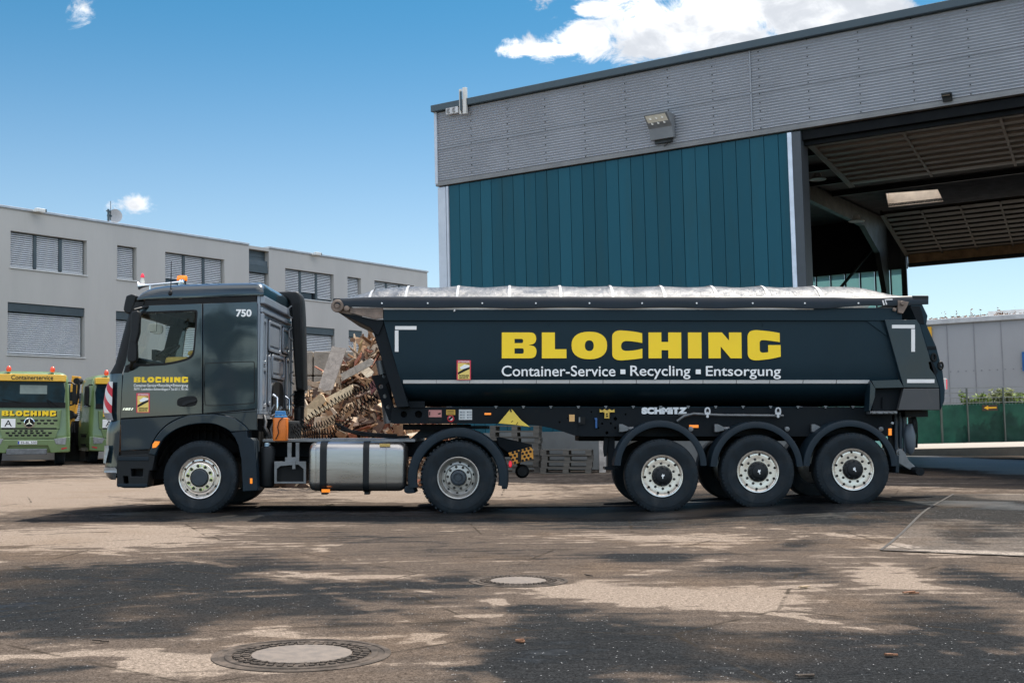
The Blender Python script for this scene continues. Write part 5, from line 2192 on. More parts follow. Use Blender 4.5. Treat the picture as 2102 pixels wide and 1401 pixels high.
# air duct with bellows
mb = MB()
side(mb, [(557, 604), (560, 598.5, 1), (600, 597, 1), (612, 598, 1), (618, 611, 1), (620, 650), (622, 720), (623.5, 800), (607, 800), (601, 720), (596, 625, 1), (588, 611, 1)], 1.95, .42, .035)
duct = build('air_duct', mb, M_PLAST, trk, smooth=40)
mb = MB()
for k in range(4):
    strip(mb, [(604 + 3.4 * k, 622), (606 + 3.4 * k, 720), (608.5 + 3.4 * k, 780)], .012, 1.945, .01)
build('duct_rib', mb, M_BLK, duct)
mb = MB()
pc = bp(614, 835, 2.14)
pr = []
zt_ = bp(614, 801, 2.14).z - pc.z
for k in range(9):
    pr += [(.085, zt_ * k / 9), (.105, zt_ * (k + .5) / 9)]
pr += [(.085, zt_)]
mb.lathe([(.08, -.35)] + pr, 20, pc, 'Z')
build('bellows', mb, M_PLAST, duct, smooth=50)
mb = MB()
for z in range(5):
    p = bp(596 + z * 1.2, 640 + 45 * z, 1.9)
    mb.tube([p + Vector((.02, 0, .1)), p + Vector((-.03, -.03, .05)), p + Vector((-.02, -.04, -.06)), p + Vector((.03, 0, -.1))], .014, 6)
build('duct_clamp', mb, M_STEELB, duct, smooth=60)

# tanks on the near side
mb = MB()
XT0, XT1 = bp(631.5, 960, 0).x, bp(832.5, 960, 0).x
ZT0, ZT1 = bp(720, 1008, 0).z, bp(720, 906.5, 0).z


def tank_ring(x, g, y0=.0, y1=.66):
    return [(x, a, b) for a, b in rrect(y0 + g, ZT0 + g, y1 - g, ZT1 - g, max(.02, .13 - g * .4), 6)]


mb.grid([tank_ring(x, g_) for x, g_ in ((XT0, .13), (XT0 + .006, .07), (XT0 + .03, .028), (XT0 + .07, .006), (XT0 + .11, 0), (XT0 + .113, .004), (XT0 + .125, .004), (XT0 + .128, 0),
                                       (XT1 - .29, 0), (XT1 - .287, .004), (XT1 - .275, .004), (XT1 - .272, 0), (XT1 - .12, 0), (XT1 - .07, .006), (XT1 - .03, .028), (XT1 - .006, .07), (XT1, .13))], True)
nR = len(tank_ring(0, 0))
mb.f.append(tuple(range(nR)))
mb.f.append(tuple(len(mb.v) - nR + i for i in range(nR))[::-1])
tank = build('fuel_tank', mb, M_TANK, trk, smooth=40)
for u0, u1 in ((656.5, 670.5), (745, 757.5)):
    mb = MB()
    x0, x1 = bp(u0, 960, 0).x, bp(u1, 960, 0).x
    mb.grid([tank_ring(x0, .01), tank_ring(x0, -.012), tank_ring(x1, -.012), tank_ring(x1, .01)], True)
    mb.box((x0 + .01, .1, ZT0 - .05), (x1 - .01, .3, ZT0 - .013))
    build('strap', mb, M_PLAST, tank, smooth=40)
mb = MB()
p = bp(711, 909, .3)
mb.lathe([(.001, .06), (.045, .06), (.05, .05), (.05, 0), (.075, -.01), (.08, -.06)], 18, p, 'Z')
build('filler_cap', mb, M_BLK, tank, smooth=40)
mb = MB()
rect(mb, 779, 910, 801, 916, -.004, .004)
build('tank_label', mb, mat('label_ochre', (.5, .34, .10), .5), tank)
lamp('marker_lamp', 660, 1003.5, 677, 1010, -.03, M_AMB, tank)
mb = MB()
pc = bp(549, 1000, .2)
zt_ = bp(549, 914, .2).z - pc.z
mb.lathe([(.05, 0), (.09, .012), (.108, .05), (.108, zt_ - .07), (.095, zt_ - .02), (.05, zt_), (.045, zt_ + .02), (.03, zt_ + .03), (.001, zt_ + .03)], 24, pc, 'Z')
build('air_tank', mb, M_PLAST, trk, smooth=45)
mb = MB()
mb.lathe([(.035, 0), (.036, .05), (.001, .055)], 14, bp(548, 916, .16), 'Z')
build('air_tank_cap', mb, mat('cap_blue', (.25, .36, .45), .4), trk, smooth=45)
mb = MB()
side(mb, [(563, 992), (563, 946.5), (628, 946.5), (628, 992)], .06, .05, .004, [[(568, 988), (568, 962), (576, 956), (612, 953), (623, 962), (623, 988)]], sm=0)
side(mb, [(585, 947), (585, 938), (614, 938), (614, 947)], .08, .04, .004, sm=0)
rect(mb, 590, 908, 598, 938, .14, .04)
rect(mb, 607, 908, 614, 938, .14, .04)
rect(mb, 600, 945, 606, 962, .05, .03)
br = build('battery_bracket', mb, M_STEELB, trk)
mb = MB()
rect(mb, 566, 988, 625, 951, .14, .5)
build('battery_box', mb, M_BLK, br)
# drive axle mudguard
cdw = bp(940, 981, 0)
mb = MB()
mb.lathe([(.585, .012), (.60, -.012), (.665, -.02), (.715, -.008), (.728, .03), (.728, .66), (.70, .66), (.70, .04), (.60, .03), (.585, .012)], 48, cdw, 'Y', radians(-10), radians(192))
build('axle_mudguard', mb, M_GUARD, trk, smooth=40)
mb = MB()
rect(mb, 1030, 1003, 1041, 985, .0, .62, .01)
build('mud_flap', mb, M_GUARD, trk, smooth=40)
mb = MB()
side(mb, [(829, 1004, 1), (832, 996, 1), (846, 998), (852, 1011), (838, 1013, 1), (830, 1010, 1)], .0, .6, .01)
build('mud_flap', mb, M_GUARD, trk, smooth=40)
mb = MB()
side(mb, [(1019, 897), (1024, 896), (1092, 912), (1092, 925), (1044, 930), (1024, 915)], .62, .1, .008, sm=0)
side(mb, [(843, 899), (866, 879), (905, 879), (930, 899)], .65, .9, .01, sm=0)
mb.box((Xs(850), .6, Zs(880)), (Xs(1000), W - .6, Zs(873)))
build('fifth_wheel', mb, M_CHAS, trk)
mb = MB()
side(mb, [(1043, 929), (1088, 917), (1094, 921), (1095, 941), (1054, 953)], .35, .18, .008, sm=0)
lat = build('tail_lamp_guard', mb, mat('guard_orange', (.62, .27, .03), .5, var=.15, scale=9), trk)
mb = MB()
for i in range(6):
    for j in range(4):
        u, v = 1049 + 8 * i + (4 if j % 2 else 0), 949 - 7.2 * j - (8 * i + (4 if j % 2 else 0)) * .26 + 2
        if u > 1090 or (1064 < u < 1070 and j < 3):
            continue
        p = bp(u, v, .345)
        mb.lathe([(.021, 0), (.001, -.002)], 6, p)
rect(mb, 1063, 948, 1070, 926, .345, .004)
build('guard_hole', mb, M_BLK, lat)
mb = MB()
mb.lathe([(.001, -.02), (.02, -.02), (.026, 0), (.026, .04)], 14, bp(1047.5, 952, .3))
for p_ in mb.v[:]:
    pass
mb.v = [(x, y, (z - bp(1047.5, 952, .3).z) * 1.9 + bp(1047.5, 952, .3).z) for x, y, z in mb.v]
build('red_lamp', mb, M_REDL, trk, smooth=40)
mb = MB()
mb.lathe([(.001, -.02), (.07, -.015), (.10, .02), (.105, .1), (.08, .3), (.001, .3)], 20, bp(1072, 967, .5))
build('spring_chamber', mb, M_BLK, trk, smooth=40)
mb = MB()
mb.cyl(bp(1090, 925, .4), bp(1096, 923, .4), .03, 10)
build('plug_socket', mb, M_STEELB, trk)
# wheels and axles
make_wheel(trk, bp(409.5, 980, -.02), 'steer', .530, .315, rot=.2)
make_wheel(trk, Vector((bp(409.5, 980, 0).x, W + .02, .53)), 'steer', .530, .315, far=True)
make_wheel(trk, bp(940.5, 980.5, -.01), 'drive', .530, .30, rot=.35)
mb = MB()
make_wheel(trk, Vector((cdw.x, W, .53)), 'drive', .530, .62, far=True)
mb.cyl((cdw.x, .3, .53), (cdw.x, W - .3, .53), .13, 16)
mb.cyl((bp(409.5, 980, 0).x, .3, .53), (bp(409.5, 980, 0).x, W - .3, .53), .09, 16)
build('axle', mb, M_DARK, trk)
mb = MB()
mb.lathe(tyre_prof(.53, .29, .298), 56, Vector((cdw.x, .33, .53)))
build('inner_tyre', mb, M_TYRE, trk, smooth=35)


# coiled air lines
def coil(pts, Y, r, pitch):
    P = [bp(u, v, Y) for u, v in pts]
    dens = []
    for i in range(len(P) - 1):
        n_ = max(2, int((P[i + 1] - P[i]).length / .01))
        dens += [P[i].lerp(P[i + 1], k / n_) for k in range(n_)]
    # smooth
    for _ in range(14):
        dens = [dens[0]] + [(dens[i - 1] + dens[i] * 2 + dens[i + 1]) / 4 for i in range(1, len(dens) - 1)] + [dens[-1]]
    out, ph = [], 0
    for i in range(len(dens) - 1):
        d = dens[i + 1] - dens[i]
        L_ = d.length
        d.normalize()
        e1 = Vector((-d.z, 0, d.x)).normalized()
        e2 = d.cross(e1)
        st_ = 4
        for q in range(st_):
            ph += 2 * pi * L_ / st_ / (pitch * (1 + .55 * noise.noise((dens[i].x * 3, dens[i].z * 3, Y + 4))))
            w_ = noise.noise((dens[i].x * 4, dens[i].z * 4, Y))
            out.append(dens[i] + Vector((0, 0, .05 * noise.noise((dens[i].x * 2.3, Y, 1)))) + d * (L_ * q / st_) + (e1 * cos(ph) + e2 * sin(ph)) * r * (1 + .5 * w_))
    return out


for pts, Y, r_, pi_ in (([(594, 880), (622, 868), (650, 846), (690, 820), (730, 806), (772, 786)], 1.0, .052, .055),
                        ([(590, 888), (625, 876), (668, 868), (702, 846), (735, 828), (775, 812)], 1.15, .05, .05),
                        ([(588, 894), (640, 886), (680, 882), (715, 862), (745, 838), (778, 818)], 1.3, .045, .05),
                        ([(590, 901), (630, 897), (668, 896), (690, 888)], .9, .04, .045)):
    mb = MB()
    mb.tube(coil(pts, Y, r_, pi_), .0068, 5)
    build('coiled_hose', mb, mat('coil_black', (.004, .0045, .006), .75, spec=.12), trk, smooth=70)
mb = MB()
for pts in (((688, 868), (720, 884), (760, 890), (815, 893)), ((700, 880), (740, 892), (800, 897), (840, 896))):
    mb.tube([bp(u, v, .9) for u, v in pts], .02, 7)
build('straight_hose', mb, M_BLK, trk, smooth=60)

# ================================================================== ORANGE CANISTER ON THE DECK
p0_ = bp(558.5, 904.5, .1)
p1_ = bp(588, 857, .1)
can = empty('sprayer_canister', ((p0_.x + p1_.x) / 2, .2, p0_.z))
tag(can, 'orange canister with blue pump top standing behind the cab', 'canister')
mb = MB()
mb.plate([rrect(p0_.x, .1, p1_.x, .30, .05, 5)], (0, 0, (p0_.z + p1_.z) / 2), EX, EY_, p1_.z - p0_.z, .015)
build('body', mb, mat('canister_orange', (.62, .16, .02), .45, var=.12, dirt=(.3, .10, .03), damt=.3), can, smooth=40)
mb = MB()
mb.plate([rrect(p0_.x + .015, .115, p1_.x - .015, .285, .05, 5)], (0, 0, p1_.z + .016), EX, EY_, .03, .008)
mb.tube([bp(567, 855, .2), bp(566, 845, .2), bp(585, 845, .2), bp(586, 855, .2)], .014, 8)
mb.box((bp(566, 850, .2).x, .16, bp(566, 851, .2).z), (bp(586, 850, .2).x, .24, bp(566, 847, .2).z))
build('pump_top', mb, mat('pump_blue', (.05, .22, .46), .45), can, smooth=40)
mb = MB()
mb.tube([bp(580, 857, .09), bp(573, 864, .08), bp(570, 876, .085), bp(572, 888, .085), bp(566, 901, .085)], .007, 6)
build('spray_hose', mb, M_BLK, can, smooth=60)

# ================================================================== TIPPER TRAILER
trl = empty('tipper_trailer', (bp(1400, 1000, 1.25).x, 1.25, 0))
tag(trl, 'dark half-round tipper trailer with covered load and three axles', 'trailer')
M_BODY = mat('tipper_paint', (.0085, .0235, .034), .42, var=.08, scale=.8, spec=.18, wav=.012, bscale=.8, dirt=(.04, .036, .032), dscale=.8, damt=.16)


def interp(t, tab):
    for (a, x), (b_, y) in zip(tab, tab[1:]):
        if t <= b_:
            return x + (y - x) * (t - a) / (b_ - a)
    return tab[-1][1]


FR = [(630, 786), (657, 786), (793, 825), (834, 838)]
RE = [(630, 1850), (655, 1816), (792, 1852), (834, 1858)]
CS = [(655, .045), (700, .05), (740, .055), (760, .065), (772, .080), (783, .10), (793, .135), (802, .19), (811, .29), (819, .43), (826, .65), (830, .95), (831, 1.25)]
rows = []
for f in [i / 12 for i in range(13)]:
    row = []
    for v, y in CS:
        u = interp(v, FR) + (interp(v, RE) - interp(v, FR)) * f
        q_ = bp(u, v, 0)
        row.append((q_.x, y, q_.z))
    row += [(x, W - y, z) for x, y, z in row[-2::-1]]
    rows.append(row)
mb = MB()
mb.grid(rows)
nn_ = len(rows[0])
for base, fl in ((0, False), (12 * nn_, True)):
    for j in range(nn_ // 2):
        q_ = (base + j, base + j + 1, base + nn_ - 2 - j, base + nn_ - 1 - j)
        mb.f.append(q_ if fl else q_[::-1])
body = build('tipper_body', mb, M_BODY, trl, smooth=30)
mb = MB()
for y0 in (.015, W - .115):
    a_, b_ = bp(786, 658, 0), bp(1852, 631, 0)
    mb.box((a_.x, y0, a_.z), (b_.x, y0 + .1, b_.z))
build('top_rail', mb, M_BODY, body, bevel=.01)
mb = MB()
mb.box((bp(800, 700, 0).x, .06, bp(0, 657, 0).z - .02), (bp(1850, 700, 0).x, W - .06, bp(0, 640, 0).z))
build('load_cover_base', mb, M_DARK, body)
# stiffener tabs under the rail, gusset at the rear
mb = MB()
for u in (1126, 1565):
    rect(mb, u, 669, u + 1.2, 657.5, .035, .03)
side(mb, [(1779, 658.5), (1806, 658.5), (1822, 690)], .03, .03, sm=0)
build('stiffener', mb, M_BODY, body)
# white markings
mb = MB()
rect(mb, 786.5, 635, 1670, 630.5, .009, .004)
build('top_stripe', mb, M_WHITE, body)
Ymk = .04
mb = MB()
rect(mb, 811, 676.3, 855, 669, Ymk, .004)
rect(mb, 810.5, 721.5, 818, 678, Ymk, .004)
build('contour_marking', mb, M_WHITE, body)
mb = MB()
for k in range(14):
    u0, u1 = 827.5 + k * 68.47, 827.5 + (k + 1) * 68.47 - .8
    a_, b_ = bp(u0, 786.5, .085), bp(u1, 779.5, .06)
    mb.prism([(a_.x, .092, a_.z), (b_.x, .092, a_.z), (b_.x, .068, b_.z), (a_.x, .068, b_.z)], [(a_.x, .112, a_.z), (b_.x, .112, a_.z), (b_.x, .09, b_.z), (a_.x, .09, b_.z)])
build('side_stripe', mb, M_WHITE, body)
# lettering
mb = MB()
a_, b_ = bp(1030, 735, .04), bp(1602.5, 682, .04)
wordmark(mb, (0, .040, 0), EX, EZ, a_.x, b_.x, a_.z, b_.z, .004)
build('company_name', mb, M_YEL, body)
mb = MB()
Yt = .052
stext(mb, 'Container-Service', 1029.8, 750, 1263.2, 772, Yt, .008)
stext(mb, 'Recycling', 1294, 750, 1417, 777.6, Yt, .008)
stext(mb, 'Entsorgung', 1449.2, 751, 1602.5, 777.6, Yt, .008)
rect(mb, 1273.6, 767.3, 1283.8, 757.8, Yt, .004)
rect(mb, 1428.2, 767.3, 1438.5, 757.8, Yt, .004)
build('service_lettering', mb, M_TXT, body)
sticker(937.5, 739, 966.5, 779.3, .040, body)

# front end: overhang, roller, struts
mb = MB()
fp = [(716, 643), (770, 655), (786, 655), (786, 664), (776, 688), (768, 684), (760, 672), (694, 641)]
mb.prism([(bp(u, v, 0).x, .04, bp(u, v, 0).z) for u, v in fp], [(bp(u, v, 0).x, W - .04, bp(u, v, 0).z) for u, v in fp])
build('front_overhang', mb, M_CHAS, body, bevel=.01)
mb = MB()
side(mb, [(718.5, 631.5), (786, 631.5), (786, 653), (770, 655), (718.5, 641.5)], -.002, .04, .006, sm=0)
strip(mb, [(719, 636.5), (786, 636.5)], .012, -.006)
build('bracket_plate', mb, M_RUST, body)
mb = MB()
p = bp(692.5, 627.5, -.03)
mb.lathe([(.001, -.02), (.03, -.02), (.03, .0), (.05, .0), (.055, -.02), (.085, -.015), (.095, .01), (.09, .06), (.05, .08)], 28, p)
mb.cyl(p + Vector((0, .08, 0)), p + Vector((0, W - .04, 0)), .05, 16)
p2_ = bp(711.5, 632.5, -.02)
mb.lathe([(.001, -.02), (.02, -.02), (.04, -.01), (.045, .03)], 18, p2_)
build('tarp_roller', mb, M_RUST, body, smooth=40)
mb = MB()
side(mb, [(684, 633), (690, 640), (722, 646), (718, 632), (700, 622), (684, 622)], .03, .08, .01, sm=0)
build('roller_bracket', mb, M_RUST, body)
mb = MB()
fs2 = [(764, 677), (787, 660), (800, 705), (838, 834), (813, 836)]
mb.prism([(bp(u, v, 0).x, .075, bp(u, v, 0).z) for u, v in fs2], [(bp(u, v, 0).x, W - .075, bp(u, v, 0).z) for u, v in fs2])
build('front_wall', mb, M_CHAS, body, bevel=.01)
mb = MB()
hol = []
for u, v, r_ in ((788, 771, 4.3), (781.5, 793, 4.8), (789.5, 812.5, 4.3), (797, 834.5, 4.6), (805, 845, 2.4)):
    hol.append([(u + r_ * cos(t * pi / 8), v + r_ * sin(t * pi / 8)) for t in range(16)])
side(mb, [(762.5, 771), (796, 766), (802.5, 775), (793, 790), (815, 853), (811, 862.5), (798, 862)], .85, .05, .006, hol, sm=0)
for h_ in hol:
    pass
build('tipping_bracket', mb, M_CHAS, trl, smooth=30)
mb = MB()
mb.cyl(bp(790, 790, 1.25), bp(800, 868, 1.25), .09, 14)
mb.cyl(bp(780, 740, 1.25), bp(792, 800, 1.25), .07, 14)
build('tipping_ram', mb, M_STEELB, trl, smooth=50)

# tarpaulin
mt = bpy.data.materials.new('tarp_translucent')
mt.use_nodes = True
T = NT(mt.node_tree)
tc = T.n('ShaderNodeTexCoord')
n_ = T.noise(tc.outputs['Object'], 1.6, 9, .72, 2.6)
mp = T.n('ShaderNodeMapping')
mp.inputs['Scale'].default_value = (1, .35, 1)
T.l(tc.outputs['Object'], mp.inputs[0])
n2_ = T.noise(mp.outputs[0], 5, 8, .7, 3.0)
fac = T.ramp(n2_, .42, .62)
col = T.mix(fac, (.155, .162, .172), (.30, .295, .29))
d_ = T.n('ShaderNodeBsdfPrincipled')
T.l(col, d_.inputs['Base Color'])
d_.inputs['Roughness'].default_value = .28
d_.inputs['Specular IOR Level'].default_value = .6
t_ = T.n('ShaderNodeBsdfTranslucent')
T.l(col, t_.inputs[0])
tp_ = T.n('ShaderNodeBsdfTransparent')
tp_.inputs[0].default_value = (.85, .87, .9, 1)
m1 = T.n('ShaderNodeMixShader')
m1.inputs[0].default_value = .30
T.l(d_.outputs[0], m1.inputs[1])
T.l(t_.outputs[0], m1.inputs[2])
m2 = T.n('ShaderNodeMixShader')
T.l(T.ramp(n_, .35, .65, .30, .06), m2.inputs[0])
T.l(m1.outputs[0], m2.inputs[1])
T.l(tp_.outputs[0], m2.inputs[2])
bm = T.n('ShaderNodeBump')
bm.inputs['Distance'].default_value = .03
bm.inputs['Strength'].default_value = .7
T.l(n2_, bm.inputs['Height'])
T.l(bm.outputs[0], d_.inputs['Normal'])
o_ = T.n('ShaderNodeOutputMaterial')
T.l(m2.outputs[0], o_.inputs[0])
M_TARP = mt
BOWS = [758, 832, 938, 1046, 1152, 1259, 1366, 1473, 1580, 1690]
TOPV = [(700, 612), (740, 597), (768, 587), (800, 583), (840, 581.5), (1000, 581), (1300, 581), (1600, 581.5), (1700, 582), (1782, 583.5), (1812, 590), (1840, 599), (1872, 606)]


def tarp_row(u, lift=0., nyy=30, sink=0.):
    zb = bp(u, 614, 0).z
    zt_ = max(bp(u, interp(u, TOPV), .5).z - sink, zb + .005)
    x = bp(u, 612, 0).x
    row = []
    for k in range(nyy + 1):
        y = W * k / nyy
        f = 1 - abs(2 * y / W - 1) ** 3.4
        row.append((x, y, zb + (zt_ - zb) * f + lift))
    return row


rows = []
u = 704.
while u <= 1871:
    dmin = min(abs(u - b_) for b_ in BOWS)
    sk_ = .022 * min(1, dmin / 45) if 770 < u < 1720 else 0.
    rw_ = tarp_row(u, 0, 30, sk_)
    rows.append([(x, y, z + .008 * noise.noise((x * 3, y * 4, 2))) for x, y, z in rw_])
    u += 6.5
mb = MB()
mb.grid(rows)
tarp = build('tarpaulin', mb, M_TARP, body, smooth=80)
for b_ in BOWS:
    mb = MB()
    mb.tube(tarp_row(b_, -.022, 24), .02, 8)
    build('tarp_bow', mb, mat('bow_white', (.4, .4, .4), .5), tarp, smooth=60)
    mb = MB()
    r1_, r2_ = tarp_row(b_ - 2.6, .010, 24), tarp_row(b_ + 2.6, .010, 24)
    mb.grid([r1_, r2_])
    build('tarp_seam', mb, mat('seam_white', (.42, .42, .42), .4), tarp, smooth=80)
# dark tarp edge, hanging a little unevenly
mb = MB()
rows = []
for k in range(120):
    u = 686 + (1906 - 686) * k / 119
    vt = 613 - 3.5 * sstep(u, 690, 790) + 1.5 * sstep(u, 1700, 1760) - 3 * sstep(u, 1790, 1880)
    vb = 629.5 + 2.2 * sstep(u, 720, 820) + 1.3 * sin(u * .031) * sstep(u, 800, 1000) - 4 * sstep(u, 1690, 1800) - 4 * sstep(u, 1800, 1900)
    a_, b_ = bp(u, vb, -.03), bp(u, vt, -.01)
    wv_ = .012 * noise.noise((u * .03, 1, 0))
    rows.append([(a_.x, -.028 + wv_, a_.z), (a_.x, -.034 + wv_ * .6, (a_.z + b_.z) / 2), (b_.x, -.018, b_.z), (b_.x, .04, b_.z + .012)])
mb.grid(rows)
mb.grid([[(x, y + .012, z) for x, y, z in r] for r in rows])
build('tarp_edge', mb, mat('tarp_blue_black', (.004, .010, .018), .38, var=.2, spec=.35), body, smooth=70)
mb = MB()
mb.box((bp(684, 620, 0).x, -.02, bp(690, 630, 0).z), (bp(700, 620, 0).x, W + .02, bp(690, 612, 0).z))
build('end_cap', mb, M_PLAST, body, bevel=.012)
mb = MB()
mb.box((bp(1872, 612, 0).x, -.03, bp(1880, 618, 0).z), (bp(1905, 612, 0).x, W + .03, bp(1890, 606.5, 0).z))
build('end_cap', mb, M_PLAST, body, bevel=.012)
mb = MB()
for u in (784, 878, 990, 1100, 1210, 1318, 1430, 1545, 1652, 1762):
    mb.lathe([(.001, -.01), (.012, -.01), (.013, .006)], 8, bp(u, 622, -.035))
build('tarp_eyelet', mb, M_TXT, body)
mb = MB()
strip(mb, [(931, 628), (934, 638)], .014, -.002)
strip(mb, [(935, 628), (932, 639)], .014, -.004)
strip(mb, [(1815, 626), (1812, 616)], .02, -.045)
strip(mb, [(1820, 625), (1817, 615), (1832, 614)], .02, -.045)
build('tie_strap', mb, M_WHITE, body)

# rear end
for yy in (W - .07, -.03):
    mb = MB()
    side(mb, [(1816, 656), (1885, 656), (1928, 796), (1855, 795)], yy, .1, .006, sm=0)
    post = build('rear_post', mb, M_PAINT2, body)
    mb = MB()
    side(mb, [(1855, 797), (1928, 797), (1929, 841), (1844, 841)], yy - .005, .1, .006, sm=0)
    build('rear_box', mb, mat('rear_box_grey', (.05, .05, .052), .45, var=.08, dirt=(.16, .13, .11), damt=.35), body)
mb = MB()
rect(mb, 1831, 673.5, 1878, 666.3, -.034, .004)
rect(mb, 1870.7, 721.5, 1878.3, 675, -.034, .004)
rect(mb, 1862, 785.5, 1918.3, 778, -.034, .004)
build('contour_marking', mb, M_WHITE, post)
mb = MB()
mb.prism([bp(u, v, -.03) for u, v in ((1789, 781), (1846, 779), (1855, 794.5), (1797, 796))],
         [(p_.x, .25, p_.z) for p_ in (bp(u, v, -.03) for u, v in ((1789, 781), (1846, 779), (1855, 794.5), (1797, 796)))])
pc_ = [(1787, 782), (1797, 797), (1796, 815), (1787, 843), (1784, 843)]
side(mb, pc_, -.03, .26, .004, sm=0)
build('bracket_shelf', mb, M_PAINT2, body)
mb = MB()
side(mb, [(1797, 797), (1855, 796), (1848, 842), (1790, 843)], .12, .1, sm=0)
rect(mb, 1811.5, 838, 1813, 815, .08, .03)
build('bracket_back', mb, M_CHAS, body)
mb = MB()
rect(mb, 1786, 849, 1842, 843.5, -.01, .2, .006)
for u in (1790, 1800, 1815, 1826, 1836):
    mb.lathe([(.001, -.015), (.014, -.012), (.016, .01)], 8, bp(u, 846, -.012))
build('hinge', mb, M_STEELB, trl)
mb = MB()
tg_ = [(1884, 657), (1868, 625), (1891, 621.5), (1903.5, 648), (1901, 666), (1921, 711), (1934, 760), (1939, 800), (1938, 822), (1930, 841), (1928, 797)]
mb.prism([(bp(u, v, 0).x, -.02, bp(u, v, 0).z) for u, v in tg_], [(bp(u, v, 0).x, W + .02, bp(u, v, 0).z) for u, v in tg_])
tgate = build('tailgate', mb, M_BODY, body, bevel=.01)
mb = MB()
side(mb, [(1868, 628), (1888, 628), (1893, 640), (1898, 665), (1886, 664), (1880, 655)], -.03, .03, .004, sm=0)
build('tailgate_fitting', mb, M_CHAS, tgate)
mb = MB()
rect(mb, 1902, 717, 1922, 710, -.03, .05, .005)
build('tailgate_fitting', mb, M_CHAS, tgate)
mb = MB()
side(mb, [(1905, 742), (1913, 740), (1925, 762), (1920, 772), (1908, 756)], -.03, .03, .004, sm=0)
build('tailgate_fitting', mb, M_CHAS, tgate)
mb = MB()
for u, v in ((1917, 733), (1931, 750)):
    q_ = bp(u, v, -.03)
    mb.tube([q_ + Vector((.03 * cos(t * pi / 6), 0, .05 * sin(t * pi / 6))) for t in range(12)], .018, 6, True)
build('latch', mb, M_BLK, tgate, smooth=60)
mb = MB()
side(mb, [(1843, 615.5), (1866, 619), (1862, 629), (1854, 643), (1844, 641.5)], -.04, .05, .005, sm=0)
mb.lathe([(.001, -.03), (.03, -.03), (.036, 0)], 16, bp(1852.5, 622, -.045))
mb.lathe([(.001, -.03), (.02, -.03), (.028, 0)], 14, bp(1836, 635, -.02))
build('tarp_bracket', mb, M_RUST, body, smooth=35)
mb = MB()
side(mb, [(1936, 778, 1), (1938, 776, 1), (1944, 776, 1), (1945, 780), (1945, 797), (1942, 801, 1), (1938, 801, 1)], .05, .12, .01)
tl_ = build('tail_lamp', mb, mat('lamp_white', (.75, .70, .66), .3), body, smooth=40)
mb = MB()
side(mb, [(1942.5, 778), (1944.5, 779), (1944.5, 798), (1943, 799)], .045, .01, sm=0)
build('red_lens', mb, M_REDL, tl_)

# frame
mb = MB()
fpoly = [(802, 868), (803, 850, 1), (806, 835, 1), (820, 834.5), (1832, 834.5), (1832, 893), (1192, 895), (1178, 893), (1158, 886), (1132, 878), (1105, 873), (1060, 869.5)]
fh = [[(c_ + r_ * cos(t * pi / 8), d__ + r_ * sin(t * pi / 8)) for t in range(16)] for c_, d__, r_ in ((829, 850, 6.5), (859, 850, 7.5), (1246, 888, 3), (1263, 859, 3.6), (1236, 869, 2), (1254, 868.5, 2), (1263, 878, 2.2), (1284, 850, 1.8), (1149, 866, 1.8), (1165, 858, 1.2), (1214, 845, 1.5), (1228, 878, 1.8))]
side(mb, fpoly, .36, .05, .004, fh, sm=2)
side(mb, fpoly, W - .41, .05, .004, sm=2)
frame = build('frame', mb, M_CHAS, trl, smooth=30)
mb = MB()
mb.box((bp(805, 840, .4).x, .45, bp(0, 862, .4).z), (bp(1830, 840, .4).x, W - .45, bp(0, 838, .4).z))
mb.box((bp(1190, 840, .4).x, .7, bp(0, 905, .4).z), (bp(1830, 840, .4).x, W - .7, bp(0, 862, .4).z))
mb.box((bp(826, 840, .4).x, .5, bp(0, 882, .4).z), (bp(960, 840, .4).x, W - .5, bp(0, 870, .4).z))
build('frame_core', mb, M_DARK, frame)
mb = MB()
rect(mb, 1186.4, 893, 1187.4, 836, .353, .008)
rect(mb, 806, 869, 1060, 866.5, .35, .04)
rect(mb, 1192, 895, 1830, 891, .345, .05)
rect(mb, 838, 836, 872, 823, .33, .06)
build('frame_flange', mb, M_CHAS, frame)
mb = MB()
for u in [1018 + 56.4 * k for k in range(16)]:
    if u < 1800:
        side(mb, [(u - 3.5, 832.5), (u + 3.5, 832.5), (u + 1.2, 837.5), (u - 1.2, 837.5)], .33, .02, sm=0)
build('rope_hook', mb, M_STEELB, trl)
Yf = .353


def label(u0, v0, u1, v1, col, name='frame_sticker', Y=None):
    mb = MB()
    rect(mb, u0, v1, u1, v0, Y if Y else Yf, .004)
    return build(name, mb, col, frame)


s_ = label(880, 841, 906.5, 855.5, mat('sticker_pink', (.52, .22, .20), .5))
mb = MB()
rect(mb, 881, 852, 883, 844, Yf - .003, .002)
side(mb, [(898, 848, 1), (905, 846, 1), (905, 850, 1), (899, 850, 1)], Yf - .003, .002)
build('sticker_print', mb, M_BLK, s_)
label(880, 856.5, 906.5, 865, M_BLK)
s_ = label(916, 840.5, 934.5, 851, mat('sticker_ochre', (.62, .36, .05), .5))
mb = MB()
for k in range(3):
    rect(mb, 918, 843.5 + 2.8 * k, 932, 842.7 + 2.8 * k, Yf - .003, .002)
build('sticker_print', mb, M_BLK, s_)
mb = MB()
mb.lathe([(.052, -.004), (.052, .001), (.001, -.0045)], 24, bp(925.3, 858.5, Yf))
rs = build('round_sticker', mb, M_RED, frame)
mb = MB()
mb.lathe([(.042, -.006), (.042, .001), (.001, -.0065)], 24, bp(925.3, 858.5, Yf))
build('sticker_white', mb, M_TXT, rs)
mb = MB()
strip(mb, [(921, 861), (928, 855)], .03, Yf - .009)
build('sticker_print', mb, M_BLK, rs)
s_ = label(942, 840, 969, 861, mat('sticker_paper', (.62, .63, .62), .5))
mb = MB()
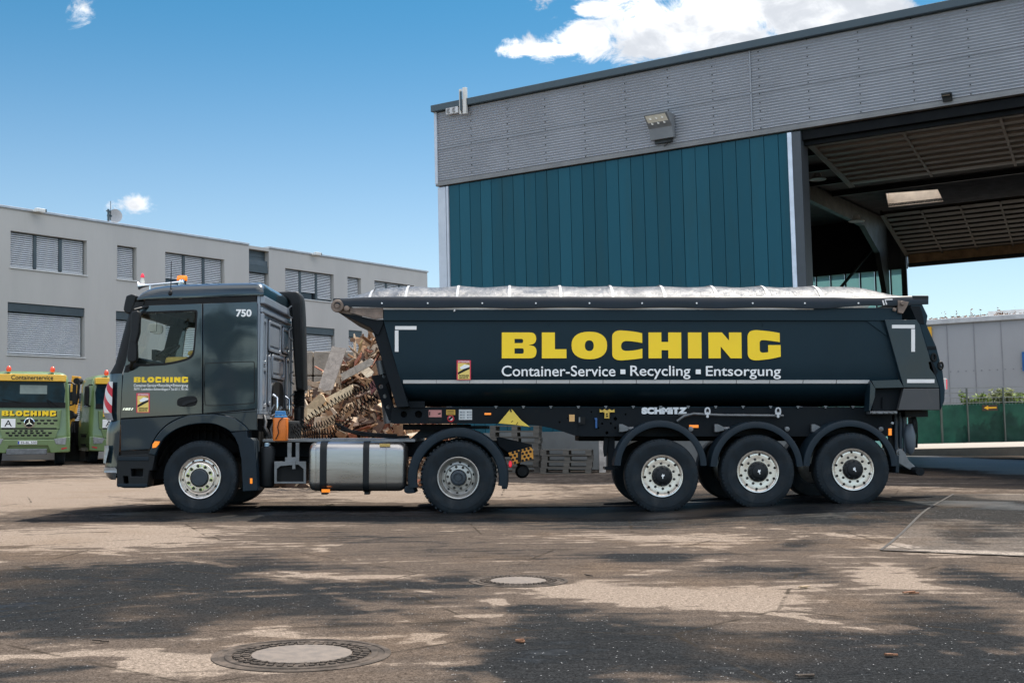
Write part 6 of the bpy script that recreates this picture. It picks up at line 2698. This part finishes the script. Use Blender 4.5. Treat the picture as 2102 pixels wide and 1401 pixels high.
for i in range(2):
    for j in range(3):
        u, v = 944.5 + 14 * i, 844 + 5.6 * j
        rect(mb, u, v + 3, u + 3.4, v, Yf - .003, .002)
        for q_ in range(3):
            rect(mb, u + 4.6, v + .6 + q_ * 1.1, u + 10, v + .1 + q_ * 1.1, Yf - .003, .002)
build('sticker_print', mb, mat('print_grey', (.22, .24, .26), .6), s_)
for u0, v0, u1, v1 in ((994.5, 847, 1008, 851), (1415, 871.5, 1434, 877.5)):
    mb = MB()
    rect(mb, u0, v1, u1, v0, Yf - .02, .03, .003)
    build('marker_lamp', mb, M_AMB, frame)
label(1168.5, 850.5, 1179.5, 864.5, mat('sticker_peach', (.72, .42, .16), .5))
label(1187.5, 855.5, 1201, 870, M_BLK, 'control_box', .31)
label(1188, 855.5, 1191, 866, M_STEELB, 'control_box_label', .305)
mb = MB()
side(mb, [(1231, 839), (1236, 842), (1241, 839), (1246, 842), (1251, 839), (1256, 842), (1261.5, 839), (1261.5, 846), (1251, 846), (1251, 858.5), (1241, 858.5), (1241, 846), (1231, 846)], .32, .04, .004, sm=0)
vb_ = build('valve_block', mb, mat('valve_yellow', (.72, .47, .08), .5, var=.2, scale=20), frame)
mb = MB()
for u, v in ((1246, 849), (1246, 853.5), (1237, 846.5)):
    mb.lathe([(.001, -.01), (.012, -.01), (.013, .005)], 8, bp(u, v, .315))
build('valve_knob', mb, M_BLK, vb_)
mb = MB()
side(mb, [(1220, 858, 1), (1223, 856.5, 1), (1226.5, 858, 1), (1226, 862), (1226, 878), (1222, 878), (1222, 863)], .33, .03, .004)
build('blue_handle', mb, mat('handle_blue', (.02, .09, .26), .45), frame, smooth=40)
# maker's lettering, tool rod with two round holders
mb = MB()
stext(mb, 'SCHMITZ', 1317, 835.5, 1411, 849.5, Yf - .004, .085, .004)
build('maker_lettering', mb, mat('letter_grey', (.85, .86, .87), .5), frame)
mb = MB()
mb.tube([bp(1390, 864, .3), bp(1405, 853, .28), bp(1424, 848.5, .27), bp(1446, 850, .27), bp(1480, 851.5, .27), bp(1608, 852.8, .27)], .022, 10)
mb.tube([bp(1392, 850, .29), bp(1420, 849, .28)], .012, 8)
build('tool_rod', mb, M_STEELB, frame, smooth=60)
for u in (1452.5, 1597.5):
    mb = MB()
    side(mb, [(u - 6.5, 843, 1), (u - 4.5, 835.5, 1), (u + 4.5, 835.5, 1), (u + 6.5, 843, 1), (u + 5.5, 850), (u + 2, 851), (u + 3, 857, 1), (u - 3, 857, 1), (u - 2, 851), (u - 5.5, 850)], .22, .03, .004)
    h_ = build('rod_holder', mb, mat('holder_grey', (.55, .56, .57), .45), frame, smooth=40)
    mb = MB()
    side(mb, [(u - 2.5, 847, 1), (u - 3, 840, 1), (u, 837.5, 1), (u + 3, 840, 1), (u + 2.5, 847, 1), (u, 844, 1)], .217, .004)
    build('holder_mark', mb, M_BLK, h_)
# landing leg, running gear
mb = MB()
mb.box((bp(1247, 900, .5).x, .5, bp(0, 960, .5).z), (bp(1262, 900, .5).x, .64, bp(0, 890, .5).z))
side(mb, [(1240, 895), (1250, 897), (1246, 935), (1240, 937), (1238, 920)], .48, .05, .006, sm=0)
mb.box((bp(1240, 900, .5).x, .42, bp(0, 963, .5).z), (bp(1268, 900, .5).x, .74, bp(0, 958, .5).z))
build('landing_leg', mb, M_CHAS, trl, bevel=.008)
TW = [(1359.2, 976.5), (1556.4, 967.5), (1751.4, 963)]
TF = [(1356, 958, 1259, 862), (1553.5, 960, 1455, 864), (1746, 959, 1654, 861)]
for i, ((u, v), (fu, fv, ful, ft_)) in enumerate(zip(TW, TF)):
    c_ = bp(u, v, -.02)
    make_wheel(trl, c_, 'trailer', .528, .385, rot=(.1, .35, .6)[i])
    make_wheel(trl, Vector((c_.x, W + .02, c_.z)), 'trailer', .528, .385, far=True)
    mb = MB()
    mb.cyl((c_.x, .35, c_.z), (c_.x, W - .35, c_.z), .075, 14)
    mb.box((c_.x - .45, .62, c_.z - .06), (c_.x + .12, .74, c_.z + .06))
    mb.lathe([(.12, 0), (.15, .08), (.15, .2), (.12, .26)], 16, Vector((c_.x + .3, .75, c_.z - .05)), 'Z')
    build('axle', mb, M_DARK, trl, smooth=40)
    fc = bp(fu, fv, 0)
    ro = (bp(fu, ft_, 0).z - fc.z)
    mb = MB()
    mb.lathe([(ro - .10, .02), (ro - .095, -.012), (ro - .035, -.018), (ro - .008, -.004), (ro, .03), (ro, .42), (ro - .018, .42), (ro - .018, .045), (ro - .09, .035), (ro - .10, .02)], 44, fc, 'Y', radians(2), radians(178))
    fd = build('mudguard', mb, M_GUARD, trl, smooth=40)
    mb = MB()
    a_ = bp(ful + 12, 870, .28)
    side(mb, [(ful + 12, 886), (ful + 12, 870), (ful + 19, 870), (ful + 31, 876), (ful + 31, 883), (ful + 19, 886)], .25, .08, .004, sm=0)
    mb.tube([bp(ful + 28, 879.5, .3), bp(ful + 42, 879, .3)], .03, 10)
    mb.lathe([(.035, .04), (.035, -.02), (.001, -.025)], 12, bp(fu + 62, 880, .28))
    build('mudguard_bracket', mb, M_STEELB, fd, smooth=40)
mb = MB()
rect(mb, 1839, 970, 1846, 934, -.005, .36, .01)
build('mud_flap', mb, M_GUARD, trl)
mb = MB()
for u in (1838, 1848, 1856):
    mb.cyl(bp(u, 846, .5), bp(u + 1.5, 930, .5), .028, 8)
side(mb, [(1838, 846), (1862, 846), (1862, 880), (1838, 930)], .8, .3, .01, sm=0)
build('rear_support', mb, mat('support_blue', (.022, .036, .052), .45), trl, smooth=40)
mb = MB()
mb.lathe([(.001, .22), (.04, .22), (.06, .18), (.085, .05), (.08, -.1), (.05, -.2), (.001, -.24)], 16, bp(1866, 900, .5), 'Z')
mb.v = [(x + .03 * noise.noise((x * 9, y * 9, z * 6)), y, z) for x, y, z in mb.v]
build('spare_bag', mb, mat('bag_grey', (.09, .11, .13), .4), trl, smooth=60)
mb = MB()
for k in range(4):
    mb.tube([bp(1868 + 3 * k, 846, .6), bp(1876 + 2 * k, 868, .55), bp(1871 + 4 * k, 895, .55), bp(1876 + 2 * k, 918, .6)], .012, 6)
mb.box((bp(1858, 850, .3).x, .3, bp(0, 855, .3).z), (bp(1905, 850, .3).x, W - .3, bp(0, 842, .3).z))
build('rear_hose', mb, M_BLK, trl, smooth=60)
mb = MB()
p = bp(1889, 967, -.0)
mb.cyl(p, p + Vector((0, W - .1, 0)), .062, 18)
build('underrun_bar', mb, M_CHAS, trl, smooth=40)
mb = MB()
side(mb, [(1838, 925, 1), (1845, 920, 1), (1854, 922, 1), (1866, 945), (1880, 958), (1872, 966), (1845, 950)], .25, .05, .006)
mb.lathe([(.001, -.02), (.02, -.02), (.024, .0)], 12, bp(1846, 929, .245))
build('underrun_arm', mb, M_STEELB, trl, smooth=30)
mb = MB()
rect(mb, 1824.5, 893, 1830.5, 879, -.03, .03, .004)
build('marker_lamp', mb, M_AMB, trl)
mb = MB()
mb.lathe([(.001, -.01), (.018, -.008), (.02, .02)], 10, bp(1832, 868, -.01))
build('clear_lamp', mb, M_CLEAR, trl)

# chock in its holder
q0 = bp(1055, 876, .30)
wc = empty('wheel_chock', (q0.x, .30, q0.z))
tag(wc, 'yellow wheel chock hanging on the trailer frame above the pallets', 'wheel chock')
mb = MB()
side(mb, [(1023, 868.5), (1046, 841, 1), (1048, 838.5, 1), (1051, 839.5, 1), (1058, 848), (1070, 862), (1088, 876), (1060, 872)], .10, .22, .006, sm=2)
build('wedge', mb, M_WEDGE, wc, smooth=30)
mb = MB()
strip(mb, [(1049, 838), (1048, 842), (1050, 845)], .02, .095)
strip(mb, [(1049, 866), (1053, 863)], .008, .095)
strip(mb, [(1060, 871), (1063, 866)], .008, .095)
build('clip', mb, M_BLK, wc)


# ================================================================== GREEN LORRIES
def G(u, v):
    return (u - 57.4) / 62.5, (955 - v) / 62.5


M_GREEN = mat('green_paint', (.13, .20, .075), .35, var=.06, coat=.6, dirt=(.22, .19, .13), dscale=1.4, damt=.25)
M_GYEL = mat('yellow_paint', (.82, .46, .025), .4, var=.06, coat=.4)
M_DGL = mat('lorry_screen', (.005, .022, .034), .1, var=.5, scale=2.0, spec=.12)


def green_lorry(loc, rz, label):
    e = empty('skip_lorry', loc)
    tag(e, label, 'lorry', 'green lorries parked in front of the office')
    L = Vector(loc)

    def add(name, mb, m_, par=None, **k):
        return build(name, mb, m_, par or e, loc=L, **k)

    def gp(mb, pts, y, th, bv=0., sm=2):
        return mb.plate([soft([(*G(p[0], p[1]), *p[2:]) for p in pts], sm)], (0, y + th / 2, 0), EX, EZ, th, bv)

    def gr(mb, u0, v0, u1, v1, y, th=.02, bv=0.):
        return gp(mb, [(u0, v1), (u1, v1), (u1, v0), (u0, v0)], y, th, bv, 0)
    lev = [(928, 1.24, -.06), (915, 1.27, -.10), (895, 1.28, -.12), (878, 1.27, -.08), (838, 1.24, -.0), (784, 1.20, .10), (772, 1.16, .14), (764, 1.05, .30), (760.5, .85, .5)]
    rows = []
    for v, hw, yf in lev:
        z = (955 - v) / 62.5
        rows.append([(x, y, z) for x, y in rrect(-hw, yf, hw, 2.3, .20, 5)])
    mb = MB()
    mb.grid(rows, True)
    n_ = len(rows[0])
    mb.f.append(tuple(len(mb.v) - n_ + i for i in range(n_)))
    cab_ = add('cab', mb, M_GREEN, smooth=45)
    mb = MB()
    gp(mb, [(-8, 836, 1), (-10, 800), (-6, 783), (121, 783), (125, 800), (123, 836, 1)], -.0, .09, .0, 1)
    wsn = add('windscreen', mb, M_DGL)
    mb = MB()
    gr(mb, 38, 790, 90, 808, -.006, .004)
    add('cab_bulkhead', mb, mat('bulkhead_grey', (.22, .27, .25), .5), wsn)
    mb = MB()
    gp(mb, [(-11, 782), (-12, 770), (-6, 768, 1), (121, 768, 1), (127, 770), (126, 782)], -.14, .3, .02, 1)
    vis = add('sun_visor', mb, M_GYEL, smooth=40)
    mb = MB()
    mb.text('Containerservice', (0, -.146, 0), EX, EZ, (*[G(21, 0)[0], G(101, 0)[0]], G(0, 779.5)[1], G(0, 770)[1]), .006, .01)
    add('visor_lettering', mb, M_BLK, vis)
    mb = MB()
    gr(mb, -9, 836, 126, 825, -.045, .05)
    for a_, b_, c_, d__ in ((40, 826, 5, 820), (98, 834, 90, 820), (112, 834, 91, 820)):
        mb.tube([(G(a_, b_)[0], -.06, G(a_, b_)[1]), (G(c_, d__)[0], -.05, G(c_, d__)[1])], .014, 5)
    add('wiper_panel', mb, M_BLK)
    mb = MB()
    x0, z0 = G(5.3, 853)
    x1, z1 = G(108.5, 842.8)
    wordmark(mb, (0, -.155, 0), EX, EZ, x0, x1, z0, z1, .006)
    add('company_name', mb, M_YEL)
    mb = MB()
    wordmark(mb, (0, -.147, 0), EX, EZ, x0 + .03, x1 + .03, z0 - .025, z1 - .01, .006)
    add('name_shadow', mb, M_BLK)
    mb = MB()
    gp(mb, [(-4, 840), (119, 840), (116, 880), (-2, 880)], -.135, .08, .015, 0)
    add('front_flap', mb, M_GREEN)
    # radiator grille
    mb = MB()
    for v, n_, w2 in ((862.5, 9, 9), (868.5, 8, 9), (883.5, 6, 6.5), (888, 8, 8), (893, 7, 8)):
        for k in range(n_):
            u = 57.4 + (k - (n_ - 1) / 2) * (w2 + 3.5)
            if v < 876 and u < 34:
                continue
            gp(mb, [(u - w2 / 2, v - 1.7), (u + w2 / 2, v - 1.7), (u + w2 / 2 - 1, v + 1.7), (u - w2 / 2 + 1, v + 1.7)], -.142 if v < 878 else -.165, .012, 0, 0)
    gr(mb, 6, 877.5, 110, 880.5, -.15, .02)
    add('grille_slot', mb, M_BLK)
    mb = MB()
    gp(mb, [(2, 880.7), (114, 880.7), (108, 899), (8, 899)], -.155, .05, .01, 0)
    add('lower_grille', mb, M_GREEN)
    mb = MB()
    cx, cz = G(57.6, 867.3)
    mb.lathe([(.165, -.02), (.165, -.045), (.145, -.05), (.14, -.02)], 32, (cx, -.13, cz))
    for a_ in (90, 210, 330):
        t = radians(a_)
        d1_, d2_ = radians(a_ + 90), radians(a_ - 90)
        mb.prism([(cx + .15 * cos(t), -.17, cz + .15 * sin(t)), (cx + .022 * cos(d1_), -.17, cz + .022 * sin(d1_)), (cx + .022 * cos(d2_), -.17, cz + .022 * sin(d2_))],
                 [(cx + .15 * cos(t), -.15, cz + .15 * sin(t)), (cx + .022 * cos(d1_), -.15, cz + .022 * sin(d1_)), (cx + .022 * cos(d2_), -.15, cz + .022 * sin(d2_))])
    add('star_emblem', mb, M_CHROME, smooth=40)
    mb = MB()
    mb.lathe([(.138, -.015), (.001, -.018)], 24, (cx, -.13, cz))
    add('emblem_back', mb, M_BLK)
    mb = MB()
    gr(mb, 4.5, 859, 31.5, 877, -.17, .012)
    sg_ = add('letter_plate', mb, M_TXT)
    mb = MB()
    mb.text('A', (0, -.174, 0), EX, EZ, (G(11, 0)[0], G(25, 0)[0], G(0, 874.5)[1], G(0, 862)[1]), .004)
    add('plate_letter', mb, M_BLK, sg_)
    mb = MB()
    gp(mb, [(-22, 896), (-8, 896), (10, 901), (105, 901), (123, 896), (137, 896), (137, 926), (100, 929), (94, 914), (21, 914), (15, 929), (-22, 926)], -.17, .3, .03, 0)
    bmp = add('bumper', mb, M_GREEN, smooth=40)
    mb = MB()
    gr(mb, 37, 904, 73.5, 910.5, -.19, .012)
    pl_ = add('number_plate', mb, M_TXT)
    mb = MB()
    gr(mb, 37.2, 904.3, 40, 910.2, -.194, .004)
    add('plate_band', mb, mat('plate_blue', (.01, .04, .35), .5), pl_)
    mb = MB()
    mb.text('ES-BL 530', (0, -.195, 0), EX, EZ, (G(43, 0)[0], G(72.5, 0)[0], G(0, 909.5)[1], G(0, 905.2)[1]), .003)
    add('plate_number', mb, M_BLK, pl_)
    for s_ in (0, 1):
        f_ = (lambda u: 114.8 - u) if s_ else (lambda u: u)
        mb = MB()
        gp(mb, [(f_(105), 900), (f_(130), 897), (f_(128), 912), (f_(110), 911)], -.185, .05, .015, 0)
        add('headlight', mb, M_CLEAR, bmp)
        mb = MB()
        gp(mb, [(f_(120), 919), (f_(131), 917), (f_(131), 919.5), (f_(121), 922)], -.18, .012, 0, 0)
        add('red_marker', mb, M_RED, bmp)
        mb = MB()
        xx = G(f_(143), 0)[0]
        mb.box((xx - .06, -.12, G(0, 828)[1]), (xx + .06, .1, G(0, 787)[1]))
        mr = add('mirror', mb, M_BLK, bevel=.03)
        mb = MB()
        mb.tube([(xx, -.02, G(0, 788)[1]), (xx * .93, .0, G(0, 784)[1]), (xx * .86, .1, G(0, 784)[1])], .025, 6)
        add('mirror_arm', mb, M_BLK, mr)
        mb = MB()
        mb.tube([(xx, -.02, G(0, 828)[1]), (xx * .9, .0, G(0, 831)[1])], .025, 6)
        add('mirror_arm', mb, M_BLK, mr)
        mb = MB()
        sx_ = -1 if s_ else 1
        mb.plate([soft([(.34, 1.98), (1.15, 1.98, 1), (1.25, 2.0, 1), (1.22, 2.66, 1), (1.1, 2.7, 1), (.42, 2.68, 1)], 2)], (sx_ * 1.225, 0, 0), EY_, EZ, .06)
        add('side_window', mb, M_DGL)
        mb = MB()
        for z_ in (.62, .92):
            mb.box((sx_ * 1.28 - .03, .45, z_), (sx_ * 1.28 + .03, 1.3, z_ + .06))
        mb.box((sx_ * 1.285 - .02, .3, 1.0), (sx_ * 1.285 + .02, 1.5, 1.03))
        add('step', mb, M_BLK)
        mb = MB()
        p = (G(f_(99.5), 0)[0], .3, G(0, 762)[1])
        mb.lathe([(.001, .19), (.04, .18), (.075, .12), (.08, .06), (.06, 0)], 16, p, 'Z')
        add('beacon', mb, mat('beacon_red', (.75, .07, .02), .3, spec=.7), smooth=50)
        mb = MB()
        mb.lathe([(.30, -.17), (.46, -.17), (.52, -.13), (.53, 0), (.52, .13), (.3, .17)], 28, (G(f_(119), 0)[0], .9, .53), 'X')
        add('wheel', mb, M_TYRE, smooth=40)
    mb = MB()
    gr(mb, 16, 920, 93, 932, -.22, .1, .02)
    add('front_bar', mb, M_STEELB)
    mb = MB()
    mb.box((-1.1, .3, .42), (1.1, 7, .62))
    mb.box((-1.15, 2.4, .6), (1.15, 7.2, 1.5))
    add('chassis', mb, M_DARK)
    mb = MB()
    mb.box((-1.1, 2.5, 1.52), (1.1, 2.7, 2.3))
    add('headboard', mb, M_BLK)
    e.rotation_euler = (0, 0, rz)
    return e


gl1 = bp(57.4, 955, 40 - CAM_D)
g1 = green_lorry((gl1.x, gl1.y, 0), .37, 'green lorry with yellow visor and white letter plate at the left edge')
gl2 = bp(258, 950, 43 - CAM_D)
g2 = copy_tree(g1)
g2.location = (gl2.x, gl2.y, 0)
g2.rotation_euler = (0, 0, .50)
tag(g2, 'green lorry half hidden behind the dark cab')
# loading crane
YC = 46 - CAM_D
pbase = bp(146, 946, YC)
cr = empty('loading_crane', (pbase.x, YC, 0))
tag(cr, 'yellow loading crane boom between the two green lorries', 'crane')
mb = MB()
for (u0, v0, u1, v1, r_) in ((141, 880, 147, 850, .13), (146.5, 852, 152, 812, .16), (152, 814, 157, 774, .14)):
    a_, b_ = bp(u0, v0, YC), bp(u1, v1, YC)
    d = (b_ - a_).normalized()
    M = Matrix((d, EY_, d.cross(EY_))).transposed()
    mb.obox((a_ + b_) / 2, ((b_ - a_).length + .08, .26, r_ * 2), M)
build('boom', mb, mat('crane_yellow', (.78, .36, .015), .45, var=.15, scale=4, dirt=(.18, .09, .02), damt=.4), cr, bevel=.02)
mb = MB()
for (u, v, r_) in ((147, 851, .17), (152, 813, .17), (161, 782, .12)):
    mb.lathe([(.001, -.22), (r_, -.22), (r_, .2), (.001, .2)], 14, bp(u, v, YC))
mb.tube([bp(158, 776, YC - .2), bp(162, 790, YC - .2), bp(160, 812, YC - .2), bp(156, 830, YC - .2)], .05, 8)
a_, b_ = bp(137, 953, YC), bp(166, 868, YC)
mb.box((bp(140, 900, YC).x, YC - .3, 0), (bp(158, 900, YC).x, YC + .5, bp(0, 882, YC).z))
mb.box((bp(156, 900, YC).x, YC - .4, 0), (bp(172, 900, YC).x, YC + .5, bp(0, 905, YC).z))
for k in range(8):
    u = 142 + 3.4 * k
    mb.tube([bp(u, 905, YC - .4), bp(u + R.uniform(-4, 4), 888, YC - .45), bp(u + R.uniform(-4, 4), 862 + R.uniform(0, 14), YC - .3)], .04, 6)
build('crane_column', mb, M_BLK, cr)

# ================================================================== TREE MIRRORED IN THE CAB
tp0 = Vector((-14.5, -46, 0))
tr = empty('tree', tp0)
tag(tr, 'round-crowned leafy tree mirrored in the side of the dark cab', 'tree')
mb = MB()
mb.tube([tp0, tp0 + Vector((.1, .1, 1.8)), tp0 + Vector((0, .2, 3.6)), tp0 + Vector((.2, .1, 5.5))], .2, 10, rad=[.24, .19, .14, .06])
cs = []
for k in range(26):
    t = R.uniform(0, 2 * pi)
    z = R.uniform(2.6, 7.2)
    rr = 2.6 * sqrt(max(.05, 1 - ((z - 4.6) / 3.0) ** 2)) * R.uniform(.5, 1)
    cs.append(tp0 + Vector((rr * cos(t), rr * sin(t), z)))
for c_ in cs[:12]:
    mb.tube([tp0 + Vector((0, .1, R.uniform(1.9, 3.4))), tp0.lerp(c_, .5) + Vector((0, 0, .9)), c_], .06, 6, rad=[.09, .06, .02])
build('trunk', mb, mat('bark', (.09, .065, .045), .9, var=.3, bump=.01, bscale=20), tr, smooth=60)
mb = MB()
leaves(mb, cs, 4200, .16, .95)
build('crown', mb, leafmat('tree_leaf', (.05, .085, .025), .5), tr)
